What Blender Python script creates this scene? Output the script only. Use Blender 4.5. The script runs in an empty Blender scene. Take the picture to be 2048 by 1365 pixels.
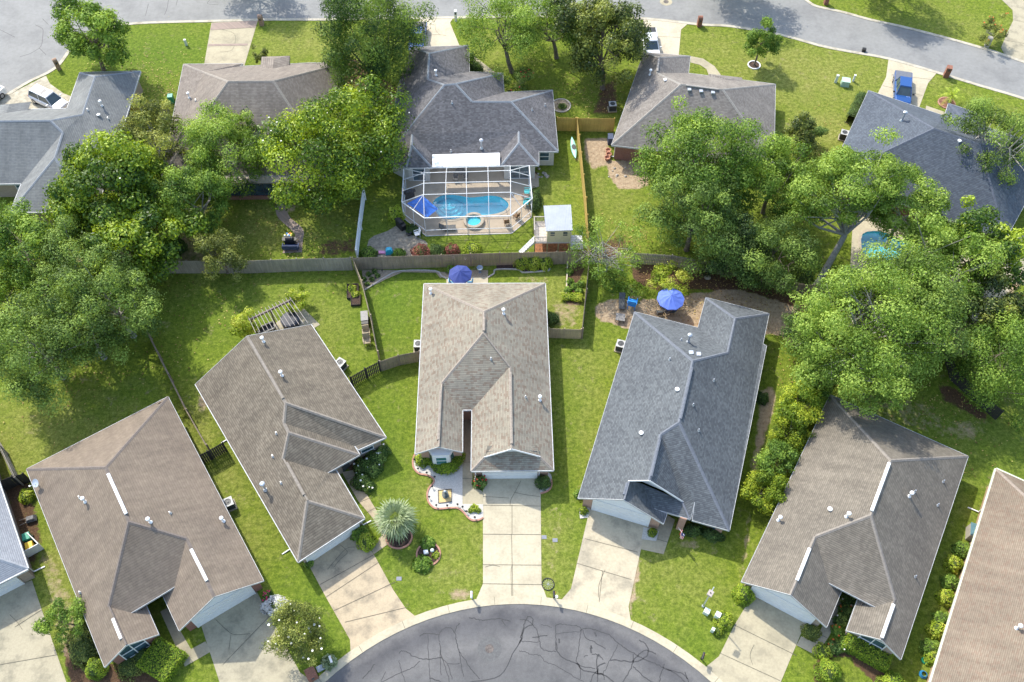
import bpy, bmesh, math, random
import numpy as np
from mathutils import Vector, Matrix, geometry
R=math.radians
S=bpy.context.scene; C=S.collection
# ------------------------------------------------------------------ camera
H=72.5; F=1800.; TH=R(56.4); s_,c_=math.sin(TH),math.cos(TH)
cd=bpy.data.cameras.new('camera'); cam=bpy.data.objects.new('camera',cd); C.objects.link(cam); S.camera=cam
cam.location=(0,0,H); cam.rotation_euler=(R(90-56.4),0,0)
cd.sensor_width=36; cd.lens=36*F/2048; cd.clip_start=1; cd.clip_end=2000
S.render.resolution_x=1024; S.render.resolution_y=682
# ------------------------------------------------------------------ light
SUN_H=Vector((.55,-.76,-1)).normalized()          # direction the light travels
w=bpy.data.worlds.new('World'); S.world=w; w.use_nodes=True
nt=w.node_tree; bg=nt.nodes['Background']; sk=nt.nodes.new('ShaderNodeTexSky')
sk.sky_type='NISHITA'; sk.sun_disc=False; sk.sun_elevation=math.asin(-SUN_H.z)
sk.sun_rotation=math.atan2(-SUN_H.x,-SUN_H.y); sk.air_density=1.3; sk.dust_density=2.0
nt.links.new(sk.outputs[0],bg.inputs[0]); bg.inputs[1].default_value=.15
sl=bpy.data.lights.new('sun','SUN'); sl.energy=2.4; sl.angle=R(.8); sl.color=(1,.955,.84)
so=bpy.data.objects.new('sun',sl); C.objects.link(so); so.rotation_euler=SUN_H.to_track_quat('-Z','Y').to_euler()
S.view_settings.view_transform='Standard'; S.view_settings.look='None'
S.view_settings.exposure=1.2; S.view_settings.gamma=1
# ------------------------------------------------------------------ helpers
def G(px,py,z=0.):
    a=(px-1024)/F; b=-(py-682.5)/F
    dz=-s_+b*c_; t=(z-H)/dz
    return Vector((a*t,(c_+b*s_)*t,z))
def GP(l,z=0.): return [G(x,y,z) for x,y in l]
def tagk(o,k): o['kind']=k; return o
def tag(o,label,cat,group=None):
    o['label']=label; o['category']=cat
    if group: o['group']=group
    return o
def thing(name,label,cat,loc=(0,0,0),rz=0,group=None):
    o=bpy.data.objects.new(name,None); C.objects.link(o); o.location=loc; o.rotation_euler=(0,0,rz)
    o.empty_display_size=.3
    return tag(o,label,cat,group)
def dup(o,loc=None,rz=None,label=None,parent=None,sc=None):
    c=o.copy(); C.objects.link(c); c.parent=parent
    if loc is not None: c.location=loc
    if rz is not None: c.rotation_euler=(c.rotation_euler[0],c.rotation_euler[1],rz)
    if sc is not None: c.scale=(sc,)*3
    if label: c['label']=label
    for ch in list(o.children): dup(ch,parent=c)
    return c
def finish(o,parent=None,world=True):
    C.objects.link(o)
    if parent is not None:
        if world:
            off=parent.location
            if parent.parent: off=off+parent.parent.location
            o.data.transform(Matrix.Translation(-off))
        o.parent=parent
    return o
class MB:
    def __init__(s): s.v=[]; s.f=[]; s.m=[]; s.uv={}
    def face(s,pts,mi=0,uv=None):
        b=len(s.v); s.v+= [tuple(p) for p in pts]; s.f.append(tuple(range(b,b+len(pts)))); s.m.append(mi)
        if uv: s.uv[len(s.f)-1]=uv
    def mesh(s,vs,fs,mi=0):
        b=len(s.v); s.v+=[tuple(p) for p in vs]
        for f in fs: s.f.append(tuple(i+b for i in f)); s.m.append(mi)
    def box(s,c,d,rz=0,mi=0,taper=1.,M=None):
        x,y,z=[k/2 for k in d]; vs=[]
        for sz in (-1,1):
            t=taper if sz>0 else 1
            for sx,sy in ((-1,-1),(1,-1),(1,1),(-1,1)): vs.append(Vector((sx*x*t,sy*y*t,sz*z)))
        m=Matrix.Translation(Vector(c))@(M if M else Matrix.Rotation(rz,4,'Z'))
        s.mesh([m@v for v in vs],[(3,2,1,0),(4,5,6,7),(0,1,5,4),(1,2,6,5),(2,3,7,6),(3,0,4,7)],mi)
    def bar(s,a,b,w,h=None,mi=0):
        a=Vector(a);b=Vector(b);h=h or w;d=b-a;L=d.length
        if L<1e-6:return
        d.normalize(); up=Vector((0,0,1)) if abs(d.z)<.95 else Vector((0,1,0))
        x=d.cross(up).normalized(); z=x.cross(d)
        vs=[]
        for p in (a,b):
            for sx,sz in ((-1,-1),(1,-1),(1,1),(-1,1)): vs.append(p+x*sx*w/2+z*sz*h/2)
        s.mesh(vs,[(3,2,1,0),(4,5,6,7),(0,1,5,4),(1,2,6,5),(2,3,7,6),(3,0,4,7)],mi)
    def tube(s,pts,rad,n=8,mi=0,cap=True):
        pts=[Vector(p) for p in pts]
        if not hasattr(rad,'__len__'): rad=[rad]*len(pts)
        rings=[]
        for i,p in enumerate(pts):
            d=(pts[min(i+1,len(pts)-1)]-pts[max(i-1,0)])
            if d.length<1e-6: d=Vector((0,0,1))
            d.normalize(); up=Vector((0,0,1)) if abs(d.z)<.9 else Vector((1,0,0))
            x=d.cross(up).normalized(); y=x.cross(d)
            rings.append([p+(x*math.cos(2*math.pi*k/n)+y*math.sin(2*math.pi*k/n))*rad[i] for k in range(n)])
        vs=[v for r in rings for v in r]; fs=[]
        for i in range(len(pts)-1):
            for k in range(n):
                fs.append((i*n+k,i*n+(k+1)%n,(i+1)*n+(k+1)%n,(i+1)*n+k))
        if cap: fs.append(tuple(range(n))[::-1]); fs.append(tuple(range((len(pts)-1)*n,len(pts)*n)))
        s.mesh(vs,fs,mi)
    def lathe(s,prof,c=(0,0,0),n=16,mi=0,sx=1,sy=1):
        c=Vector(c); vs=[]
        for r,z in prof:
            for k in range(n): vs.append(c+Vector((r*sx*math.cos(2*math.pi*k/n),r*sy*math.sin(2*math.pi*k/n),z)))
        fs=[]
        for i in range(len(prof)-1):
            for k in range(n): fs.append((i*n+k,i*n+(k+1)%n,(i+1)*n+(k+1)%n,(i+1)*n+k))
        fs.append(tuple(range(n))[::-1]); fs.append(tuple(range((len(prof)-1)*n,len(prof)*n)))
        s.mesh(vs,fs,mi)
    def prism(s,poly,z0,z1,mi=0):
        n=len(poly); vs=[(p[0],p[1],z0) for p in poly]+[(p[0],p[1],z1) for p in poly]
        a=sum(poly[i][0]*poly[(i+1)%n][1]-poly[(i+1)%n][0]*poly[i][1] for i in range(n))
        fs=[tuple(range(n))[::-1],tuple(range(n,2*n))]+[(i,(i+1)%n,n+(i+1)%n,n+i) for i in range(n)]
        if a<0: fs=[f[::-1] for f in fs]
        s.mesh(vs,fs,mi)
    def build(s,name,mats,parent=None,world=True,smooth=False):
        me=bpy.data.meshes.new(name); me.from_pydata(s.v,[],s.f)
        if not isinstance(mats,(list,tuple)): mats=[mats]
        for m in mats: me.materials.append(m)
        me.polygons.foreach_set('material_index',s.m)
        if smooth: me.polygons.foreach_set('use_smooth',[True]*len(s.f))
        if s.uv:
            ul=me.uv_layers.new(name='UVMap')
            for i,u in s.uv.items():
                for k,li in enumerate(me.polygons[i].loop_indices): ul.data[li].uv=u[k]
        me.update()
        return finish(bpy.data.objects.new(name,me),parent,world)
# ------------------------------------------------------------------ materials
def newmat(name):
    m=bpy.data.materials.new(name); m.use_nodes=True; t=m.node_tree
    return m,t,t.nodes['Principled BSDF']
def N(t,ty,**k):
    n=t.nodes.new('ShaderNode'+ty)
    for a,b in k.items():
        if a in('ins',):
            for i,v in b.items(): n.inputs[i].default_value=v
        else: setattr(n,a,b)
    return n
def ramp(t,fac,stops,interp='LINEAR'):
    r=N(t,'ValToRGB'); r.color_ramp.interpolation=interp
    e=r.color_ramp.elements
    while len(e)<len(stops): e.new(.5)
    for i,(p,c) in enumerate(stops): e[i].position=p; e[i].color=(*c,1) if len(c)==3 else c
    t.links.new(fac,r.inputs[0]); return r.outputs[0]
def noise(t,scale,detail=4,co=None,rough=.6):
    n=N(t,'TexNoise'); n.inputs['Scale'].default_value=scale; n.inputs['Detail'].default_value=detail; n.inputs['Roughness'].default_value=rough
    if co is None:
        g=N(t,'TexCoord'); co=g.outputs['Object']
    t.links.new(co,n.inputs['Vector']); return n.outputs[0]
def mixc(t,fac,a,b,mode='MIX'):
    m=N(t,'Mix',data_type='RGBA',blend_type=mode)
    for sock,v in((m.inputs[0],fac),(m.inputs[6],a),(m.inputs[7],b)):
        if hasattr(v,'default_value') or hasattr(v,'is_linked'): t.links.new(v,sock)
        else: sock.default_value=v if isinstance(v,(int,float)) else ((*v,1) if len(v)==3 else v)
    return m.outputs[2]
def bump(t,h,b,strength=.5,dist=.05):
    n=N(t,'Bump'); n.inputs['Strength'].default_value=strength; n.inputs['Distance'].default_value=dist
    t.links.new(h,n.inputs['Height']); t.links.new(n.outputs[0],b.inputs['Normal'])
_mc={}
def plain(name,col,rough=.6,var=.12,scale=6,metal=0,bumps=0,spec=.5):
    if name in _mc: return _mc[name]
    m,t,b=newmat(name)
    n=noise(t,scale)
    lo=tuple(max(0,c*(1-var*2)) for c in col); hi=tuple(min(1,c*(1+var)) for c in col)
    t.links.new(ramp(t,n,[(.3,lo),(.7,hi)]),b.inputs['Base Color'])
    b.inputs['Roughness'].default_value=rough; b.inputs['Metallic'].default_value=metal
    b.inputs['Specular IOR Level'].default_value=spec
    if bumps: bump(t,noise(t,scale*6),b,bumps,.02)
    _mc[name]=m; return m
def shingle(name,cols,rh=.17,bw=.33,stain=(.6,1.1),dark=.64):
    m,t,b=newmat(name)
    u=N(t,'UVMap'); sp=N(t,'SeparateXYZ'); t.links.new(u.outputs[0],sp.inputs[0])
    def M(op,a,bv=None,cv=None):
        n=N(t,'Math',operation=op)
        for i,v in enumerate((a,bv,cv)):
            if v is None: continue
            if isinstance(v,(int,float)): n.inputs[i].default_value=v
            else: t.links.new(v,n.inputs[i])
        return n.outputs[0]
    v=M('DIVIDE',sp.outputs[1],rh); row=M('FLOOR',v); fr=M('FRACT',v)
    wn0=N(t,'TexWhiteNoise',noise_dimensions='1D'); t.links.new(row,wn0.inputs['W'])
    uu=M('ADD',M('DIVIDE',sp.outputs[0],bw),M('MULTIPLY',wn0.outputs[0],3.7)); cell=M('FLOOR',uu)
    cx=N(t,'CombineXYZ'); t.links.new(cell,cx.inputs[0]); t.links.new(row,cx.inputs[1])
    wn=N(t,'TexWhiteNoise',noise_dimensions='2D'); t.links.new(cx.outputs[0],wn.inputs['Vector'])
    av=[sum(c[i] for c in cols)/len(cols) for i in range(3)]; cols=[tuple(ci*.5+a*.5 for ci,a in zip(c,av)) for c in cols]
    k=len(cols); c=ramp(t,wn.outputs[0],[(i/k,cc) for i,cc in enumerate(cols)],'CONSTANT')
    mp=N(t,'Mapping'); mp.inputs['Scale'].default_value=(1.3,.16,1); t.links.new(u.outputs[0],mp.inputs[0])
    st=ramp(t,noise(t,1,6,mp.outputs[0],.7),[(.3,(stain[0],)*3),(.7,(stain[1],)*3)])
    st3=ramp(t,noise(t,.25,7,rough=.7),[(.3,(.74,.74,.76)),(.7,(1.12,1.11,1.1))])
    c=mixc(t,.6,c,st,'MULTIPLY'); c=mixc(t,.7,c,st3,'MULTIPLY')
    st2=ramp(t,noise(t,9,3),[(.25,(.82,.82,.82)),(.75,(1.1,1.1,1.1))]); c=mixc(t,.6,c,st2,'MULTIPLY')
    edge=ramp(t,fr,[(0,(dark,)*3),(.16,(dark,)*3),(.3,(1,1,1))]); c=mixc(t,1,c,edge,'MULTIPLY')  # shadow line along each shingle course, painted into the colour
    t.links.new(c,b.inputs['Base Color']); b.inputs['Roughness'].default_value=.95
    b.inputs['Specular IOR Level'].default_value=.25
    hh=M('ADD',M('MULTIPLY',fr,-.6),M('MULTIPLY',wn.outputs[0],.5)); bump(t,hh,b,.45,.03)
    return m
def brick(name,c1,c2,mort,scale=1.):
    m,t,b=newmat(name)
    g=N(t,'TexCoord'); gn=N(t,'NewGeometry')
    # brick coordinates: along the wall and up
    sp=N(t,'SeparateXYZ'); t.links.new(g.outputs['Object'],sp.inputs[0])
    ad=N(t,'Math',operation='ADD'); t.links.new(sp.outputs[0],ad.inputs[0]); t.links.new(sp.outputs[1],ad.inputs[1])
    cx=N(t,'CombineXYZ'); t.links.new(ad.outputs[0],cx.inputs[0]); t.links.new(sp.outputs[2],cx.inputs[1])
    br=N(t,'TexBrick'); t.links.new(cx.outputs[0],br.inputs['Vector'])
    br.inputs['Color1'].default_value=(*c1,1); br.inputs['Color2'].default_value=(*c2,1); br.inputs['Mortar'].default_value=(*mort,1)
    br.inputs['Scale'].default_value=1; br.inputs['Brick Width'].default_value=.24*scale; br.inputs['Row Height'].default_value=.08*scale; br.inputs['Mortar Size'].default_value=.01
    t.links.new(br.outputs[0],b.inputs['Base Color']); b.inputs['Roughness'].default_value=.9
    return m
def concrete(name,c,stain,rough=.85,sc=.5):
    m,t,b=newmat(name)
    n1=noise(t,sc,8,rough=.65); n2=noise(t,sc*9,6,rough=.7)
    a=ramp(t,n1,[(.32,stain),(.52,c),(.75,tuple(min(1,x*1.1) for x in c))])
    bb=ramp(t,n2,[(.25,(.78,.77,.75)),(.6,(1.02,1.02,1.02))])
    t.links.new(mixc(t,.8,a,bb,'MULTIPLY'),b.inputs['Base Color']); b.inputs['Roughness'].default_value=rough
    bump(t,noise(t,40,3),b,.2,.01); return m
M_={}
M_['conc']=concrete('concrete',(.39,.345,.24),(.27,.24,.17))
M_['conc_new']=concrete('pale_concrete',(.455,.405,.295),(.37,.325,.235))
M_['conc_warm']=concrete('tan_concrete',(.43,.35,.24),(.25,.21,.15),sc=.8)
M_['conc_old']=concrete('weathered_concrete',(.37,.33,.235),(.22,.20,.145),sc=.7)
M_['asph']=concrete('asphalt',(.138,.138,.138),(.098,.099,.102),sc=.35)
M_['asph_l']=concrete('pale_asphalt',(.228,.228,.222),(.178,.178,.176),sc=.25)
def radial_asph():
    m=concrete('worn_asphalt',(.108,.107,.109),(.074,.074,.078),sc=.4); t=m.node_tree; b=t.nodes['Principled BSDF']
    old=b.inputs['Base Color'].links[0].from_socket
    g=N(t,'TexCoord'); vm=N(t,'VectorMath',operation='DISTANCE'); t.links.new(g.outputs['Object'],vm.inputs[0]); vm.inputs[1].default_value=(.47,1.21,0)
    mm=N(t,'Math',operation='MULTIPLY_ADD'); t.links.new(noise(t,.25,5),mm.inputs[0]); mm.inputs[1].default_value=2.6; t.links.new(vm.outputs['Value'],mm.inputs[2])
    d=N(t,'Math',operation='DIVIDE'); t.links.new(mm.outputs[0],d.inputs[0]); d.inputs[1].default_value=24
    rc=ramp(t,d.outputs[0],[(.3,(1,1,1)),(.74,(1.02,1.02,1.02)),(.82,(1.32,1.3,1.27)),(.87,(.95,.95,.97)),(.90,(.78,.78,.82)),(.93,(1.22,1.2,1.18)),(.96,(1.0,1.0,1.0))])
    ag=ramp(t,noise(t,25,4,rough=.9),[(.35,(.72,.72,.72)),(.5,(1,1,1)),(.68,(1.4,1.38,1.35))])
    t.links.new(mixc(t,.6,mixc(t,1,old,rc,'MULTIPLY'),ag,'MULTIPLY'),b.inputs['Base Color']); return m
M_['seal']=plain('crack_sealant',(.042,.042,.045),.7,.2)
M_['joint']=plain('joint_dark',(.12,.11,.08),.9,.3)
M_['trim']=plain('aged_white_trim',(.50,.51,.52),.6,.12,3)
M_['cage']=plain('cage_aluminium',(.62,.64,.66),.4,.03,2)
M_['white']=plain('white_paint',(.74,.75,.76),.45,.03,2)
M_['whitem']=plain('white_metal',(.85,.86,.87),.35,.03,2)
M_['gable']=plain('white_siding',(.72,.75,.80),.5,.04,3)
M_['stucco']=plain('pale_stucco',(.55,.53,.50),.9,.06,3,bumps=.2)
M_['glass']=plain('window_glass',(.05,.10,.13),.06,.3,1.5,spec=.9)
M_['glassb']=plain('dark_screen_glass',(.04,.07,.10),.12,.3,1.5,spec=.9)
M_['shutter']=plain('navy_shutter',(.02,.05,.11),.5,.1)
M_['brick_red']=brick('red_brick',(.26,.09,.06),(.20,.07,.05),(.30,.22,.18))
M_['brick_tan']=brick('tan_brick',(.34,.26,.20),(.27,.20,.15),(.38,.33,.28))
M_['brick_pink']=brick('pink_brick',(.42,.24,.17),(.36,.20,.14),(.42,.33,.27))
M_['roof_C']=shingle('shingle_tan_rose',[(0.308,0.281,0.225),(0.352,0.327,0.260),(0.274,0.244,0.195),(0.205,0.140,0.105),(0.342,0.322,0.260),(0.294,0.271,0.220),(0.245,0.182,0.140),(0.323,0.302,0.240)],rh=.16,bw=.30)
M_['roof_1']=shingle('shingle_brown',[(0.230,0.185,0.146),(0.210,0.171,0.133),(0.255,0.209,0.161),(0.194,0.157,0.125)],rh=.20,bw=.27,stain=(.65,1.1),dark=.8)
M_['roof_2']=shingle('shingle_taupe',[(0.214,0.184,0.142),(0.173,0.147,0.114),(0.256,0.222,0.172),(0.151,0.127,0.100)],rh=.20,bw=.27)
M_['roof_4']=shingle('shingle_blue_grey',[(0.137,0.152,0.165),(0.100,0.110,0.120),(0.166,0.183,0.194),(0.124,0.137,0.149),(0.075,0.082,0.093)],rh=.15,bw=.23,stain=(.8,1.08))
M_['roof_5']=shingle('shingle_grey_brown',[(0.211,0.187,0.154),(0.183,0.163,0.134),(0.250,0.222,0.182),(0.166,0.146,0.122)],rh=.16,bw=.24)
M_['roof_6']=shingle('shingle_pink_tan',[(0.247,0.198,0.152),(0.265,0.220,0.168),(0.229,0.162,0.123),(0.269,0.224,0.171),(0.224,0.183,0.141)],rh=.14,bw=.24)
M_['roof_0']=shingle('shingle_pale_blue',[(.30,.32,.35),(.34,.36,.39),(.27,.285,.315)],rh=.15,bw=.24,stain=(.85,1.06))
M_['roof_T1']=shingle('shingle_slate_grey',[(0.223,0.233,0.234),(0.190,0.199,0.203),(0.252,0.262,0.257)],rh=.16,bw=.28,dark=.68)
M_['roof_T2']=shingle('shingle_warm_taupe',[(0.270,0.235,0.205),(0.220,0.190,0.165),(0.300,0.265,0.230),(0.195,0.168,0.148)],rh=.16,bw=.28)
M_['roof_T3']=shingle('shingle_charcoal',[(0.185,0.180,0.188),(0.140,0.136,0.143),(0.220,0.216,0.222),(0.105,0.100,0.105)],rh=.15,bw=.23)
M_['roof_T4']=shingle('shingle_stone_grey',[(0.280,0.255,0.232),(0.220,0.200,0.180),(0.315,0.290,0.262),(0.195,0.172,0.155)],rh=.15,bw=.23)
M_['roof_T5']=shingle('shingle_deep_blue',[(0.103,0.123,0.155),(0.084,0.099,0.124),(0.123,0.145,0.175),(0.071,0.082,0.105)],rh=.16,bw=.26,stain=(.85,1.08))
CAP={}
for k,c in dict(C=(.29,.25,.21),_1=(.165,.138,.122),_2=(.25,.22,.188),_4=(.145,.16,.19),_5=(.235,.21,.185),_6=(.30,.25,.21),_0=(.30,.32,.35),T1=(.24,.26,.29),T2=(.28,.25,.22),T3=(.24,.26,.285),T4=(.30,.28,.255),T5=(.10,.115,.15)).items():
    CAP[k.strip('_')]=plain('ridge_shingle_'+k.strip('_'),c,.95,.12,5)
M_['galv']=plain('galvanised_metal',(.55,.58,.62),.4,.1,4,metal=.6)
M_['black']=plain('black_plastic',(.02,.02,.022),.5,.2)
M_['dgrey']=plain('dark_grey_paint',(.06,.065,.07),.5,.2)
M_['wood_old']=plain('weathered_wood',(.27,.235,.195),.9,.22,7)
M_['wood_new']=plain('new_yellow_wood',(.62,.44,.12),.8,.1,3)
M_['wood_dark']=plain('dark_wood',(.05,.042,.036),.9,.3,5)
M_['edge_brick']=plain('edging_brick',(.42,.22,.16),.9,.15,6)
M_['edge_stone']=plain('edging_stone',(.45,.42,.38),.9,.15,6)
M_['mulch']=plain('mulch',(.075,.045,.032),.95,.5,9,bumps=.6)
M_['gravel_w']=plain('white_gravel',(.52,.50,.46),.9,.13,12,bumps=.5)
M_['gravel_t']=plain('tan_gravel',(.36,.29,.21),.9,.25,12,bumps=.5)
M_['gold']=plain('golden_gravel',(.62,.45,.20),.9,.12,14,bumps=.4)
M_['paver']=brick('paver_brick',(.33,.25,.21),(.26,.20,.17),(.25,.22,.18),1.)
M_['sandc']=plain('sandy_paving',(.42,.38,.29),.9,.2,1.6)
# ------------------------------------------------------------------ ground with painted kinds of cover (sand, mulch, dry grass)
def pip(X,Y,poly):
    ins=np.zeros(X.shape,bool); n=len(poly)
    for i in range(n):
        x1,y1=poly[i][0],poly[i][1]; x2,y2=poly[(i+1)%n][0],poly[(i+1)%n][1]
        c=((y1>Y)!=(y2>Y)); 
        with np.errstate(divide='ignore',invalid='ignore'):
            xx=(x2-x1)*(Y-y1)/((y2-y1) if y2!=y1 else 1e-9)+x1
        ins^=(c&(X<xx))
    return ins
POOL=[(668,440),(700,395),(760,368),(850,365),(920,375),(980,385),(1060,380),(1150,370),(1240,385),(1300,430),(1308,470),(1270,510),(1200,535),(1120,545),(1040,550),(960,552),(900,570),(830,582),(760,575),(710,545),(685,500)]
POOLP=[G(700+x/4.096,300+y/4.096,0) for x,y in POOL]
POOL2=[G(x,y) for x,y in [(1722,468),(1762,462),(1800,478),(1842,488),(1850,512),(1800,520),(1762,522),(1725,510)]]
def build_ground():
    xs=np.concatenate([[-400,-200,-110],np.arange(-76,76.01,.4),[110,200,400]])
    ys=np.concatenate([[-300,-100,-20,5],np.arange(13,115.01,.4),[140,200,320,500]])
    X,Y=np.meshgrid(xs,ys); nx,ny=len(xs),len(ys)
    sand=np.zeros(X.shape); mul=np.zeros(X.shape); dry=np.zeros(X.shape); lush=np.zeros(X.shape)
    def poly(A,l,v):
        A[pip(X,Y,[G(*p) for p in l])]=v
    def blob(A,px,py,rx,ry,v,rot=0):
        p=G(px,py); dx=X-p.x; dy=Y-p.y; a=R(rot)
        u=(dx*math.cos(a)+dy*math.sin(a))/rx; w_=(-dx*math.sin(a)+dy*math.cos(a))/ry
        A[:]=np.maximum(A,v*np.exp(-(u*u+w_*w_)))
    # sand / bare soil
    poly(sand,[(1190,612),(1215,600),(1262,592),(1330,603),(1385,588),(1425,583),(1470,577),(1520,590),(1585,612),(1640,655),(1600,700),(1545,665),(1450,700),(1256,658),(1189,639)],.95)
    poly(sand,[(1213,322),(1290,318),(1300,376),(1235,378),(1215,350)],.9)
    poly(sand,[(1168,275),(1222,275),(1218,330),(1180,345),(1168,300)],.72)
    poly(sand,[(745,478),(800,455),(850,480),(842,520),(735,520)],.0)
    poly(sand,[(1520,780),(1545,770),(1555,800),(1525,905),(1505,1000),(1500,1100),(1478,1180),(1468,1178),(1485,1100),(1502,960)],.75)
    poly(sand,[(1680,780),(1870,800),(1900,880),(1760,850)],.45)
    poly(sand,[(70,1085),(110,1100),(190,1290),(150,1330),(120,1330),(90,1200)],.5)
    poly(sand,[(1085,1010),(1135,1000),(1125,1100),(1110,1160),(1090,1160)],.42)
    poly(sand,[(1270,1110),(1285,1120),(1268,1225),(1260,1250),(1256,1215)],.9)
    poly(sand,[(1370,75),(1700,110),(1720,160),(1640,260),(1570,230),(1400,130)],.27)
    poly(sand,[(1560,200),(1700,180),(1670,300),(1560,330)],.3)
    poly(sand,[(895,1170),(952,1170),(945,1205),(895,1205)],.6)
    poly(sand,[(1100,600),(1165,600),(1160,660),(1100,655)],.5)
    poly(sand,[(1030,550),(1100,548),(1100,575),(1030,575)],.45)
    poly(sand,[(1650,500),(1720,490),(1740,560),(1700,600),(1640,560)],.3)
    poly(sand,[(1840,440),(2048,490),(2048,560),(1990,640),(1880,560)],.8)
    poly(sand,[(1860,600),(1990,620),(1940,720),(1860,700)],.7)
    poly(sand,[(340,420),(420,420),(420,540),(230,560),(130,520)],.55)
    for px,py,rx,ry,v in [(575,415,1.4,.9,.9),(430,930,1,.5,.3),(408,800,.8,2,.75),(600,555,1.5,.4,.5),(985,1180,1,.6,.2),(1150,300,1.2,2.5,.5),(1100,1140,.8,.8,.5),(1095,560,1,.5,.5),(1470,1330,1,1,.2),(1505,930,.8,1,.5),(1930,860,3,2,.55),(1380,1090,1.8,.5,.75),(1440,310,1,1,.3),(1450,640,2,1,.4),(30,690,2,2,.5),(330,650,1.5,1.5,.5),(170,760,2,1,.5),(300,640,1,2,.4),(85,940,1,2,.3),(150,850,3,1.5,.35),(1900,1200,2,2,.2)]: blob(sand,px,py,rx,ry,v)
    # mulch / leaf litter
    poly(mul,[(1262,528),(1440,540),(1560,560),(1680,590),(1660,640),(1605,650),(1570,618),(1520,590),(1440,583),(1380,580),(1330,590),(1262,560)],.95)
    poly(mul,[(1132,532),(1166,530),(1163,612),(1128,612)],.9)
    poly(mul,[(1195,480),(1250,470),(1280,520),(1190,530)],.6)
    poly(mul,[(1150,300),(1172,300),(1180,430),(1160,430)],.0)
    poly(mul,[(1870,760),(1900,770),(1985,830),(1975,850),(1880,800)],.7)
    poly(mul,[(1200,170),(1240,150),(1236,230),(1180,230)],.6)
    poly(mul,[(330,150),(360,150),(345,215),(325,215)],.45)
    poly(mul,[(640,120),(700,110),(800,180),(790,260),(700,230)],.75)
    poly(mul,[(30,600),(280,600),(200,800),(30,780)],.35)
    poly(mul,[(1040,330),(1080,345),(1075,352),(1060,352)],.8)
    poly(mul,[(120,1270),(210,1330),(330,1300),(350,1365),(140,1400)],.8)
    poly(mul,[(1655,1275),(1700,1290),(1760,1330),(1780,1380),(1745,1365),(1690,1310),(1650,1310)],.85)
    poly(mul,[(1620,1325),(1645,1310),(1670,1330),(1665,1375),(1625,1370)],.85)
    poly(mul,[(1870,1000),(1915,1010),(1850,1250),(1800,1240)],.38)
    poly(mul,[(645,1155+0),(650,1150),(650,1160)],.5)
    poly(mul,[(690,905),(770,890),(772,930),(735,965),(700,960)],.8)
    poly(mul,[(0,950),(60,960),(90,1080),(75,1150),(50,1130),(0,990)],.65)
    poly(mul,[(640,480),(718,470),(716,512),(635,516)],.55)
    poly(mul,[(845,500),(1000,505),(1000,518),(845,520)],.5)
    # dryness
    for px,py,rx,ry,v in [(250,90,3,3,.0),(650,100,5,4,.5),(950,150,3,3,.3),(1480,330,4,4,.4),(1250,470,3,3,.4),(100,880,6,4,.5),(480,560,6,2,.35),(660,700,3,5,.25),(1110,480,2,3,.2),(1700,60,6,2,.2),(560,600,5,3,.3),(40,900,5,6,.5),(410,1060,2,5,.5),(1180,830,2,10,.4),(1100,760,2,4,.3),(1640,160,14,8,.5),(980,80,4,4,.3),(1950,870,5,4,.45),(1870,960,2,4,.3),(900,1130,4,3,.55),(860,960,3,4,.35),(1100,1100,3,5,.5),(1340,1150,8,5,.25),(1600,150,12,7,.65),(1650,260,6,5,.6),(1400,100,6,4,.5),(1110,600,3,4,.5),(520,450,5,4,.55),(640,450,5,4,.4),(600,90,6,4,.55),(440,990,3,6,.5),(60,850,4,4,.6),(400,860,2,5,.6),(480,1080,4,4,.4),(1900,60,12,5,.35),(1080,380,3,4,.25),(960,110,4,3,.3),(1900,1250,3,6,.2),(1450,1250,4,4,.15),(1850,870,6,4,.3),(120,1150,2,6,.5),(650,640,4,3,.35),(1230,400,4,5,.45),(950,1060,4,2,.35),(700,700,3,5,.15)]: blob(dry,px,py,rx,ry,v)
    for px,py,rx,ry,v in [(300,110,9,5,.9),(780,600,4,7,.8),(760,900,3,6,.7),(480,620,8,6,.5),(1150,900,3,10,.3),(780,1120,4,5,.5),(600,1280,4,6,.6),(1400,1290,4,2,.4),(1980,900,8,5,.6)]: blob(lush,px,py,rx,ry,v)
    def blur(A,k=1):
        for _ in range(k):
            B=A.copy(); B[1:-1,1:-1]=(A[1:-1,1:-1]*4+A[:-2,1:-1]+A[2:,1:-1]+A[1:-1,:-2]+A[1:-1,2:])/8; A=B
        return A
    sand=blur(sand,2); mul=blur(mul,2)
    v=np.stack([X,Y,np.zeros_like(X)],-1).reshape(-1,3)
    idx=np.arange(nx*ny).reshape(ny,nx)
    q=np.stack([idx[:-1,:-1],idx[:-1,1:],idx[1:,1:],idx[1:,:-1]],-1).reshape(-1,4)
    keep=np.ones(len(q),bool)
    for P_ in (POOLP,POOL2):
        cen=sum((Vector(p) for p in P_),Vector())/len(P_)
        inn=pip(X,Y,P_).reshape(-1)
        keep&=~inn[q].any(1)
        for dx,dy in ((.2,0),(-.2,0),(0,.2),(0,-.2)):
            inn=pip(X+dx,Y+dy,P_).reshape(-1); keep&=~inn[q].any(1)
    q=q[keep]
    me=bpy.data.meshes.new('ground'); me.vertices.add(len(v)); me.vertices.foreach_set('co',v.ravel())
    me.loops.add(q.size); me.loops.foreach_set('vertex_index',q.ravel().astype(np.int32))
    me.polygons.add(len(q)); me.polygons.foreach_set('loop_start',np.arange(0,q.size,4,dtype=np.int32))
    me.update(calc_edges=True)
    for nm,A in (('sand',sand),('mulch',mul),('dry',dry),('lush',lush)):
        a=me.attributes.new(nm,'FLOAT','POINT'); a.data.foreach_set('value',A.ravel().astype(np.float32))
    m,t,b=newmat('lawn')
    def at(n_): a=N(t,'Attribute'); a.attribute_name=n_; return a.outputs['Fac']
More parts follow.
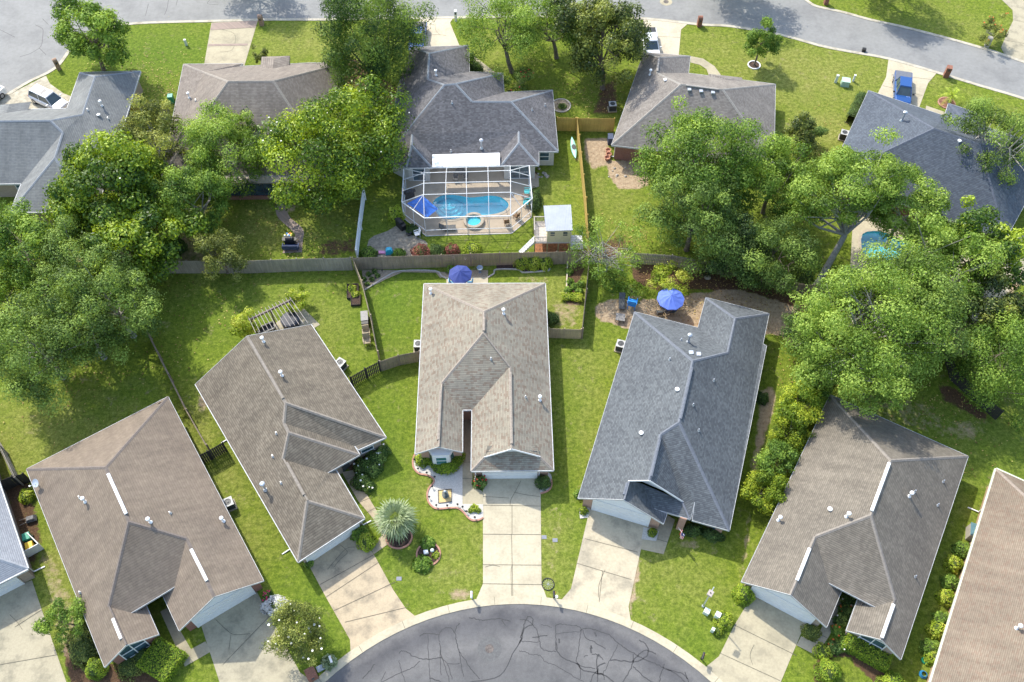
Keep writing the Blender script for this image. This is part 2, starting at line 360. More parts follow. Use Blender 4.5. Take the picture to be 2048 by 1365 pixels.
    def M(op,a,bv=None,cv=None):
        n=N(t,'Math',operation=op)
        for i,vv in enumerate((a,bv,cv)):
            if vv is None: continue
            if isinstance(vv,(int,float)): n.inputs[i].default_value=vv
            else: t.links.new(vv,n.inputs[i])
        return n.outputs[0]
    fine=noise(t,2.6,10,rough=.78); med=noise(t,.7,7,rough=.68); big=noise(t,.12,5,rough=.6)
    g1=ramp(t,fine,[(.32,(.046,.080,.010)),(.5,(.128,.176,.018)),(.66,(.22,.27,.036))])
    gd=ramp(t,fine,[(.32,(.100,.100,.026)),(.5,(.235,.23,.062)),(.66,(.40,.36,.15))])
    gl=ramp(t,fine,[(.32,(.042,.080,.009)),(.5,(.092,.155,.016)),(.68,(.15,.22,.026))])
    dm=M('ADD',M('MULTIPLY',at('dry'),.75),M('MULTIPLY',M('SUBTRACT',M('ADD',M('MULTIPLY',med,.6),M('MULTIPLY',big,.4)),.49),1.9))
    dmc=N(t,'Clamp'); t.links.new(dm,dmc.inputs[0])
    c=mixc(t,dmc.outputs[0],g1,gd)
    lm=N(t,'Clamp'); t.links.new(M('MULTIPLY',at('lush'),.9),lm.inputs[0]); c=mixc(t,lm.outputs[0],c,gl)
    sc=ramp(t,noise(t,3,7,rough=.75),[(.3,(.20,.14,.09)),(.5,(.36,.27,.175)),(.75,(.50,.40,.28))])
    mc=ramp(t,noise(t,6,8,rough=.8),[(.3,(.045,.027,.016)),(.55,(.115,.068,.04)),(.78,(.24,.16,.10))])
    nn=M('ADD',M('MULTIPLY',noise(t,1.6,8,rough=.75),.7),M('MULTIPLY',fine,.3))
    def mask(a,w_=.12):
        x=M('SUBTRACT',a,M('SUBTRACT',1.02,nn)); x=M('ADD',M('DIVIDE',x,w_),.5)
        x2=M('MULTIPLY',x,M('GREATER_THAN',a,.02))
        cl=N(t,'Clamp'); t.links.new(x2,cl.inputs[0]); return cl.outputs[0]
    c=mixc(t,.75,c,ramp(t,noise(t,7,9,rough=.88),[(.34,(.48,.53,.45)),(.5,(1,1,1)),(.66,(1.5,1.42,1.5))]),'MULTIPLY')
    sp1=ramp(t,noise(t,.9,9,rough=.8),[(.56,(0,0,0)),(.66,(.85,.85,.85))]); sp2=ramp(t,noise(t,.16,3),[(.38,(0,0,0)),(.54,(1,1,1))])
    c=mixc(t,mixc(t,1,sp1,sp2,'MULTIPLY'),c,ramp(t,fine,[(.3,(.12,.10,.045)),(.7,(.36,.30,.17))]))
    c=mixc(t,mask(at('mulch')),c,mc); c=mixc(t,mask(at('sand'),.2),c,sc)
    t.links.new(c,b.inputs['Base Color']); b.inputs['Roughness'].default_value=.95; b.inputs['Specular IOR Level'].default_value=.15
    bump(t,M('ADD',fine,M('MULTIPLY',med,.8)),b,.9,.12)
    me.materials.append(m)
    o=bpy.data.objects.new('ground',me); C.objects.link(o); tagk(o,'structure')
build_ground()
def sheet(name,poly,z,mat,kind='structure',thick=0):
    mb=MB(); mb.face([(p[0],p[1],z) for p in poly])
    if thick:
        mb=MB(); mb.prism(poly,z-thick,z)
    o=mb.build(name,mat); 
    if kind: tagk(o,kind)
    return o
def ribbon(mb,pts,w,z,h=None,closed=False):
    pts=[Vector((p[0],p[1],0)) for p in pts]; n=len(pts)
    L=[];Rr=[]
    for i in range(n):
        a=pts[(i-1)%n] if closed or i>0 else pts[i]; c=pts[(i+1)%n] if closed or i<n-1 else pts[i]
        d=(c-a); d=d.normalized() if d.length>1e-6 else Vector((1,0,0)); nn=Vector((-d.y,d.x,0))*w/2
        L.append(pts[i]+nn); Rr.append(pts[i]-nn)
    for i in range(n if closed else n-1):
        j=(i+1)%n
        a,b_,c,d=[Vector((q.x,q.y,z)) for q in (Rr[i],Rr[j],L[j],L[i])]
        mb.face([a,b_,c,d])
        if h:
            dn=Vector((0,0,-h)); mb.face([a+dn,b_+dn,b_,a]); mb.face([c+dn,d+dn,d,c])
def smooth(pts,k=4,closed=False):
    pts=[Vector(p).to_3d() if len(p)==2 else Vector(p) for p in pts]; n=len(pts); out=[]
    for i in range(n if closed else n-1):
        p0=pts[(i-1)%n] if closed or i>0 else pts[i]; p1=pts[i]; p2=pts[(i+1)%n]; p3=pts[(i+2)%n] if closed or i<n-2 else p2
        for j in range(k):
            t=j/k; out.append(.5*((2*p1)+(p2-p0)*t+(2*p0-5*p1+4*p2-p3)*t*t+(3*p1-p0-3*p2+p3)*t**3))
    if not closed: out.append(pts[-1])
    return out
# ---- cul-de-sac
CS=[(700,1325),(733.6,1302.6),(801,1264.5),(839,1244),(882,1227),(960,1213),(1040,1206),(1087,1209),(1118.6,1215),(1174.8,1229.6),(1233,1253),(1300.6,1284.6),(1365.7,1321.7),(1421.8,1352)]
A=np.array([[2*p.x,2*p.y,1] for p in GP(CS)]); bb=np.array([p.x**2+p.y**2 for p in GP(CS)])
sol=np.linalg.lstsq(A,bb,rcond=None)[0]; CC=Vector((sol[0],sol[1],0)); CR=math.sqrt(sol[2]+sol[0]**2+sol[1]**2)
print('CIRCLE',CC,CR)
circ=[CC+Vector((math.cos(a),math.sin(a),0))*CR for a in np.linspace(0,2*math.pi,96,endpoint=False)]
sheet('cul_de_sac',circ,.012,radial_asph())
sheet('road',[(CC.x-4.5,CC.y-CR+1),(CC.x+4.5,CC.y-CR+1),(CC.x+4.5,-250),(CC.x-4.5,-250)],.008,M_['asph'])
mb=MB(); ribbon(mb,[CC+Vector((math.cos(a),math.sin(a),0))*(CR+.33) for a in np.linspace(-1.2,math.pi+1.2,90)],.66,.05,.05); tagk(mb.build('kerb',M_['conc_new']),'structure')
# gutter seams
mb=MB()
for a in np.linspace(-.6,math.pi+.6,26):
    d=Vector((math.cos(a),math.sin(a),0)); mb.bar(CC+d*(CR+.02)+Vector((0,0,.052)),CC+d*(CR+.64)+Vector((0,0,.052)),.03,.006)
tagk(mb.build('kerb_joints',M_['joint']),'structure')
# crack sealing on the cul-de-sac
Z6=lambda l:[(1040+x/4.452,1060+y/4.452) for x,y in l]
Z7=lambda l:[(500+x/4.452,1160+y/4.452) for x,y in l]
cr=[Z6([(0,800),(60,805),(110,845),(150,900),(175,1000),(190,1060),(250,1080),(320,1085)]),Z6([(0,1010),(20,930),(40,830),(70,775),(110,790),(110,845),(50,870),(0,960)]),
Z6([(-5,1080),(50,1090),(100,1112),(180,1120),(230,1180),(330,1215),(430,1280),(540,1340),(600,1370)]),Z6([(0,995),(80,995),(165,1000)]),
Z6([(320,1070),(318,950),(320,860),(360,838),(420,850),(500,855),(545,885),(535,960),(520,1080),(500,1170),(530,1215),(540,1330)]),
Z6([(320,930),(380,918),(470,908),(530,915)]),Z6([(325,1000),(335,1090),(400,1150),(500,1190),(560,1250),(640,1270),(740,1290),(840,1358)]),
Z6([(535,905),(570,878),(640,885),(720,910),(800,940),(860,1000),(930,1050),(1010,1100),(1100,1150),(1200,1190),(1300,1240),(1400,1290),(1470,1358)]),
Z6([(1010,1100),(1010,1170),(1000,1200),(960,1290),(915,1358)]),Z6([(870,1020),(840,1090),(800,1160),(770,1230),(740,1280),(755,1340)]),
Z6([(800,1160),(880,1165),(1000,1175),(1060,1165),(1120,1130),(1140,1070),(1110,1010),(1060,985)]),Z6([(1000,1170),(1060,1110),(1100,1080),(1160,1080),(1215,1110)]),
Z6([(560,890),(580,960),(660,1000),(760,1060)]),Z6([(690,1110),(685,1200),(690,1280),(690,1358)]),Z6([(500,1190),(560,1220),(670,1235)]),Z6([(690,1250),(650,1300),(625,1358)]),
Z6([(1010,1215),(1060,1270),(1140,1340),(1200,1358)]),Z6([(1285,1195),(1270,1240),(1250,1300),(1240,1358)]),Z6([(1300,1240),(1370,1260),(1460,1290),(1495,1330)]),Z6([(740,1280),(690,1280),(700,1210),(760,1190)]),
Z6([(190,845),(240,855),(280,870)]),Z6([(110,958),(180,950),(240,940)]),Z6([(570,1130),(600,1120)]),Z6([(640,1110),(700,1115),(740,1160)]),
Z7([(1330,660),(1350,635),(1400,645),(1450,680),(1540,705),(1620,705),(1700,690)]),Z7([(1510,500),(1560,480),(1620,482),(1680,490)]),
Z7([(1585,480),(1585,600),(1595,750),(1600,880),(1610,940)]),Z7([(1690,560),(1685,490),(1720,440),(1760,425),(1800,440),(1825,480),(1840,560),(1865,640),(1920,720),(1980,810),(2048,885)]),
Z7([(1690,560),(1705,680),(1740,780),(1780,920)]),Z7([(1705,690),(1770,750),(1870,745)]),Z7([(1825,470),(1840,420),(1870,390)]),Z7([(1865,640),(1880,760),(1905,860)]),
Z7([(1160,920),(1250,870),(1350,825),(1440,785),(1510,725)]),Z7([(1325,715),(1350,820),(1390,920)]),Z7([(1950,340),(2000,345),(2048,360),(2110,355),(2230,348),(2320,370)]),
Z7([(1165,915),(1210,820)]),Z7([(1000,880),(1060,820),(1110,750)]),Z7([(1600,880),(1680,900),(1760,960)]),[(940,1365),(1000,1352),(1030,1300),(1045,1275)],[(1385,1385),(1375,1360),(1370,1345)],[(905,1360),(895,1330)],[(1003,1240),(1012,1252)],[(880,1300),(882,1350)]]
mb=MB(); rr=random.Random(3)
for l in cr:
    pts=smooth(GP(l),5); pts=[p+Vector((rr.uniform(-.04,.04),rr.uniform(-.04,.04),0)) for p in pts]
    ribbon(mb,pts,rr.choice([.05,.06,.07,.08,.09]),.018)
for px,py in Z6([(680,950),(640,1060),(635,1100),(350,1010),(700,1130)]):
    p=G(px,py); ribbon(mb,[p,p+Vector((rr.uniform(-.2,.2),rr.uniform(.2,.5),0))],.13,.019)
tagk(mb.build('road_cracks',M_['seal']),'structure')
# manhole ring & darker patches
p=G(979,1298)
mb=MB(); mb.face([p+Vector((.95*math.cos(a),.95*math.sin(a),.022)) for a in np.linspace(0,2*math.pi,32,endpoint=False)]); mb.build('manhole_collar',plain('collar_concrete',(.115,.115,.115),.9,.12)) .__setitem__('kind','structure')
mh=thing('manhole_cover','round iron manhole cover in the cul-de-sac','manhole cover',p)
mb=MB(); mb.lathe([(.34,.02),(.34,.035),(.3,.037),(.28,.03),(.1,.031)],p,24); mb.build('lid',plain('iron',(.12,.10,.09),.7,.3),mh)
p=G(1332,4); mh2=thing('manhole_cover','round iron manhole cover in the back street near the top edge','manhole cover',p)
mb=MB(); mb.lathe([(.34,.02),(.34,.035),(.3,.037),(.28,.03),(.1,.031)],p,24); mb.build('lid',_mc['iron'],mh2)
mb=MB(); mb.face([p+Vector((.8*math.cos(a),.8*math.sin(a),.018)) for a in np.linspace(0,2*math.pi,32,endpoint=False)]); mb.build('manhole_collar',M_['conc']) .__setitem__('kind','structure')
# ---- back street
LOW=[(-400,420),(-150,270),(0,200),(25,184),(60,163),(96,146),(120,128),(148,92),(195,66),(245,51),(300,46),(420,43),(530,40),(640,40),(760,38),(900,36),(1100,34),(1290,38),(1400,50),(1460,53),(1560,70),(1640,92),(1700,104),(1777,118),(1875,146),(1960,172),(2048,198),(2200,250),(2600,400)]
UP=[(2600,310),(2200,175),(2048,125),(1985,103),(1920,84),(1860,68),(1800,53),(1740,40),(1690,26),(1640,15),(1622,8),(1600,-10),(1560,-70),(1000,-70),(300,-70),(-500,-70)]
sheet('street',GP(LOW+UP),.008,M_['asph_l'])
mb=MB(); ribbon(mb,smooth(GP(LOW[2:]),3),.42,.05,.05); ribbon(mb,smooth(GP(UP[:12]),3),.42,.05,.05); tagk(mb.build('street_kerb',concrete('kerb_concrete',(.46,.42,.34),(.3,.27,.2),sc=.9)),'structure')
mb=MB()
for l in [[(86,68),(84,88),(79,97)],[(70,50),(85,58),(86,68)],[(79,97),(60,108),(40,114)],[(79,97),(92,110)],[(297,8),(291,32)],[(337,0),(334,18),(329,30)],[(85,38),(97,50)],[(420,0),(415,8),(436,10)],[(355,0),(352,12)],[(0,60),(30,75)]]: ribbon(mb,smooth(GP(l),4),.05,.014)
tagk(mb.build('street_cracks',M_['seal']),'structure')
# ---- driveways and walks
DR=[('driveway',[(402,1250),(513,1183),(540,1232),(600,1345),(640,1375),(640,1460),(470,1460)],'conc_old'),
('driveway',[(0,1185),(64,1161),(83,1218),(133,1365),(165,1430),(-60,1480),(-60,1200)],'conc_old'),
('driveway',[(614,1124),(716,1062),(748,1110),(787,1181),(812,1218),(838,1239),(801,1258),(702,1318),(700,1280),(652,1195)],'conc_warm'),
('driveway',[(966,950),(1081,950),(1083,1168),(1096,1203),(950,1205),(966,1168)],'conc_new'),
('driveway',[(1180,1016),(1293,1048),(1257,1214),(1263,1250),(1232,1240),(1118,1206),(1142,1178),(1154,1127)],'conc_warm2'),
('driveway',[(1507,1187),(1611,1245),(1593,1289),(1560,1368),(1500,1420),(1411,1335),(1438,1313),(1468,1252)],'conc'),
('driveway',[(423,46),(516,41),(489,132),(408,132)],'conc'),
('driveway',[(0,202),(30,184),(92,152),(100,168),(128,188),(175,205),(170,260),(-60,270),(-60,230)],'sandc'),
('driveway',[(838,36),(907,36),(900,46),(921,97),(838,97)],'conc_tan'),
('driveway',[(1287,40),(1377,47),(1362,60),(1357,115),(1283,112)],'conc_tan'),
('driveway',[(1777,118),(1874,146),(1856,167),(1838,216),(1754,190),(1772,155)],'conc_new'),
('driveway',[(1990,-40),(2003,0),(2025,21),(2026,42),(2013,69),(2002,96),(2010,112),(2048,125),(2140,150),(2200,-40)],'conc_old'),
('sidewalk',[(320.8,1224),(334,1216.4),(382.2,1299),(411,1283.4),(422.4,1303.5),(370,1333.7)],'conc'),
('sidewalk',[(684,945),(706,941),(742,1003),(764,1040),(802,1070),(748,1109),(737,1089),(766,1072),(745,1036),(716,1002)],'conc_warm'),
('sidewalk',[(925,815),(944,815),(945,968),(966,985),(966,1009.5),(924.6,1008.7)],'conc'),
('sidewalk',[(1292,1051),(1333,1030),(1350,1040),(1327,1109),(1281,1099)],'conc'),
('sidewalk',[(1683,1195),(1690,1215),(1656,1276),(1633,1312),(1593,1291),(1602,1273),(1626,1285),(1643,1256),(1668,1215)],'conc_old'),
('sidewalk',[(1381,113),(1406,118),(1428.6,133),(1441,149.5),(1441,158),(1419,156),(1413,139),(1400,130.5),(1381,125.7)],'conc'),
('sidewalk',[(942,108),(955,118),(996,150),(975,152),(946,130)],'conc'),
('sidewalk',[(1852,212),(1893,226),(1890,240),(1850,225)],'conc'),
('sidewalk',[(2015,560),(2048,570),(2048,470),(2025,480)],'conc')]
M_['conc_warm2']=concrete('stained_concrete',(.46,.40,.29),(.27,.24,.18),sc=.55)
M_['conc_tan']=concrete('cream_concrete',(.50,.44,.33),(.42,.36,.27))
for k,(n_,l,m_) in enumerate(DR): sheet(n_,GP(l),.02+.0007*k,M_[m_])
JO=[[(966,1011),(1081,1013)],[(966,1069),(1082,1070)],[(1024,1010),(1024,1069)],[(966,1130),(1083,1131)],[(1023,1070),(1026,1205)],[(965,1168),(1083,1170)],
[(652,1195),(758,1125)],[(668,1222),(790,1165)],[(690,1245),(815,1215)],[(640,1170),(748,1110)],[(1153,1127),(1263,1160)],[(1170,1078),(1275,1105)],[(1205,1142),(1198,1205)],[(1118,1206),(1263,1250)],
[(1469,1251),(1593,1312)],[(1440,1307),(1560,1362)],[(446,1330),(540,1232)],[(30,1255),(84,1220)],[(0,1330),(115,1310)],[(925,925),(945,925)],[(925,958),(945,958)],[(690,960),(714,952)],[(705,985),(730,972)],[(720,1005),(744,995)],[(735,1025),(757,1013)],[(748,1048),(770,1035)],
[(1783,150),(1862,160)],[(1765,172),(1845,192)],[(2005,80),(2048,88)],[(2025,40),(2060,48)],[(1290,72),(1360,76)],[(1300,1075),(1335,1085)],[(1655,1277),(1625,1262)]]
mb=MB()
for l in JO: ribbon(mb,GP(l),.035,.041)
for l in [[(1042,962),(1030,985),(1022,1000),(1020,1012)],[(966,994),(990,995),(1018,997)],[(1028,985),(1050,990),(1080,994)],[(1024,1131),(1022,1150),(1024,1205)],[(970,1135),(985,1131),(1000,1134)],
 [(432,1240),(455,1262),(470,1270),(500,1268)],[(462,1270),(458,1300)],[(870,47),(872,62),(880,70)],[(855,72),(875,70),(893,72)],[(680,1090),(695,1105),(680,1120),(668,1135)],[(655,1140),(690,1100),(710,1095)],[(445,60),(470,70),(465,100),(440,105)],[(1210,1140),(1198,1170),(1197,1195)],[(1508,1290),(1500,1310),(1505,1330)],[(20,1230),(35,1245),(45,1260)]]:
    ribbon(mb,smooth(GP(l),5),.03,.042)
tagk(mb.build('driveway_joints',M_['joint']),'structure')
sheet('brick_apron',GP([(424,47),(515,42),(510,56),(421,61)]),.045,M_['paver'])
sheet('brick_band',GP([(417,89),(496,88),(495,92),(416,93)]),.045,M_['paver'])
sheet('garden_path',smooth(GP([(551,395),(568,395),(572,415),(580,435),(600,452),(608,465),(604,480),(590,482),(590,470),(580,458),(560,440),(552,425)]),3,True),.02,M_['paver'])
sheet('paved_pad',GP([(575,480),(606,478),(604,505),(565,507)]),.026,M_['paver'])
# gravel beds
Z8=lambda l:[(800+x/6.024,880+y/6.024) for x,y in l]
bed=Z8([(185,165),(155,250),(165,340),(230,410),(330,430),(400,470),(405,520),(360,570),(330,640),(335,730),(380,800),(450,835),(600,825),(690,825),(760,870),(820,940),(880,975),(960,965),(1003,940)])
sb=smooth(GP(bed),3)
sheet('gravel_bed',sb+GP([(966,1009),(925,1009),(925,906)]),.046,M_['gravel_w'])
o_=MB(); ribbon(o_,sb,.14,.11,.1); tag(o_.build('brick_edging',M_['edge_brick']),'curving pink brick edging round the white gravel bed','edging')
sheet('side_gravel_bed',smooth(GP(Z8([(1690,590),(1690,400),(1800,400),(1830,480),(1810,580),(1750,630),(1690,650)])),3,True),.047,M_['gravel_w'])
o_=MB(); ribbon(o_,smooth(GP(Z8([(1825,480),(1825,560),(1780,620),(1690,650)])),3),.13,.11,.1); tag(o_.build('brick_edging',M_['edge_brick']),'short pink brick edging right of the middle driveway','edging')
sheet('golden_gravel_square',GP(Z8([(460,612),(622,598),(622,750),(465,768)])),.055,M_['gold'])
sheet('white_gravel_patch',GP([(1287,1055),(1318,1063),(1312,1083),(1283,1079)]),.05,M_['gravel_w'])
sheet('white_gravel_patch',GP([(1158,1018),(1180,1015),(1176,1036),(1160,1038)]),.05,M_['gravel_w'])
sheet('fire_pit_pad',smooth(GP([(738,480),(775,463),(800,452),(835,475),(855,488),(840,515),(790,522),(740,520)]),3,True),.03,plain('rough_concrete',(.30,.26,.20),.95,.25,3))
sheet('patio',GP([(893,555),(976,555),(976,600),(893,600)]),.03,M_['conc_new'])
sheet('fence_bed',GP([(724,541),(805,541),(893,545),(893,556),(880,556),(872,546),(805,545),(770,560),(727,582)]),.025,M_['gravel_t'])
o_=MB(); ribbon(o_,smooth(GP([(727,582),(750,568),(770,556),(800,543),(870,543),(882,552),(893,558)]),3),.14,.1,.1); tag(o_.build('stone_edging',M_['edge_stone']),'grey stone edging along the bed below the back fence left of the patio','edging')
o_=MB(); ribbon(o_,smooth(GP([(975,556),(988,548),(992,540),(1035,540),(1042,544),(1050,546),(1090,543),(1099,540),(1099,530)]),3),.14,.1,.1); tag(o_.build('stone_edging',M_['edge_stone']),'grey stone edging in front of the three round bushes','edging')
sheet('bush_bed',GP([(993,528),(1099,528),(1097,541),(1050,545),(1035,539),(993,540)]),.025,M_['mulch'])
sheet('patio_gravel',GP([(893,541),(976,541),(976,556),(893,556)]),.026,M_['gravel_t'])
sheet('h2_patio',GP([(495,690),(600,610),(640,650),(560,700)]),.03,M_['conc_old'])
# ------------------------------------------------------------------ houses
EZ=2.5; SL=.62
def dline(p,a,b):
    d=Vector((b.x-a.x,b.y-a.y)); d.normalize(); return abs((p.x-a.x)*(-d.y)+(p.y-a.y)*d.x)
def solve(px,edges,V,s):
    z=4.
    for _ in range(40):
        p=G(px[0],px[1],z); zs=[V[a].z+s*dline(p,V[a],V[b]) for a,b in edges]
        z=.5*z+.5*sum(zs)/len(zs)
    return G(px[0],px[1],z)
def inset(poly,d):
    n=len(poly); a=sum(poly[i].x*poly[(i+1)%n].y-poly[(i+1)%n].x*poly[i].y for i in range(n)); sg=1 if a>0 else -1
    out=[]
    for i in range(n):
        p0,p1,p2=poly[i-1],poly[i],poly[(i+1)%n]
        d1=Vector((p1.x-p0.x,p1.y-p0.y)).normalized(); d2=Vector((p2.x-p1.x,p2.y-p1.y)).normalized()
        n1=Vector((-d1.y,d1.x))*sg; n2=Vector((-d2.y,d2.x))*sg
        da=d[i-1] if hasattr(d,'__len__') else d; db=d[i] if hasattr(d,'__len__') else d
        cr_=d1.x*d2.y-d1.y*d2.x
        if abs(cr_)<.05: q=Vector((p1.x,p1.y))+n2*db
        else:
            # intersect offset lines
            a0=Vector((p1.x,p1.y))+n1*da; b0=Vector((p1.x,p1.y))+n2*db
            t=((b0.x-a0.x)*d2.y-(b0.y-a0.y)*d2.x)/cr_; q=a0+d1*t
        out.append(Vector((q.x,q.y,0)))
    return out,sg
class House:
    def __init__(h,name,label,verts,faces,outline,roof,cap,wall,slope=SL,insets=.45,gut=.03,features=(),gutcol='trim',noedge=(),levels=()):
        V={}
        for k,v in verts.items():
            if len(v)==2: V[k]=G(v[0],v[1],EZ)
            elif isinstance(v[2],(int,float)): V[k]=G(v[0],v[1],v[2])
        for k,v in verts.items():
            if len(v)>2 and not isinstance(v[2],(int,float)): V[k]=solve(v,v[2],V,slope)
        for a_,b_ in levels:
            V[a_]=G(verts[a_][0],verts[a_][1],V[b_].z)
        h.V=V; h.faces=faces
        ce=sum((V[k] for k in outline),Vector())/len(outline)
        h.root=thing(name,label,'house',(ce.x,ce.y,0))
        h.tris=[]
        mb=MB(); cen={}
        for fi,f in enumerate(faces):
            P=[V[k] for k in f]; n=geometry.normal(P)
            if n.z<0: P=P[::-1]; n=-n
            hu=Vector((0,0,1)).cross(n); hu=hu.normalized() if hu.length>.01 else Vector((1,0,0)); vv=n.cross(hu)
            dv=max(abs((p-P[0]).dot(n)-sum((q-P[0]).dot(n) for q in P)/len(P)) for p in P)
            if dv>.25: print('NONPLANAR',label[:30],f,round(dv,2))
            for t in geometry.tessellate_polygon([P]):
                T=[P[i] for i in t]
                if geometry.normal(T).z<0: T=T[::-1]
                mb.face(T,uv=[(p.dot(hu),p.dot(vv)) for p in T]); h.tris.append(T)
            cen[fi]=(sum(P,Vector())/len(P),n)
        h.rm=mb.build('roof',[roof],h.root)
        # underside + fascia
        edges={}
        for fi,f in enumerate(faces):
            for i in range(len(f)):
                e=frozenset((f[i],f[(i+1)%len(f)])); edges.setdefault(e,[]).append(fi)
        so_=MB(); fa=MB()
        for T in h.tris: so_.face([p-Vector((0,0,.17)) for p in T[::-1]])
        for e,fl in edges.items():
            if len(fl)!=1 or e in [frozenset(x) for x in noedge]: continue
            a,b=[V[k] for k in e]; c,n=cen[fl[0]]
            d=(b-a); 
            if d.length<.05: continue
            d.normalize(); o=d.cross(Vector((0,0,1))).normalized()
            if o.dot(c-a)>0: o=-o
            flat=abs(d.z)<.12; wd=gut if flat else .03
            ext=d*.0
            pts=[a-ext,b+ext]; vs=[]
            for p in pts:
                for oo,zz in ((.0,-.19),(wd,-.19),(wd,.012),(.0,.012)): vs.append(p+o*oo+Vector((0,0,zz)))
            fa.mesh(vs,[(0,1,2,3),(7,6,5,4),(0,4,5,1),(1,5,6,2),(2,6,7,3),(3,7,4,0)])
        so_.build('soffit',M_['white'],h.root); fa.build('fascia',M_[gutcol],h.root)
        cp=MB()
        for e,fl in edges.items():
            if len(fl)!=2: continue
            a,b=[V[k] for k in e]; c1,n1=cen[fl[0]]; c2,n2=cen[fl[1]]
            if (c2-a).dot(n1)>-.02 or n1.dot(n2)>.985: continue
            u=(n1+n2).normalized(); d=(b-a).normalized()
            for q in (n1,n2):
                sd=q.cross(d); 
                if sd.dot((c1 if q is n1 else c2)-a)<0: sd=-sd
                o=u*.035
                cp.face([a+o,b+o,b+sd*.15+q*.012,a+sd*.15+q*.012])
        if cp.f: cp.build('ridge_cap',CAP[cap],h.root)
        # walls
        W,sg=inset([V[k] for k in outline],insets); h.W=W; h.sg=sg
        wb=MB(); n=len(W)
        h.wt=[]
        for i in range(n):
            a,b=W[i],W[(i+1)%n]; K=max(2,int((b-a).length/.4)); top=[]
            for k in range(K+1):
                p=a.lerp(b,k/K); z=h.rh(p.x,p.y); top.append((p,z-.10))
            for k in range(K):
                (p,z1),(q,z2)=top[k],top[k+1]
                wb.face([Vector((p.x,p.y,-.05)),Vector((q.x,q.y,-.05)),Vector((q.x,q.y,z2)),Vector((p.x,p.y,z1))] if sg>0 else [Vector((q.x,q.y,-.05)),Vector((p.x,p.y,-.05)),Vector((p.x,p.y,z1)),Vector((q.x,q.y,z2))])
        wb.build('wall',wall,h.root)
        for ft in features: h.feature(*ft)
    def rh(h,x,y):
        best=None
        for a,b,c in h.tris:
            d=(b.y-c.y)*(a.x-c.x)+(c.x-b.x)*(a.y-c.y)
            if abs(d)<1e-9: continue
            l1=((b.y-c.y)*(x-c.x)+(c.x-b.x)*(y-c.y))/d; l2=((c.y-a.y)*(x-c.x)+(a.x-c.x)*(y-c.y))/d; l3=1-l1-l2
            if min(l1,l2,l3)>-.02:
                z=l1*a.z+l2*b.z+l3*c.z
                if best is None or z>best: best=z
        return best if best is not None else EZ
    def edge(h,i,t,off=0):
        a,b=h.W[i],h.W[(i+1)%len(h.W)]; d=(b-a).normalized(); o=Vector((d.y,-d.x,0))*h.sg
        return a.lerp(b,t)+o*off,d,o
    def feature(h,kind,i,t0,t1,z0,z1):
        p,d,o=h.edge(i,t0); q,_,_=h.edge(i,t1); L=(q-p).length; mid=(p+q)/2; rz=math.atan2(d.y,d.x)
        if kind=='garage':
            g=MB(); nn=4; hh=(z1-z0)/nn
            for k in range(nn):
                g.box(mid+o*.05+Vector((0,0,z0+hh*(k+.5))),(L,.07,hh-.025),rz)
                m_=max(2,int(L/.6))
                for j in range(m_): g.box(p+d*(L*(j+.5)/m_)+o*.09+Vector((0,0,z0+hh*(k+.5))),(L/m_*.8,.02,hh*.62),rz)
            e=g.build('garage_door',M_['white'],h.root)
            f=MB(); f.box(mid+o*.04+Vector((0,0,z1+.07)),(L+.24,.14,.14),rz)
            for s in(p-d*.06,q+d*.06): f.box(s+o*.04+Vector((0,0,(z0+z1)/2)),(.12,.14,z1-z0),rz)
            f.build('garage_door_frame',M_['white'],h.root)
        elif kind=='window' or kind=='bigwin':
            fr=MB(); t=.07
            for zz in (z0,z1,(z0+z1)/2): fr.box(mid+o*.04+Vector((0,0,zz)),(L,.08,t),rz)
            m_=max(1,int(round(L/.95)))
            for j in range(m_+1): fr.box(p+d*(L*j/m_)+o*.045+Vector((0,0,(z0+z1)/2)),(t,.09,z1-z0+t),rz)
            wn=fr.build('window',M_['white'],h.root)
            g=MB(); g.box(mid+o*.015+Vector((0,0,(z0+z1)/2)),(L,.05,z1-z0),rz)
            gm=MB(); 
            gl=g.build('pane',M_['glass'],None)
            gl.data.transform(Matrix.Translation(-h.root.location)); gl.parent=wn
        elif kind=='door':
            g=MB(); g.box(mid+o*.04+Vector((0,0,(z0+z1)/2)),(L,.06,z1-z0),rz); dr=g.build('front_door',M_['dgrey'],h.root)
        elif kind=='shutter':
            g=MB(); g.box(mid+o*.05+Vector((0,0,(z0+z1)/2)),(L,.06,z1-z0),rz); g.build('shutter',M_['shutter'],h.root)
        elif kind=='siding':
            g=MB(); K=24; a=[]
            for k in range(K+1):
                s=p.lerp(q,k/K); a.append((s+o*.07,max(z0,h.rh(s.x,s.y)-.12)))
            for k in range(K):
                (s,za),(u,zb)=a[k],a[k+1]
                if max(za,zb)>z0+.01:
                    s0=Vector((s.x,s.y,z0));u0=Vector((u.x,u.y,z0)); s1=Vector((s.x,s.y,za));u1=Vector((u.x,u.y,zb))
                    g.face([s0,u0,u1,s1])
            s,u=a[0][0],a[-1][0]; g.box((s+u)/2-o*.035+Vector((0,0,z0)),(L,.09,.08),rz)
            g.build('gable_siding',M_['gable'],h.root)
        elif kind=='panel':
            g=MB(); g.box(mid+o*.03+Vector((0,0,(z0+z1)/2)),(L,.05,z1-z0),rz); g.build('wall_panel',M_['gable'],h.root)
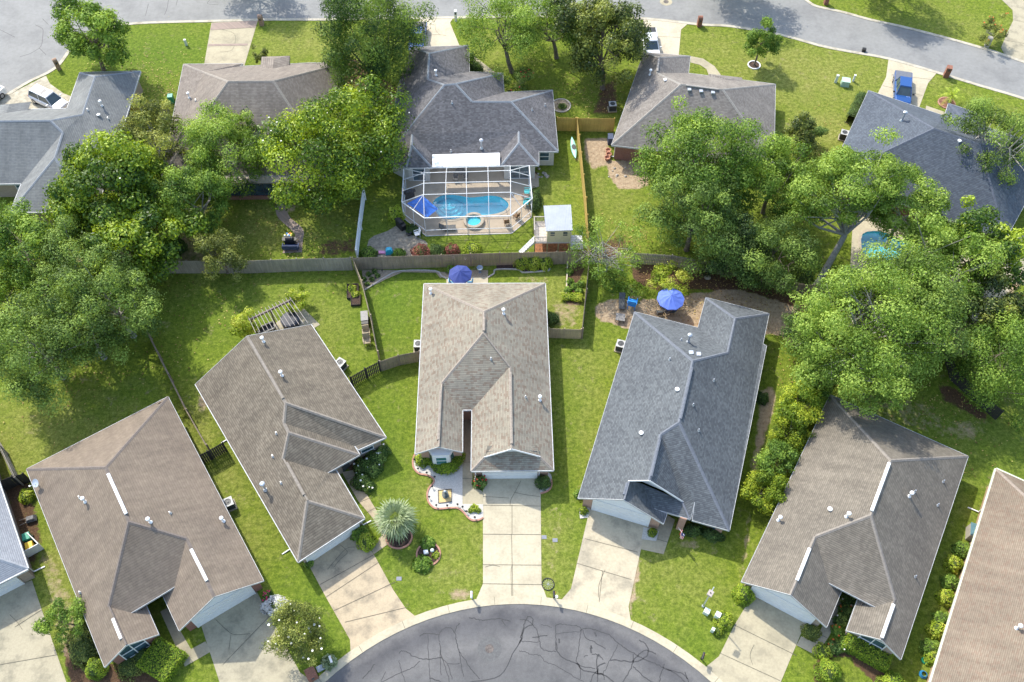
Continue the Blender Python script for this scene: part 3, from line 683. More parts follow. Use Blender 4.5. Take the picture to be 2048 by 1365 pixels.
    def ridgevent(h,a,b,mat='whitem'):
        # a,b px; laid on the roof
        P=[]
        for px in (a,b):
            z=5.5
            for _ in range(30): p=G(px[0],px[1],z); z=.5*z+.5*(h.rh(p.x,p.y)+.04)
            P.append(G(px[0],px[1],z))
        m=MB(); d=(P[1]-P[0]).normalized(); x=d.cross(Vector((0,0,1))).normalized()
        vs=[]
        for p in P:
            for o_,z_ in ((-.13,-.06),(-.11,.045),(0,.075),(.11,.045),(.13,-.06)): vs.append(p+x*o_+Vector((0,0,z_)))
        m.mesh(vs,[(0,1,6,5),(1,2,7,6),(2,3,8,7),(3,4,9,8),(0,5,9,4),(4,3,2,1,0),(5,6,7,8,9)])
        m.build('ridge_vent',M_[mat] if mat in M_ else mat,h.root)
    def onroof(h,px,py,dz=0):
        z=4.
        for _ in range(40): p=G(px,py,z); z=.5*z+.5*(h.rh(p.x,p.y))
        return G(px,py,z)
    def pipe(h,px,py,kind='tall'):
        # px,py: where the pipe meets the roof
        p=h.onroof(px,py); m=MB()
        if kind=='tall':
            m.tube([p-Vector((0,0,.1)),p+Vector((0,0,.62))],.075,10); m.lathe([(.11,-.06),(.17,0),(.09,.14)],p,12)
            m.lathe([(.15,.58),(.17,.62),(.17,.72),(.09,.78)],p,14)
        elif kind=='big':
            m.tube([p-Vector((0,0,.1)),p+Vector((0,0,1.15))],.10,10); m.lathe([(.16,-.06),(.22,0),(.12,.2)],p,12)
            m.lathe([(.2,1.08),(.22,1.14),(.22,1.24),(.1,1.32)],p,14)
        elif kind=='small':
            m.tube([p-Vector((0,0,.1)),p+Vector((0,0,.32))],.05,8); m.lathe([(.10,-.06),(.13,0),(.06,.12)],p,10)
        elif kind=='box':
            m.box(p+Vector((0,0,.1)),(.42,.42,.16),0,0,.9)
        elif kind=='cap':
            m.lathe([(.1,-.05),(.1,.12),(.19,.13),(.2,.2),(.05,.27)],p,14)
        mt={'tall':M_['whitem'],'big':M_['galv'],'small':M_['galv'],'box':M_['galv'],'cap':M_['whitem']}[kind]
        m.build('roof_vent',mt,h.root,smooth=False)
    def downspout(h,i,t,ln=.9,mat='white'):
        p,d,o=h.edge(i,t,.07); z=h.rh(p.x,p.y)
        m=MB(); m.bar(p+Vector((0,0,.12)),p+Vector((0,0,z-.15)),.08,.06); m.bar(p+Vector((0,0,.12)),p+o*ln+Vector((0,0,.05)),.09,.07)
        m.build('downspout',M_[mat],h.root)
V=lambda **k:k
# middle house
HC=House('house','house with mottled tan and rose shingles and a slot between two wings, middle',dict(
 a=(848,568),b=(1090.5,567),c=(1107,941),d=(942.5,942.5),e=(944.3,820),f=(925,820),g=(924.7,904.3),h=(830.5,908),
 k=(968.3,623,[('a','h'),('b','c')]),l=(967.5,665,[('a','h')]),j=(882,768,[('a','h')]),i=(876,894,[('a','h')]),
 m=(1020,733,[('b','c')]),n=(1023.5,898,[('b','c')]),o=(969,914,[('d','e')]),p=(1080,913,[('b','c')])),
 [('a','b','k'),('a','k','l','j','i','h'),('k','b','c','p','n','m','l'),('m','n','o','d','e'),('j','i','g','f'),('l','m','e','f','j'),('d','c','p','o')],
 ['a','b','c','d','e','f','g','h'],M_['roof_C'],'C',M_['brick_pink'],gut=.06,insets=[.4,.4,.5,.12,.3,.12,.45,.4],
 features=[('garage',2,.16,.86,0,2.15)],noedge=[('o','p'),('n','o'),('n','p')])
V_=HC.V
mb=MB(); o,p,n=V_['o'],V_['p'],V_['n']
back=Vector((0,.45,0)); m1=o.lerp(p,.5)
mb.mesh([o+back*.9+Vector((0,0,.1)),p+back*.9+Vector((0,0,.1)),n+Vector((0,.1,-.12))],[(0,1,2)]); mb.build('gable_siding',M_['gable'],HC.root)
mb=MB()
for q in (o,p): mb.bar(q+Vector((0,-.02,-.06)),n+Vector((0,-.02,-.06)),.05,.17)
mb.build('rake_board',M_['white'],HC.root)
# dutch skirt continues back under the gable
mb=MB(); oo=o+Vector((.25,.8,.45)); pp=p+Vector((-.25,.8,.45)); mb.face([o-Vector((0,0,.01)),p-Vector((0,0,.01)),pp,oo],uv=[(0,0),(6,0),(5.6,1),(.4,1)]); mb.build('skirt_roof',M_['roof_C'],HC.root)
for a in [((968.3,635),(967.8,662)),((881.5,780),(876.5,880)),((1021,745),(1023.3,888))]: HC.ridgevent(a[0],a[1],CAP['C'])
for a in [(1007,628,'tall'),(862,587,'tall'),(982,719,'small'),(1051,795,'small'),(1079.5,801,'tall')]: HC.pipe(*a)
HC.downspout(2,.97,.9); HC.downspout(2,.12,.9)
# bay window on the left wing
p,d,o=HC.edge(6,.5); bayw=MB(); rz=math.atan2(d.y,d.x)
q=[p-d*1.15-o*.1,p-d*.72+o*.62,p+d*.72+o*.62,p+d*1.15-o*.1]
bayw.prism([(v.x,v.y) for v in q],0,2.35); bayw.build('bay_wall',M_['white'],HC.root)
bb=MB(); q2=[p-d*1.25-o*.1,p-d*.77+o*.7,p+d*.77+o*.7,p+d*1.25-o*.1]; bb.prism([(v.x,v.y) for v in q2],0,.5); bb.build('bay_base',M_['brick_pink'],HC.root)
w1=MB(); mid=p+o*.65
for zz in(.72,1.35,1.98): w1.box(mid+Vector((0,0,zz)),(.95,.05,.06),rz)
for s in(-.47,.47): w1.box(mid+d*s+Vector((0,0,1.35)),(.06,.05,1.3),rz)
w1=w1.build('window',M_['white'],HC.root); g=MB(); g.box(p+o*.63+Vector((0,0,1.35)),(.92,.04,1.24),rz)
gl=g.build('pane',plain('teal_glass',(.06,.20,.21),.08,.2,2,spec=.9)); gl.data.transform(Matrix.Translation(-HC.root.location)); gl.parent=w1
for sg_ in(-1,1):
    a=p+d*sg_*1.15-o*.1; b_=p+d*sg_*.72+o*.62; mm=(a+b_)/2; dd=(b_-a).normalized(); oo=Vector((dd.y,-dd.x,0))*(1 if sg_<0 else -1)
    g=MB(); g.box(mm+oo*.01+Vector((0,0,1.3)),((b_-a).length*.6,.05,1.2),math.atan2(dd.y,dd.x)); g.build('side_pane',M_['glass'],HC.root)
# lower left brown house
H1=House('house','brown-shingled house with three white ridge vents and a satellite dish, lower left',dict(
 nw=(52.7,938.7),ne=(336,793.5),se=(527.4,1161.7),L=(358,1261.7),Lh=(311,1160),v2=(349,1174,[('L','Lh')]),lR=(317.4,1269),lRh=(276,1175),q1=(262.7,1225.8,[('lR','lRh')]),sw=(209,1334.8),
 k=(211,935,[('nw','sw'),('ne','se')]),r=(257,1044,[('nw','sw'),('ne','se')]),rt=(373,1078,[('ne','se')]),A=(428,1194,[('ne','se')]),lt=(217,1214,[('nw','sw')]),lA=(251.5,1291,[('nw','sw')])),
 [('nw','ne','k'),('nw','k','r','lt','lA','sw'),('ne','se','A','rt','r','k'),('r','rt','v2','q1','lt'),('rt','A','L','Lh','v2'),('lt','lA','lR','lRh','q1')],
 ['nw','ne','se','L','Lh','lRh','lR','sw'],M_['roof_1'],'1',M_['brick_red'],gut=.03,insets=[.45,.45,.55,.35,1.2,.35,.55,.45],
 features=[('siding',2,.02,.98,2.2,3),('garage',2,.12,.88,0,2.1),('bigwin',6,.25,.8,.4,2.6),('door',4,.4,.75,0,2.1)])
for a,b in [((216,948),(252,1028)),((382,1099),(413.5,1161.7)),((225.8,1237.6),(242,1278))]: H1.ridgevent(a,b)
for a in [(171,1004,'tall'),(301,1045,'tall'),(341,1027,'small'),(447,1043,'tall'),(160,996,'small'),(161,1186,'small')]: H1.pipe(*a)
# house left of centre
H2=House('house','taupe-shingled house with stepped hips and a pergola behind it, left of centre',dict(
 W=(390.5,769),NE=(622,649.5),E1=(772,875),X=(716,900),C2=(719.5,910,2.5),Y=(672,941),C3=(729,1037),C4=(596,1124.5),
 B=(494,672.4,[('W','C4'),('NE','E1')]),R1=(571,806,[('W','C4')]),V0=(567.5,846,[('W','C4')]),R2=(577,865.5,[('W','C4')]),R3=(565.5,919,[('W','C4')]),R4=(614,1002,[('W','C4')]),
 Ve=(709,893,2.6),Q=(655.7,945.6,[('Y','C3')])),
 [('W','B','R1','V0','R2','R3','R4','C4'),('B','NE','E1','R1'),('R1','E1','X','Ve','V0'),('V0','Ve','C2','R2'),('R2','C2','Q','R3'),('R3','Q','Y','C3','R4'),('R4','C3','C4')],
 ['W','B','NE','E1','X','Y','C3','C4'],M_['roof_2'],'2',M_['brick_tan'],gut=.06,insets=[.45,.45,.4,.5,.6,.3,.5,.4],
 features=[('garage',6,.06,.94,0,2.1),('window',3,.3,.75,.7,1.9),('door',4,.3,.6,0,2.1)])
H2.ridgevent((500,682),(566,797),CAP['2']); H2.ridgevent((573,926),(608,990),CAP['2'])
for a in [(527,684,'tall'),(564,752,'tall'),(531,980,'big'),(553,868,'small'),(546,914,'small'),(562.5,967,'small')]: H2.pipe(*a)
H2.downspout(7,.1,1.1); H2.downspout(7,.75,.9); H2.downspout(5,.98,.8)
# blue-grey house right of centre
H4=House('house','blue-grey shingled house with two stacked gables over its garage, right of centre',dict(
 nw=(1269.2,624),n1=(1396,655.8),w1=(1411.7,595.3),w2=(1538.3,627.7),w3=(1525.6,688),ne=(1533,692.3),se=(1459,1061.6),p2b=(1384,1041),gR=(1327,1048),gR2=(1334,1028),gl=(1156,996.4),p2=(1381,1039),p1=(1309,1018),
 k=(1386,722,[('nw','gl'),('ne','se')]),R1=(1358.4,845,[('nw','gl'),('ne','se')]),R2=(1321.5,869,[('nw','gl')]),R3=(1298.5,961,[('nw','gl')]),u1=(1257,961.5,[('nw','gl')]),gA=(1246.6,999.5,[('nw','gl')]),
 u2=(1365.6,1003,2.9),vE=(1389,1004.6,[('se','p2b')]),wr=(1471,637,[('w1','n1'),('w2','w3')]),wb=(1456,705,[('w1','n1'),('w2','w3')]),vv=(1283.6,967.7,[('p1','p2')])),
 [('nw','n1','wb','k'),('nw','k','R1','R2','R3','u1','gA','gl'),('k','wb','w3','ne','se','R1'),('R1','se','p2b','vE','R2'),('R2','R3','u2','p2','vE'),('u1','gA','gR','gR2','p1','vv'),('vv','p1','p2','u2'),
  ('w1','w2','wr'),('n1','w1','wr','wb'),('wr','w2','w3','wb')],
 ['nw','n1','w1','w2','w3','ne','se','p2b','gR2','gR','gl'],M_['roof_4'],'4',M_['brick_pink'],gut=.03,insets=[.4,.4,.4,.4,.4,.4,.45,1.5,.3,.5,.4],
 features=[('siding',9,.02,.98,2.2,3),('garage',9,.14,.86,0,2.1),('window',6,.35,.85,.7,1.9),('shutter',6,.2,.33,.6,2.0),('shutter',6,.87,.99,.6,2.0),('door',7,.4,.7,0,2.1)],noedge=[('R3','u1'),('R3','u2'),('u1','vv'),('u2','vv')])
H4.ridgevent((1384,735),(1361,838),CAP['4']); H4.ridgevent((1319,880),(1302,953),CAP['4']); H4.ridgevent((1255,966),(1248,990),CAP['4'])
q=H4.V; mb=MB()
up=Vector((0,0,.03)); mb.mesh([q['R3']-Vector((0,0,.1)),q['u1']+Vector((0,.1,0)),q['vv']+Vector((0,.2,0)),q['u2']+Vector((0,.2,.0))],[(0,1,2),(0,2,3)]); mb.build('upper_gable_siding',M_['gable'],H4.root)
mb=MB(); mb.bar(q['R3']+Vector((0,-.03,-.04)),q['u2']+Vector((0,-.03,-.04)),.05,.18); mb.bar(q['R3']+Vector((0,-.03,-.04)),q['u1']+Vector((0,-.03,-.04)),.05,.14); mb.build('rake_board',M_['white'],H4.root)
for a in [(1376,685,'big'),(1362,681,'small'),(1382,707,'box'),(1397,710,'box'),(1339,720,'small'),(1354,781,'cap'),(1282,868,'cap'),(1427,762,'small'),(1386,811,'small'),(1397,862,'small')]: H4.pipe(*a)
for px,py in [(1355,1046),(1362,1048)]: pass
mb=MB(); p=G(1359,1055); mb.box(p+Vector((0,0,1.25)),(.55,.55,2.5),R(-18)); mb.build('porch_column',M_['brick_pink'],H4.root)
# lower right brown house
H5=House('house','grey-brown house with three white ridge vents, lower right',dict(
 nw=(1660,790),ne=(1936.6,912.8),se=(1802,1319.2),lL=(1692.7,1261.5),lLh=(1723,1178),q2=(1750,1214,[('lL','lLh')]),gR=(1653.4,1254.8),gRh=(1689,1168),q1=(1657.9,1166.5,[('gR','gRh')]),gl=(1482.7,1163.6),
 k=(1781.8,921,[('nw','gl'),('ne','se')]),R1=(1742,1031,[('nw','gl'),('ne','se')]),R2=(1631,1073.4,[('nw','gl')]),gA=(1581.5,1190,[('nw','gl')]),R3=(1790.4,1201,[('ne','se')]),lA=(1762.3,1279.5,[('ne','se')])),
 [('nw','ne','k'),('nw','k','R1','R2','gA','gl'),('k','ne','se','lA','R3','R1'),('R1','R3','q2','q1','R2'),('R2','gA','gR','gRh','q1'),('R3','lA','lL','lLh','q2')],
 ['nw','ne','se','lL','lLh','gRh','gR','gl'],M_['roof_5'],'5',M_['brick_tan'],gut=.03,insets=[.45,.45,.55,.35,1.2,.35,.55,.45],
 features=[('siding',6,.02,.98,2.2,3),('garage',6,.1,.9,0,2.1),('bigwin',2,.22,.75,.4,2.5),('door',4,.3,.6,0,2.1)])
for a,b in [((1779,926),(1743.5,1022)),((1619.5,1097),(1594,1161)),((1787.5,1209),(1763.8,1276))]: H5.ridgevent(a,b)
for a in [(1693,1034,'tall'),(1659,1020,'cap'),(1557,1041,'tall'),(1818,993,'tall'),(1829,984,'small'),(1875,1011,'small'),(1886,964,'small'),(1830,1154,'small')]: H5.pipe(*a)
# right edge house (only its west slope in view)
def ext(a,b,d): dd=(b-a).normalized(); return b+dd*d
a=G(1992.5,938,EZ); b=G(1861.5,1365,EZ); d=(b-a).normalized(); n=Vector((-d.y,d.x,0)); n=n if n.x>0 else -n; b2=a+d*24
def wpx(p):
    x,y,z=p.x,p.y,p.z-H; w_=y*c_-z*s_; return (1024+F*x/w_,682.5-F*(y*s_+z*c_)/w_)
Wd=6.6
vs=dict(nw=(*wpx(a),EZ),sw=(*wpx(b2),EZ),ne=(*wpx(a+n*2*Wd),EZ),se=(*wpx(b2+n*2*Wd),EZ))
k=a+n*Wd+d*Wd+Vector((0,0,Wd*SL)); l=b2+n*Wd-d*Wd+Vector((0,0,Wd*SL))
vs['k']=(*wpx(k),k.z); vs['l']=(*wpx(l),l.z)
H6=House('house','long house with pinkish tan shingles and a cream gutter at the right edge',vs,[('nw','ne','k'),('nw','k','l','sw'),('k','ne','se','l'),('l','se','sw')],['nw','ne','se','sw'],M_['roof_6'],'6',M_['brick_pink'],gut=.12,gutcol='cream',insets=.4) if M_.setdefault('cream',plain('cream_gutter',(.62,.66,.50),.5,.04)) else None
H6.pipe(2033,1257,'tall'); H6.downspout(3,.88,.9); 
# left edge house
cn=G(55.6,1137.6,EZ); u=(G(0,972,EZ)-cn).normalized(); v=Vector((-u.y,u.x,0)); v=v if v.x<0 else -v
L_,Wd=17.,10.5
P={'se':cn,'ne':cn+u*L_,'nw':cn+u*L_+v*Wd,'sw':cn+v*Wd,'k':cn+v*Wd/2+u*Wd/2+Vector((0,0,Wd/2*SL)),'l':cn+u*(L_-Wd/2)+v*Wd/2+Vector((0,0,Wd/2*SL))}
vs={a_:(*wpx(b_),b_.z) for a_,b_ in P.items()}
H0=House('house','pale blue-grey house cut off by the left edge, beside two wheeled bins',vs,[('se','sw','k'),('se','k','l','ne'),('ne','l','nw'),('nw','l','k','sw')],['se','ne','nw','sw'],M_['roof_0'],'0',M_['brick_tan'],gut=.1,insets=.4,
 features=[('garage',3,.08,.9,0,2.1)])
H0.downspout(0,.03,.9)
# top-left slate house
T1=House('house','slate-grey house with a projecting garage wing by the white car, upper left',dict(
 n1=(159.7,145.5),n2=(281,142.5),se=(192,425),sw=(20.4,424.6),s2=(43,367.4),s3=(-140,370),w3=(-140,223),n4=(134,217.5),
 g1=(189.7,152.7,[('n2','se')]),g2=(164.7,229,[('n1','n4')]),m1=(100,241,[('s2','s3'),('w3','n4')]),m0=(-60,242.5,[('s2','s3')]),rr=(125,265,[('se','n2')]),r2=(109,316,[('se','n2')])),
 [('n1','n2','g1'),('n1','g1','g2','n4'),('g1','n2','se','r2','rr','m1','g2'),('n4','g2','m1','m0','w3'),('m0','m1','rr','s2','s3'),('rr','r2','sw','s2'),('r2','se','sw'),('m0','s3','w3')],
 ['n1','n2','se','sw','s2','s3','w3','n4'],M_['roof_T1'],'T1',M_['brick_tan'],gut=.06,insets=.45,features=[('bigwin',4,.03,.16,.8,2.0)])
for a in [(204,212,'tall'),(198,232,'cap'),(176,222,'small'),(217,239,'small')]: T1.pipe(*a)
mb=MB(); e=[G(x,y,z) for x,y,z in [(-14,211,2.6),(19.3,208.4,3.35),(62.5,203.8,2.6),(56,221,2.75),(11,229,3.6),(-20,232,3.6)]]
mb.face([e[1],e[2],e[3],e[4]],uv=[(0,1),(2,1),(2,0),(0,0)]); mb.face([e[0],e[1],e[4],e[5]],uv=[(0,1),(2,1),(2,0),(0,0)]); mb.face([e[0]-Vector((0,0,.2)),e[2]-Vector((0,0,.2)),e[2],e[1],e[0]],uv=[(0,0)]*5); mb.build('porch_roof',M_['roof_T1'],T1.root)
# top taupe house
T2=House('house','long warm-taupe house behind the magnolias with a screened porch, top left',dict(
 nw=(367,128.6),g2=(486,127.5),x1=(480,133),x2=(619,126),ne=(690,126),se=(672,352),sw=(322,352),
 g1=(407,144.4,3.6),a=(456,163,[('nw','g2'),('sw','se')]),b=(547,162,[('nw','g2'),('sw','se')])),
 [('nw','g2','g1'),('nw','g1','a','sw'),('g1','g2','x1','x2','ne','b','a'),('a','b','se','sw'),('b','ne','se')],
 ['nw','g2','x1','x2','ne','se','sw'],M_['roof_T2'],'T2',M_['brick_tan'],insets=.45)
for a in [(379,196,'tall'),(392,203,'small'),(408,227,'small')]: T2.pipe(*a)
p=T2.onroof(432,218); mb=MB(); mb.lathe([(.12,-.1),(.12,.25),(.2,.27),(.2,.4),(.08,.46)],p,12); mb.build('roof_vent',M_['black'],T2.root)
mb=MB(); e=[G(*q) for q in [(523,114,2.6),(579.6,112,2.6),(578,133,2.7),(546,140,3.5),(521,133,2.7),(548,118.5,3.3)]]
mb.face([e[0],e[5],e[3],e[4]],uv=[(0,1),(0,0),(1.5,0),(1.5,1)]); mb.face([e[5],e[1],e[2],e[3]],uv=[(0,0),(2,0),(2,1),(0,1)]); mb.face([e[0],e[1],e[5]],uv=[(0,0),(2,0),(1,1)]); mb.prism([(v.x,v.y) for v in (e[0],e[1],e[2],e[4])],2.3,2.55); mb.build('entry_roof',M_['roof_T2'],T2.root)
pp=[G(430,342,2.6),G(640,338,2.6),G(606,365,2.3),G(452,367,2.3)]
mb=MB(); mb.face(pp); mb.face([q-Vector((0,0,.1)) for q in pp[::-1]]); 
for i in range(4): a,b=pp[i],pp[(i+1)%4]; mb.face([b,a,a-Vector((0,0,.1)),b-Vector((0,0,.1))])
nn=26
for k in range(nn): a=pp[0].lerp(pp[1],k/nn); b=pp[3].lerp(pp[2],k/nn); mb.bar(a+Vector((0,0,.02)),b+Vector((0,0,.02)),.05,.04)
mb.build('porch_roof',plain('tan_metal',(.50,.42,.36),.6,.08,3),T2.root)
mb=MB(); a,b=G(456,399,0),G(610,397,0); mb.bar(a+Vector((0,0,.25)),b+Vector((0,0,.25)),.2,.5); mb.build('porch_base',M_['brick_red'],T2.root)
mb=MB(); 
for k in range(9): q=a.lerp(b,k/8); mb.bar(q+Vector((0,0,.5)),q+Vector((0,0,2.25)),.07)
mb.bar(a+Vector((0,0,1.2)),b+Vector((0,0,1.2)),.05); mb.build('porch_post',M_['dgrey'],T2.root)
mb=MB(); mb.bar(a+Vector((0,.06,1.35)),b+Vector((0,.06,1.35)),.03,1.75); mb.build('porch_screen',M_['glassb'],T2.root)
# pool house
T3=House('house','dark charcoal house with stepped roof corners and a screened pool behind',dict(
 n0=(822,95),n1=(937.5,91),e1=(939,144),n2=(1005.6,146.5),e2=(1008.3,185),n3=(1105,180.4),e3=(1116.4,303.4),br=(1077.4,303.5),s2=(1077.8,331),s1=(1001.5,332),wr=(999.5,308),wl=(864.7,310),s4=(864.7,336),s5=(812,336),wbl=(772,314),nwb=(797,170),
 g1=(858,106.5,[('n1','e1')]),g2=(855,158,[('n1','e1')]),m1=(888.7,169.5,[('wr','br')]),m2=(911,167.4,[('wr','br')]),m3=(944,203,[('wr','br')]),m4=(1022,203.3,[('wr','br')]),
 q1=(1037.4,262.8,[('wr','br')]),q2=(1038,285.4,[('wr','br')]),q3=(824,269,[('wr','br')]),q4=(823,290.5,[('wr','br')])),
 [('n0','n1','g1'),('g1','n1','e1','g2'),('n0','g1','g2','m1','wbl','nwb'),('g2','e1','n2','m2','m1'),('m2','n2','e2','m3'),('m3','e2','n3','m4'),('m4','n3','e3'),('m1','m2','m3','m4','e3','br','q1','wr','wl','q3','wbl'),
  ('q1','br','s2','q2'),('q2','s2','s1'),('q1','q2','s1','wr'),('q3','wl','s4','q4'),('q4','s4','s5'),('q3','q4','s5','wbl')],
 ['n0','n1','e1','n2','e2','n3','e3','br','s2','s1','wr','wl','s4','s5','wbl','nwb'],M_['roof_T3'],'T3',M_['stucco'],insets=.4,levels=[('q2','q1'),('q4','q3')],
 features=[('window',6,.25,.75,.8,2.0),('bigwin',8,.15,.85,.2,2.1),('bigwin',12,.2,.8,.2,2.1)])
for a in [(963,297,'big'),(902,304,'small'),(904,207,'small'),(1064,221,'small'),(1090,212,'small'),(872,151,'tall'),(809,169,'small')]: T3.pipe(*a)
pp=[G(864.7,309.5,3.0),G(999,306,3.0),G(999.6,330.5,2.85),G(865,334,2.85)]
mb=MB(); mb.mesh(pp+[q-Vector((0,0,.16)) for q in pp],[(3,2,1,0),(4,5,6,7),(0,1,5,4),(1,2,6,5),(2,3,7,6),(3,0,4,7)]); mb.build('porch_roof',plain('bright_white_panel',(.93,.93,.93),.4,.01),T3.root)
# wood trim etc: top right houses
T4=House('house','stone-grey house with three square roof vents and a red brick back wall',dict(
 n0=(1287.6,104.8),n1=(1381,112.4),e1=(1377,146.7),ne=(1551,168.6),se=(1548,328),sw=(1222.9,290.5),
 g1=(1318,115,[('n1','e1')]),g2=(1314,146,[('n1','e1')]),a=(1362,168.6,[('e1','ne'),('sw','se')]),b=(1445.7,179,[('e1','ne'),('sw','se')])),
 [('n0','n1','g1'),('g1','n1','e1','g2'),('n0','g1','g2','a','sw'),('g2','e1','ne','b','a'),('b','ne','se'),('a','b','se','sw')],
 ['n0','n1','e1','ne','se','sw'],M_['roof_T4'],'T4',M_['brick_red'],insets=.4,features=[('window',4,.45,.55,.8,2.0),('window',4,.2,.3,.8,2.0)])
T4.ridgevent((1372,170.5),(1437,179),CAP['T4']); T4.ridgevent((1317.5,120),(1314.5,143),CAP['T4'])
for a in [(1378.5,181,'box'),(1402,184,'box'),(1425.5,187,'box'),(1300,150,'tall'),(1330,162,'cap'),(1515,258,'small')]: T4.pipe(*a)
mb=MB(); e=[G(*q) for q in [(1418,148,2.6),(1484,155.5,2.6),(1486,163,2.9),(1453,163,3.1),(1419,157,2.9),(1452,157,3.2)]]
mb.face([e[0],e[1],e[5]],uv=[(0,0),(2,0),(1,1)]); mb.face([e[0],e[5],e[3],e[4]],uv=[(0,1),(0,0),(1.5,0),(1.5,1)]); mb.face([e[5],e[1],e[2],e[3]],uv=[(0,0),(2,0),(2,1),(0,1)]); mb.prism([(v.x,v.y) for v in (e[0],e[1],e[2],e[4])],2.3,2.55); mb.build('entry_roof',M_['roof_T4'],T4.root)
T4.downspout(5,.02,.5)
T5=House('house','deep blue-shingled house in the top right corner with a blue pickup in front',dict(
 nw=(1737,181.3),nx=(1889,232),n2=(1897,207),n3=(1963,229),n4=(1958,250),ne=(2110,298),se=(2012,478),sw=(1655,358),
 a=(1868.6,257,[('nw','nx'),('sw','se')]),b=(1960,288,[('nw','nx'),('sw','se')]),pr=(1926,236,3.1),pb=(1915,255,3.2)),
 [('nw','nx','pb','n4','ne','b','a'),('nw','a','sw'),('a','b','se','sw'),('b','ne','se'),('n2','n3','pr'),('n2','pr','pb','nx'),('pr','n3','n4','pb')],
 ['nw','nx','n2','n3','n4','ne','se','sw'],M_['roof_T5'],'T5',M_['brick_red'],insets=.4,features=[('window',6,.25,.35,.8,2.0),('panel',6,.12,.2,0,2.2)])
T5.pipe(1803,242,'big'); T5.pipe(1781,273,'small'); T5.pipe(1935,395,'small'); T5.pipe(1918,284,'cap')
# ------------------------------------------------------------------ vegetation
def leafmat(name,dark,mid,light,gloss=.6,trans=.30,tcol=None):
    m,t,b=newmat(name)
    a=N(t,'Attribute'); a.attribute_name='tint'
    c=ramp(t,a.outputs['Fac'],[(0,dark),(.5,mid),(1,light)])
    t.links.new(c,b.inputs['Base Color']); b.inputs['Roughness'].default_value=gloss; b.inputs['Specular IOR Level'].default_value=.25
    tr=N(t,'BsdfTranslucent'); hs=N(t,'HueSaturation'); hs.inputs['Value'].default_value=1.5; hs.inputs['Hue'].default_value=.485; hs.inputs['Saturation'].default_value=1.1
    t.links.new(c,hs.inputs['Color']); t.links.new(hs.outputs[0],tr.inputs['Color'])
    mx=N(t,'MixShader'); mx.inputs[0].default_value=trans
    out=t.nodes['Material Output']; t.links.new(b.outputs[0],mx.inputs[1]); t.links.new(tr.outputs[0],mx.inputs[2]); t.links.new(mx.outputs[0],out.inputs[0])
    return m
LM={
'oak':leafmat('oak_leaves',(0.052,0.093,0.021),(0.139,0.219,0.046),(0.289,0.403,0.082)),
'green':leafmat('green_leaves',(0.050,0.103,0.018),(0.147,0.251,0.037),(0.325,0.451,0.077)),
'light':leafmat('light_leaves',(0.076,0.132,0.021),(0.182,0.294,0.043),(0.360,0.477,0.095)),
'mag':leafmat('magnolia_leaves',(0.036,0.082,0.016),(0.127,0.215,0.022),(0.406,0.506,0.053),gloss=.42,trans=.28),
'magd':leafmat('dark_magnolia_leaves',(0.019,0.038,0.011),(0.078,0.115,0.026),(0.278,0.309,0.062),gloss=.42,trans=.22),
'pine':leafmat('cypress_leaves',(0.019,0.048,0.013),(0.074,0.140,0.027),(0.233,0.333,0.058)),
'dark':leafmat('dark_leaves',(0.019,0.043,0.014),(0.070,0.125,0.033),(0.179,0.277,0.065)),
'yel':leafmat('yellow_leaves',(.055,.095,.010),(.15,.23,.018),(.37,.42,.035)),
'olive':leafmat('olive_leaves',(0.053,0.073,0.019),(0.166,0.202,0.045),(0.430,0.454,0.117)),
'palm':leafmat('palm_leaves',(.10,.14,.065),(.25,.31,.15),(.42,.47,.30),trans=.2),
'grey':leafmat('grey_foliage',(0.480,0.439,0.413),(0.600,0.600,0.600),(0.600,0.600,0.600),trans=.2),
'hedge':leafmat('hedge_leaves',(0.057,0.101,0.013),(0.191,0.305,0.026),(0.486,0.540,0.062)),
'lime':leafmat('lime_leaves',(0.107,0.166,0.015),(0.327,0.439,0.037),(0.600,0.600,0.122)),
'red':leafmat('red_leaves',(0.068,0.024,0.026),(0.230,0.085,0.066),(0.549,0.220,0.146)),
'mix':leafmat('flowerbed_leaves',(0.024,0.052,0.015),(0.105,0.186,0.041),(0.374,0.484,0.122)),
}
BARK=plain('bark',(.19,.155,.125),.95,.25,4,bumps=.4); BARKL=plain('pale_bark',(.36,.34,.31),.95,.18,5,bumps=.3)
PET=plain('white_petals',(.82,.80,.72),.6,.05); PETR=plain('red_petals',(.55,.03,.03),.6,.2); PETO=plain('orange_petals',(.75,.16,.03),.6,.2); PETP=plain('pink_petals',(.75,.04,.16),.6,.2)
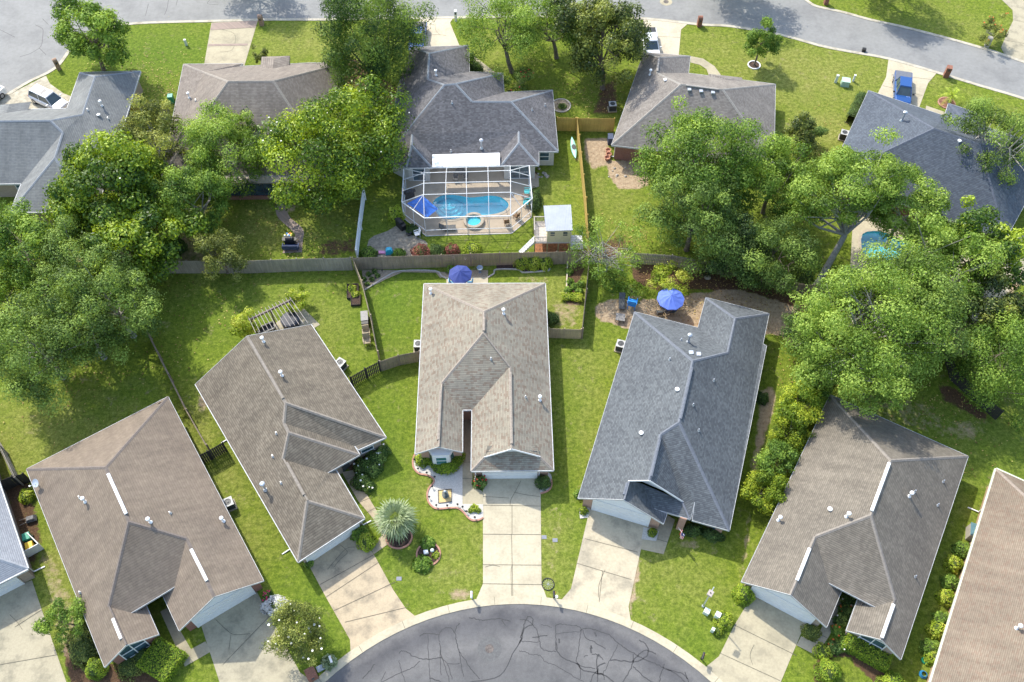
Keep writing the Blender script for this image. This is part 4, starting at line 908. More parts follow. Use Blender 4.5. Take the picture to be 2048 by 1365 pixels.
def leaves_mesh(name,cen,nor,tint,size,mat,rng,aspect=.55,flat=.6,shape='leaf'):
    n=len(cen)
    rd=rng.normal(size=(n,3)); rd/=np.linalg.norm(rd,axis=1)[:,None]
    nn=nor*flat+rd*(1-flat)+np.array([0,0,.15]); nn/=np.linalg.norm(nn,axis=1)[:,None]
    r2=rng.normal(size=(n,3)); u=np.cross(nn,r2); u/=np.linalg.norm(u,axis=1)[:,None]; v=np.cross(nn,u)
    sz=size*(.6+.8*rng.random(n))[:,None]
    a=cen-u*sz*.5; b_=cen+v*sz*.5*aspect+u*sz*.05+nn*sz*.06; c=cen+u*sz*.5; d=cen-v*sz*.5*aspect+u*sz*.05+nn*sz*.06
    V_=np.stack([a,b_,c,d],1).reshape(-1,3).astype(np.float32)
    me=bpy.data.meshes.new(name); me.vertices.add(4*n); me.vertices.foreach_set('co',V_.ravel())
    me.loops.add(4*n); me.loops.foreach_set('vertex_index',np.arange(4*n,dtype=np.int32))
    me.polygons.add(n); me.polygons.foreach_set('loop_start',np.arange(0,4*n,4,dtype=np.int32))
    me.update(calc_edges=True)
    at=me.attributes.new('tint','FLOAT','FACE'); at.data.foreach_set('value',np.clip(tint,0,1).astype(np.float32))
    me.materials.append(mat); return me
def blobs_cloud(rng,R3,nl,per,lump=.34,shell=.55,low=-.6):
    # clumps over an ellipsoid (local coordinates, centre 0)
    cs=[];tries=0
    while len(cs)<nl and tries<nl*30:
        tries+=1
        d=rng.normal(size=3); d/=np.linalg.norm(d)
        if d[2]<low-rng.random()*.3: continue
        r=(.50+.50*rng.random()**.7)*(.90+.30*math.sin(d[0]*3.1+R3[0]*2)*math.cos(d[1]*2.7+R3[1]))
        c=d*r
        if all(np.linalg.norm(c-k[0])>lump*.55 for k in cs) or tries>nl*20: cs.append((c,lump*(.65+.7*rng.random()),rng.random()))
    P=[];Nn=[];T=[]
    mr=(R3[0]+R3[1])/2
    for c,lr,tt in cs:
        n=int(per*(lr/lump)**2)
        d=rng.normal(size=(n,3)); d/=np.linalg.norm(d,axis=1)[:,None]
        r=lr*(shell+(1-shell)*rng.random(n))*(1+.25*rng.normal(size=n)*.6)
        p=c+d*r[:,None]*np.array([1,1,.8])
        keep=(d[:,2]>-.55)|(rng.random(n)<.35)
        p=p[keep]; d=d[keep]
        P.append(p*np.array(R3)); Nn.append(d); T.append(np.clip(.5+(tt-.5)*.85+rng.normal(size=len(p))*.21+d[:,2]*.05,0,1))
    return np.concatenate(P),np.concatenate(Nn),np.concatenate(T),cs
_ts=[100]
def tree(name,label,px,py,zc,rx,rz,mat,ry=None,n=12000,leaf=.34,lumps=34,lump=.34,bark=None,group=None,flowers=0,fmat=None,base=None,cat='tree',branches=9,tr=None,aspect=.55,shell=.55,twigs=0,cen=None,low=-.62,lean=None):
    _ts[0]+=1; rng=np.random.default_rng(_ts[0]); rd=random.Random(_ts[0])
    ry=ry or rx; rx*=1.10; ry*=1.10; rz*=1.08; lumps=int(lumps*1.35); lump*=.86; n=int(n*1.9); leaf*=.80; c=G(px,py,zc) if cen is None else cen
    b0=Vector((c.x,c.y,0)) if base is None else G(base[0],base[1],0)
    root=thing(name,label,cat,b0,0,group)
    P,Nn,T,cs=blobs_cloud(rng,(rx,ry,rz),lumps,n/lumps,lump,shell,low)
    me=leaves_mesh('crown',P+np.array(c)-np.array(b0),Nn,T,leaf,LM[mat],rng,aspect)
    cr_=bpy.data.objects.new('crown',me); C.objects.link(cr_); cr_.parent=root
    tr=tr or max(.09,rx*.05)
    tb=MB(); fork=b0.lerp(Vector((c.x,c.y,0)),.6)+Vector((0,0,max(.6,zc-rz*.55)))
    if lean: fork=G(*lean)
    mid=b0.lerp(fork,.5)+Vector((rd.uniform(-.15,.15),rd.uniform(-.15,.15),0))
    tb.tube([b0-Vector((0,0,.1)),b0+(mid-b0)*.3,mid,fork],[tr*1.35,tr*1.05,tr*.95,tr*.8],9)
    for k in range(branches):
        q=Vector(cs[(k*7)%len(cs)][0]); e=c+Vector((q.x*rx,q.y*ry,q.z*rz))*1.0
        m2=fork.lerp(e,.5)+Vector((0,0,-.08*(e-fork).length))+Vector((rd.uniform(-.3,.3),rd.uniform(-.3,.3),0))
        tb.tube([fork,m2,e],[tr*.5,tr*.3,tr*.12],6)
        for j in range(2+twigs):
            q2=Vector(cs[rd.randrange(len(cs))][0]); e2=c+Vector((q2.x*rx,q2.y*ry,q2.z*rz))*1.05
            if (e2-m2).length<rx*1.1: tb.tube([m2,m2.lerp(e2,.5)+Vector((0,0,.1)),e2],[tr*.26,tr*.16,.02],5)
    tb.build('trunk',bark or BARK,root)
    if flowers:
        idx=rng.choice(np.where(Nn[:,2]>.2)[0],flowers); fb=MB()
        for i in idx:
            p=Vector(P[i])*1.03+c; s=rd.uniform(.07,.11)
            fb.lathe([(s*.3,0),(s,.06),(s*.9,.1),(s*.2,.07)],p,6)
        fb.build('blossom',fmat or PET,root)
    return root
def shrub(name,label,px,py,r,h,mat,n=900,leaf=.14,group=None,ry=None,rz=0,zc=None,flowers=0,fmat=None,box=False,cat='shrub',lumps=9,parent=None,world=None):
    _ts[0]+=1; rng=np.random.default_rng(_ts[0]); rd=random.Random(_ts[0])
    ry=ry or r; b0=G(px,py,0) if world is None else Vector(world)
    root=thing(name,label,cat,b0,rz,group)
    if box:
        # clipped box: points over the faces
        A=[(ry*2*h*2,0),(r*2*h*2,1),(4*r*ry,2)]; P=[];Q=[]
        tot=sum(a for a,_ in A)
        for a,ax in A:
            k=int(n*a/tot); p=rng.uniform(-1,1,(k,3))
            if ax==2: p[:,2]=1
            else: p[:,ax]=np.sign(rng.uniform(-1,1,k))
            nn=np.zeros((k,3)); nn[:,ax]=p[:,ax]; P.append(p);Q.append(nn)
        P=np.concatenate(P);Q=np.concatenate(Q); P=P*np.array([r,ry,h/2])+np.array([0,0,h/2])+rng.normal(size=P.shape)*.035
        T=np.clip(.5+rng.normal(size=len(P))*.2,0,1)
    else:
        k=n; d=rng.normal(size=(k,3)); d/=np.linalg.norm(d,axis=1)[:,None]; d[:,2]=np.abs(d[:,2])*.9+.02*d[:,2]
        bumpy=1+.12*np.sin(d[:,0]*5+_ts[0])*np.cos(d[:,1]*4+_ts[0]*2)+.1*np.sin(d[:,2]*7+d[:,0]*6)
        P=d*np.array([r,ry,h])*(bumpy*(.72+.3*rng.random(k)**.4))[:,None]; Q=d
        T=np.clip(.48+.16*np.sin(d[:,0]*4+_ts[0])+rng.normal(size=k)*.18+d[:,2]*.08,0,1)
    me=leaves_mesh('foliage',P,Q,T,leaf,LM[mat],rng,.6,.55)
    f=bpy.data.objects.new('foliage',me); C.objects.link(f); f.parent=root
    tb=MB()
    for k in range(5): tb.tube([(0,0,-.05),(rd.uniform(-.4,.4)*r,rd.uniform(-.4,.4)*ry,h*.6)],[.03,.012],5)
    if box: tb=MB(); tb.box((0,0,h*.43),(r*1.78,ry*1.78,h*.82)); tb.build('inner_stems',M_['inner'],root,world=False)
    else: 
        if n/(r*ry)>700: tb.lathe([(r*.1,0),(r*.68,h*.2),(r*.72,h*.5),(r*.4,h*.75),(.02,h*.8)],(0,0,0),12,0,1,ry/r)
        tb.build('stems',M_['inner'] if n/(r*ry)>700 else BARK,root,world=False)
    if flowers:
        fb=MB()
        for i in rng.choice(np.where(Q[:,2]>.25)[0],flowers):
            p=Vector(P[i])*1.06; s=rd.uniform(.06,.11); fb.lathe([(s*.3,0),(s,.05),(s*.8,.08),(s*.2,.06)],p,6)
        fb.build('blossom',fmat or PET,root,world=False)
    return root
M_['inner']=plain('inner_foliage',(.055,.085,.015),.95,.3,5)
# --- trees
tree('shade_tree','open-crowned green tree on the lawn corner by a brick mailbox, top left',180,66,5.6,4.1,4.0,'green',n=11000,lumps=38,lump=.27,leaf=.36,base=(208,140),shell=.5)
tree('cypress_tree','tall dense dark-green evergreen beside the pool house, top left of centre',738,74,7.4,5.2,6.9,'pine',n=27000,lumps=72,lump=.26,leaf=.34,aspect=.35,base=(745,215))
tree('magnolia_tree','big round magnolia dotted with white blossoms, left of the screened pool',668,300,5.6,7.1,6.0,'mag',ry=6.7,n=24000,lumps=72,lump=.24,leaf=.36,flowers=34,shell=.6)
tree('magnolia_tree','very wide glossy magnolia over the back yard behind the slate-grey house, left',212,382,5.8,6.1,4.6,'mag',ry=5.8,n=22000,lumps=64,lump=.24,leaf=.40,flowers=3)
tree('magnolia_tree','lower magnolia in front of the widest one, behind the wooden fence on the left',262,478,4.8,4.9,3.8,'mag',n=13000,lumps=44,lump=.26,leaf=.40)
tree('feathery_tree','pale feathery tree between the two big magnolias',450,298,5.4,4.4,4.0,'light',n=15000,lumps=48,lump=.27,leaf=.26,bark=BARKL)
tree('feathery_tree','olive-green feathery tree behind the widest magnolia, by the yellow bin',305,275,5.2,3.6,3.4,'olive',n=9000,lumps=34,lump=.29,leaf=.26,bark=BARKL)
tree('feathery_tree','pale tree with a narrow crown at the right edge of the widest magnolia',392,392,4.8,3.3,3.6,'green',n=12000,lumps=40,lump=.28,leaf=.27,bark=BARKL)
tree('feathery_tree','small light tree touching the back roof of the warm-taupe house',500,265,4.3,2.2,2.2,'light',n=4500,lumps=20,lump=.33,leaf=.26,bark=BARKL)
tree('small_tree','small yellowish tree behind the long wooden fence, left of the garden path',440,510,2.9,2.5,2.2,'olive',n=5500,lumps=24,lump=.3,leaf=.22)
tree('oak_tree','mid-green tree at the left edge below the slate-grey house',40,490,5,4.2,4.2,'green',n=12000,lumps=40,lump=.28,leaf=.30)
tree('oak_tree','leafy tree at the left edge, lowest of the back-yard trees there',5,600,4,3.2,3.2,'green',n=7000,lumps=28,lump=.3,leaf=.28)
tree('oak_tree','grey-green oak with a rounded crown just below the small brown deck, left',140,520,5.6,3.6,3.2,'oak',n=9500,lumps=36,lump=.28,leaf=.24,bark=BARKL)
tree('live_oak','grey-green live oak nearest the thin brown fence in the left yard',222,600,6.0,4.3,4.2,'oak',n=14000,lumps=50,lump=.26,leaf=.25,bark=BARKL)
tree('live_oak','wide grey-green live oak at the left edge, lower and left of the other oaks',75,690,5.6,4.7,3.8,'oak',n=14500,lumps=52,lump=.26,leaf=.25,bark=BARKL)
tree('live_oak','middle one of the three grey-green live oaks in the left yard',155,640,6.4,4.0,3.6,'oak',n=12000,lumps=44,lump=.27,leaf=.25,bark=BARKL)
tree('elm_tree','airy light-green tree left of the dark magnolia at the top edge',1003,56,5.8,4.9,4.8,'light',n=11000,lumps=34,lump=.28,leaf=.24,base=(1024,145))
tree('elm_tree','second airy light-green tree, right beside the dark magnolia at the top',1103,46,5.2,4.5,4.5,'light',n=9500,lumps=30,lump=.28,leaf=.24,base=(1113,116))
tree('magnolia_tree','dark magnolia at the top, left of the white pickup and its driveway',1205,75,5.8,4.8,5.2,'magd',n=16000,lumps=56,lump=.25,leaf=.34,flowers=8,base=(1205,178))
tree('young_tree','slim young tree in a white stone ring on the lawn by the back street',1524,82,3.4,1.95,2.5,'green',n=4500,lumps=24,lump=.3,leaf=.26,base=(1508,131),tr=.12)
tree('oak_tree','big full tree covering the back of the stone-grey house',1395,320,7.0,5.6,5.2,'green',n=20000,lumps=64,lump=.25,leaf=.29)
tree('oak_tree','dense darker tree below the big full one, reaching the back fence, right of centre',1392,425,5.8,4.6,4.8,'oak',n=16000,lumps=52,lump=.26,leaf=.28)
tree('oak_tree','bright green tree just right of the big full tree behind the stone-grey house',1550,355,5.4,3.8,4.2,'green',n=11000,lumps=40,lump=.28,leaf=.28)
tree('small_magnolia','small dark-leaved magnolia right of the stone-grey house',1600,275,2.8,2.0,2.3,'magd',n=3200,lumps=20,lump=.33,leaf=.27,flowers=0)
tree('small_tree','small bushy tree beside the small magnolia on the lawn, right of the stone-grey house',1628,256,2.4,1.4,1.5,'dark',n=1800,lumps=12,lump=.38,leaf=.22)
tree('leaning_tree','wide light-green tree on a thick leaning grey trunk by the right-hand pool',1712,368,8.6,6.0,3.2,'light',ry=4.6,n=17000,lumps=56,lump=.22,leaf=.27,bark=BARKL,base=(1628,580),lean=(1690,470,4.4),tr=.34,branches=14,shell=.45)
tree('oak_tree','green tree over the right-hand pool, below the blue-shingled house',1815,415,6.0,3.6,2.6,'light',n=9500,lumps=36,lump=.27,leaf=.27,bark=BARKL)
tree('oak_tree','dark oak with pale bare branches over the blue-shingled roof at the right edge',1995,290,6.6,4.6,4.4,'oak',n=10000,lumps=36,lump=.25,leaf=.25,bark=BARKL,branches=16,twigs=3,shell=.45)
tree('oak_tree','light-green tree between the right-hand pool and the right edge',1895,530,6.2,4.3,4.0,'light',n=12000,lumps=44,lump=.27,leaf=.26,bark=BARKL)
tree('magnolia_tree','glossy magnolia beside the pale drive at the right edge',1965,505,5.6,3.8,4.2,'mag',n=9500,lumps=40,lump=.25,leaf=.36)
tree('magnolia_tree','lower glossy magnolia left of the pink blossoms at the right edge',1965,630,4.4,3.2,3.4,'magd',n=7500,lumps=30,lump=.28,leaf=.34)
tree('live_oak','huge light-green tree shading the back corner of the lower right house',1752,632,7.2,7.1,5.0,'light',ry=6.0,n=30000,lumps=92,lump=.21,leaf=.26,bark=BARKL,branches=18,twigs=2)
tree('live_oak','light-green tree whose crown overhangs the back corner of the lower right roof',1695,722,7.4,4.3,3.6,'light',n=13000,lumps=46,lump=.26,leaf=.26,bark=BARKL,base=(1722,785))
tree('live_oak','second crown of light-green foliage right of the huge tree',1830,610,6.6,4.6,4.4,'oak',n=14000,lumps=48,lump=.26,leaf=.26,bark=BARKL)
tree('dense_tree','dense deep-green tree at the right edge, below the pink blossoms',2010,735,4.6,4.2,4.6,'green',ry=4.6,n=15000,lumps=48,lump=.27,leaf=.22)
tree('dense_tree','clipped light-green tree at the right edge above the dense deep-green one',2040,640,3.4,2.4,2.9,'hedge',n=6000,lumps=24,lump=.33,leaf=.2)
tree('laurel_tree','dark green tree against the picket fence left of the leaning trunk',1475,500,3.6,3.0,3.2,'dark',n=9000,lumps=34,lump=.3,leaf=.24)
tree('laurel_tree','dark blue-green tree just left of the leaning trunk',1560,510,4.2,3.4,3.6,'oak',n=10500,lumps=38,lump=.29,leaf=.24)
tree('laurel_tree','round dark bush-like tree at the back corner of the blue-grey house',1605,655,2.4,2.0,2.2,'dark',n=4500,lumps=20,lump=.35,leaf=.2)
tree('bare_branched_tree','thin-leaved tree with bare pale branches beside the playhouse',1218,495,3.8,3.3,2.8,'light',n=3600,lumps=30,lump=.26,leaf=.2,bark=BARKL,branches=16,twigs=4,shell=.3,tr=.13)
tree('small_tree','low bright-green tree just behind the lighter blue umbrella',1342,560,1.7,2.1,1.3,'lime',n=3200,lumps=20,lump=.33,leaf=.2)
tree('crape_myrtle','crape myrtle with white blossom clusters beside the brown house driveway, bottom left',594,1264,2.9,2.35,2.1,'olive',n=9000,lumps=44,lump=.26,leaf=.17,flowers=38,tr=.1)
tree('small_tree','loose small tree between the left driveway and the brown house',128,1240,2.2,1.7,1.9,'green',n=3000,lumps=20,lump=.3,leaf=.2,tr=.07)
tree('small_tree','bright young tree at the right end of the pergola',592,598,1.8,1.15,1.5,'lime',n=1500,lumps=12,lump=.38,leaf=.24,tr=.05)
tree('small_tree','bright young tree at the left end of the pergola',492,650,1.7,1.35,1.5,'lime',n=2000,lumps=14,lump=.38,leaf=.24,tr=.05)
tree('small_tree','thin young tree by the entry of the warm-taupe house at the top',519,108,1.6,.9,1.5,'olive',n=1100,lumps=12,lump=.36,leaf=.2,tr=.05)
tree('bottlebrush_tree','small tree with red bottlebrush flowers by the mailbox, top right corner',1990,58,2.1,1.5,1.7,'olive',n=2200,lumps=16,lump=.33,leaf=.2,flowers=26,fmat=PETO,base=(1980,88),tr=.06,bark=BARKL)
tree('crape_myrtle','small shrub-like tree with a few red blossoms beside the charcoal house',1042,158,1.5,1.9,1.2,'mix',n=2400,lumps=18,lump=.33,leaf=.18,flowers=12,fmat=PETR,tr=.05)
for k,(px,py,zc,r,rz,mt,lb) in enumerate([(1628,770,2.6,2.0,2.2,'green','tallest'),(1600,815,2.5,2.1,2.1,'hedge','second from the top'),(1582,862,2.3,2.0,2.0,'yel','yellow-tipped'),(1553,925,2.1,1.75,1.8,'green','plain green'),(1528,985,2.0,1.75,1.8,'yel','lowest and yellowest')]):
    tree('boundary_tree',{'tallest':'tall green tree at the top end of the row between the two right-hand houses','second from the top':'leafy yellow-green tree, second from the top of the row between the two right-hand houses','yellow-tipped':'yellow-tipped tree in the middle of the row between the two right-hand houses','plain green':'plain green tree, second from the bottom of the row between the right-hand houses','lowest and yellowest':'yellow tree at the bottom end of the row between the two right-hand houses'}[lb],px,py,zc,r,rz,mt,n=4600,lumps=24,lump=.33,leaf=.22,group='row of trees between the right-hand houses',tr=.08)
# off-frame trees whose crowns cast the shade on the back street and top right lawn
tree('street_tree','tree just beyond the top edge shading the street, left of centre',470,-110,6,4.2,3.2,'green',n=5000,lumps=24,leaf=.4)
tree('street_tree','tree beyond the top edge shading the street, right of the round manhole',1480,-95,6,4.4,3.2,'green',n=5000,lumps=24,leaf=.4)
tree('street_tree','tree beyond the top edge shading the top right lawn',1790,-80,5.5,4.6,3.2,'green',n=6000,lumps=24,leaf=.4)
# --- shrubs
def SH(*a,**k): return shrub(*a,**k)
SH('round_bush','left of three round bright-green bushes by the middle back fence',1044,530,.85,1.35,'lime',n=1500,leaf=.13,group='three round bushes by the back fence')
SH('round_bush','middle of three round bright-green bushes by the middle back fence',1067,530,.95,1.5,'lime',n=1700,leaf=.13,group='three round bushes by the back fence')
SH('round_bush','right of three round bright-green bushes by the middle back fence',1089,530,.85,1.35,'lime',n=1500,leaf=.13,group='three round bushes by the back fence')
def hedge(label,pts,w,h,mat,n=2500,name='hedge'):
    P=smooth(GP(pts),4); b0=P[0]; root=thing(name,label,'hedge',b0)
    _ts[0]+=1; rng=np.random.default_rng(_ts[0])
    A=np.array([[p.x,p.y] for p in P]); k=rng.integers(0,len(A)-1,n); t=rng.random(n)[:,None]; c=A[k]*(1-t)+A[k+1]*t
    a=rng.uniform(-.1,math.pi+.1,n); dd=A[k+1]-A[k]; dd/=np.linalg.norm(dd,axis=1)[:,None]+1e-9; nn=np.stack([-dd[:,1],dd[:,0]],1)
    lum=1+.13*np.sin(c[:,0]*3.1)*np.cos(c[:,1]*2.7+1)
    X=c+nn*(np.cos(a)*w/2*lum)[:,None]; Z=(.25+.75*np.abs(np.sin(a))**.5*np.sign(np.sin(a)))*h*lum
    p3=np.concatenate([X,Z[:,None]],1)+rng.normal(size=(n,3))*.05; no=np.concatenate([nn*np.cos(a)[:,None],np.sin(a)[:,None]],1)
    me=leaves_mesh('foliage',p3-np.array(b0),no,.5+rng.normal(size=n)*.2+.1*np.sin(c[:,0]*4),.12,LM[mat],rng,.6,.55)
    f=bpy.data.objects.new('foliage',me); C.objects.link(f); f.parent=root
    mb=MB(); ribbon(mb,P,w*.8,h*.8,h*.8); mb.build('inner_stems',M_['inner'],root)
hedge('curved clipped hedge under the bay window of the middle house',[(868,926),(878,940),(893,940),(903,936),(914,926),(919,912)],1.0,.8,'hedge',3400)
SH('round_bush','round clipped bush at the left corner of the bay window bed',846,922,.72,1.0,'hedge',n=1500,leaf=.12)
SH('flowering_bush','red-flowered bush left of the middle garage door',959,968,.62,1.1,'mix',n=1300,leaf=.12,flowers=12,fmat=PETR)
SH('round_bush','dark round bush right of the middle garage door',1086,968,.68,1.15,'dark',n=1500,leaf=.11)
SH('dwarf_shrub','small ball shrub, left of the pair in the white gravel by the middle driveway',941,1023,.25,.4,'hedge',n=350,leaf=.07,group='pair of small ball shrubs in white gravel')
SH('dwarf_shrub','small ball shrub, right of the pair in the white gravel by the middle driveway',957,1023,.25,.4,'hedge',n=350,leaf=.07,group='pair of small ball shrubs in white gravel')
SH('box_hedge','big square-clipped hedge in front of the lower left brown house',330,1325,1.35,1.1,'hedge',n=4200,leaf=.12,ry=1.25,rz=R(-28),box=True)
SH('dark_hedge','rounded dark hedge along the left wall of the lower left brown house',172,1290,1.3,1.2,'magd',n=3200,leaf=.14,ry=2.2,rz=R(20))
SH('topiary_bush','smooth egg-shaped bush at the front corner of the lower left brown house',197,1340,.85,1.5,'hedge',n=2600,leaf=.09)
SH('flower_shrub','low mixed shrubs under the front window of the lower left brown house',262,1332,1.2,.6,'olive',n=1200,leaf=.12)
SH('flower_shrub','dark loose shrub between the big square hedge and the front window',290,1312,.8,.8,'dark',n=900,leaf=.12)
SH('long_hedge','long clipped yellow-green hedge under the window of the lower right house',1728,1308,1.75,1.2,'hedge',n=4600,leaf=.11,ry=.62,rz=R(-32),box=True)
SH('round_bush','ball-shaped bright bush in a mulch ring, bottom right lawn',1654,1345,.98,1.3,'hedge',n=2400,leaf=.12)
SH('round_bush','ball-shaped bush touching the bottom edge, right of the mulch bed',1782,1375,1.1,1.4,'hedge',n=2600,leaf=.12)
SH('round_bush','round bush at the left corner of the lower right garage',1486,1192,.85,1.4,'hedge',n=1900,leaf=.13)
SH('flower_shrub','brown-tinged bush beside the sidewalk of the lower right house',1622,1265,.75,.7,'olive',n=1100,leaf=.11)
for k,(px,py,r,h,mt) in enumerate([(1700,1200,.7,.7,'mix'),(1692,1222,.65,.6,'mix'),(1684,1243,.7,.6,'mix'),(1676,1262,.6,.6,'green'),(1690,1290,.7,.8,'green'),(1668,1296,.6,.7,'mix')]):
    SH('garden_plant',['leafy garden plant deepest in the entry bed of the lower right house','second leafy plant down the entry bed of the lower right house','third leafy plant down the entry bed of the lower right house','fourth leafy plant down the entry bed of the lower right house','broad-leaved plant at the end of the entry bed near the long hedge','broad-leaved plant nearest the sidewalk end of the entry bed'][k],px,py,r,h,mt,n=650,leaf=.2,flowers=4,fmat=PETO if k%2 else PET,group='plants in the entry bed of the lower right house')
SH('flower_shrub','yellow-green loose shrub at the corner of the lower right sidewalk',1645,1305,.7,.6,'lime',n=600,leaf=.14)
for k,(px,py) in enumerate([(1925,1095),(1908,1122),(1902,1160),(1894,1190),(1885,1235),(1875,1255),(1862,1290),(1870,1312)]):
    SH('wall_shrub',['uppermost leafy shrub along the left wall of the right-edge house','second shrub down along the wall of the right-edge house','third shrub down along the wall of the right-edge house','fourth shrub down along the wall of the right-edge house','fifth shrub down along the wall of the right-edge house','sixth shrub down along the wall of the right-edge house','seventh shrub down along the wall of the right-edge house','lowest shrub along the wall of the right-edge house, by the white downspout'][k],px-4,py+8,.75,1.0,'lime' if k%2 else 'green',n=800,leaf=.18,group='shrubs along the wall of the right-edge house')
SH('leafy_shrub','bright shrub against the right side of the left walkway, by the palm',735,1085,.85,1.1,'lime',n=1500,leaf=.14)
SH('leafy_shrub','dark shrub between the bright shrub and the taupe garage corner',720,1070,.8,1.0,'green',n=1200,leaf=.14)
for k,(px,py,r) in enumerate([(728,935,.9),(752,918,.9),(722,965,.8),(748,940,.8),(736,975,.6),(768,905,.6)]):
    SH('flowering_plant',['dark white-flowered plant right below the taupe house window','upper white-flowered plant near the corner of the taupe house','dark plant along the left walkway, below the white-flowered ones','white-flowered plant in the middle of the bed by the taupe house','lowest plant of the bed by the taupe house, next to the palm','outermost plant of the bed at the taupe house corner'][k],px,py,r,.8,'mix',n=900,leaf=.15,flowers=3,group='plants in the shady bed by the taupe house')
SH('potted_shrub','small green shrub by the downspout at the taupe garage corner',617,1128,.45,.6,'green',n=500,leaf=.1)
SH('sago_plant','dark spiky plant at the lower left of the round island bed',845,1130,.75,.6,'green',n=700,leaf=.28)
SH('sago_plant','spiky plant at the top of the round island bed',856,1088,.6,.7,'green',n=500,leaf=.26)
SH('small_plant','small pale plant at the right side of the round island bed',872,1112,.35,.4,'lime',n=250,leaf=.12)
SH('grey_bush','wispy silver-grey bush above the crape myrtle',556,1215,1.25,1.3,'grey',n=1500,leaf=.22,ry=.8)
SH('rose_bush','red-flowered bush at the corner of the brown garage',537,1195,.5,.6,'mix',n=500,leaf=.12,flowers=9,fmat=PETP)
SH('ornamental_grass','tuft of grass round the white mailbox, bottom left',659,1325,.6,.6,'palm',n=500,leaf=.22)
SH('leafy_shrub','yellow-green shrub by the utility boxes on the lower right lawn',1447,1243,.75,.9,'lime',n=1200,leaf=.14)
SH('leafy_shrub','small variegated shrub by the lower utility box, lower right lawn',1436,1265,.45,.5,'yel',n=450,leaf=.12)
SH('leafy_shrub','dark leafy shrub at the window of the blue-grey house, left part',1385,1062,.8,.7,'dark',n=1200,leaf=.13,ry=.6)
SH('leafy_shrub','dark leafy shrub at the window of the blue-grey house, right part',1425,1072,1.0,.7,'dark',n=1400,leaf=.13,ry=.6,rz=R(-18))
SH('potted_shrub','yellow-flowered shrub in the white gravel right of the blue-grey garage',1304,1067,.4,.8,'yel',n=600,leaf=.1)
SH('potted_shrub','yellow and green plant in the white gravel left of the blue-grey garage',1167,1024,.4,.6,'yel',n=500,leaf=.1)
SH('leafy_shrub','green bush at the front left corner of the blue-grey house',1157,990,.4,.9,'green',n=500,leaf=.12)
SH('leafy_shrub','dark bush against the right wall of the blue-grey house',1523,800,.6,1.0,'dark',n=800,leaf=.14)
SH('leafy_shrub','yellow-green shrub by the gate between the left-edge and brown houses',57,995,.7,.9,'lime',n=900,leaf=.14)
SH('leafy_shrub','dark shrub against the right wall of the middle house',1102,642,.75,.9,'dark',n=900,leaf=.14)
hedge('band of white-flowered plants at the bottom of the right back garden bed',[(1123,597),(1145,597),(1163,600)],.8,.5,'lime',1300,'flower_band')
for k,(px,py) in enumerate([(1138,545),(1140,565),(1150,575),(1162,570),(1158,585),(1136,582)]): SH('garden_plant',['topmost green plant in the mulched bed right of the middle house','second plant down in the mulched bed right of the middle house','plant in the middle of the mulched bed right of the middle house','plant by the fence in the mulched bed right of the middle house','lowest plant by the fence in that mulched bed','lowest plant on the left of that mulched bed'][k],px,py,.4,.5,'green',n=220,leaf=.2,group='plants in the mulched bed right of the middle house')
for k,(px,py) in enumerate([(737,550),(744,560),(735,570),(749,545),(728,560),(755,553)]): SH('garden_plant',['spiky plant at the back of the triangular gravel bed','largest spiky plant in the triangular gravel bed','lowest spiky plant in the triangular gravel bed','spiky plant nearest the back fence in the triangular bed','spiky plant nearest the side fence in the triangular bed','rightmost spiky plant in the triangular gravel bed'][k],px,py,.28,.4,'mix',n=130,leaf=.16,group='spiky plants in the triangular gravel bed')
SH('leafy_shrub','small round shrub just left of the dark blue umbrella',902,543,.5,.9,'green',n=700,leaf=.12)
SH('purple_shrub','dull purple shrub by the fence below the screened pool, left one',842,507,1.0,1.0,'red',n=1500,leaf=.13)
SH('leafy_shrub','dark green shrub between the two purple shrubs below the pool',873,505,.9,.9,'dark',n=1200,leaf=.13)
SH('purple_shrub','dull purple shrub by the fence below the screened pool, right one',904,503,.8,.8,'red',n=1100,leaf=.13)
SH('leafy_shrub','light green shrub right of the purple shrubs below the pool',945,502,.95,.9,'lime',n=1400,leaf=.13)
SH('leafy_shrub','green shrub in the corner of the white fence and the wooden fence',738,510,.9,.7,'green',n=1000,leaf=.15)
SH('leafy_shrub','green shrub right of the turquoise toy',798,510,.7,.7,'green',n=800,leaf=.15)
SH('cypress_bush','yellow-green upright bush left of the screened pool',793,437,.85,1.9,'lime',n=2400,leaf=.13)
SH('leafy_shrub','low dark plants along the left foot of the screened pool',828,462,1.0,.6,'dark',n=1000,leaf=.16,ry=.6,rz=R(-40))
SH('leafy_shrub','dark shrub along the right foot of the screened pool',1070,405,.7,1.1,'dark',n=1400,leaf=.14,ry=1.8)
SH('round_bush','dark round bush beside the walkway of the charcoal house',951,145,.95,1.5,'dark',n=1700,leaf=.13)
SH('round_bush','tall narrow dark bush at the corner of the charcoal garage',942,125,.55,1.6,'dark',n=1000,leaf=.13)
SH('leafy_shrub','low green shrub behind the fence at the big leaning trunk',1600,560,1.4,.9,'dark',n=1500,leaf=.18)
SH('leafy_shrub','weedy green shrub left of the lounge chair in the sandy yard',1265,585,1.4,.5,'light',n=900,leaf=.16)
SH('leafy_shrub','weedy green shrub under the bare-branched tree',1225,560,1.6,.7,'green',n=1400,leaf=.16)
hedge('dark clipped hedge along the left wall of the blue-shingled house',[(1722,200),(1712,222),(1700,248)],1.3,1.3,'dark',2600)
SH('leafy_shrub','row of low plants along the H-shaped planter, upper',705,580,.5,.6,'lime',n=500,leaf=.13)
SH('leafy_shrub','low plants in the lower raised planter by the side fence',711,592,.5,.6,'lime',n=500,leaf=.13)
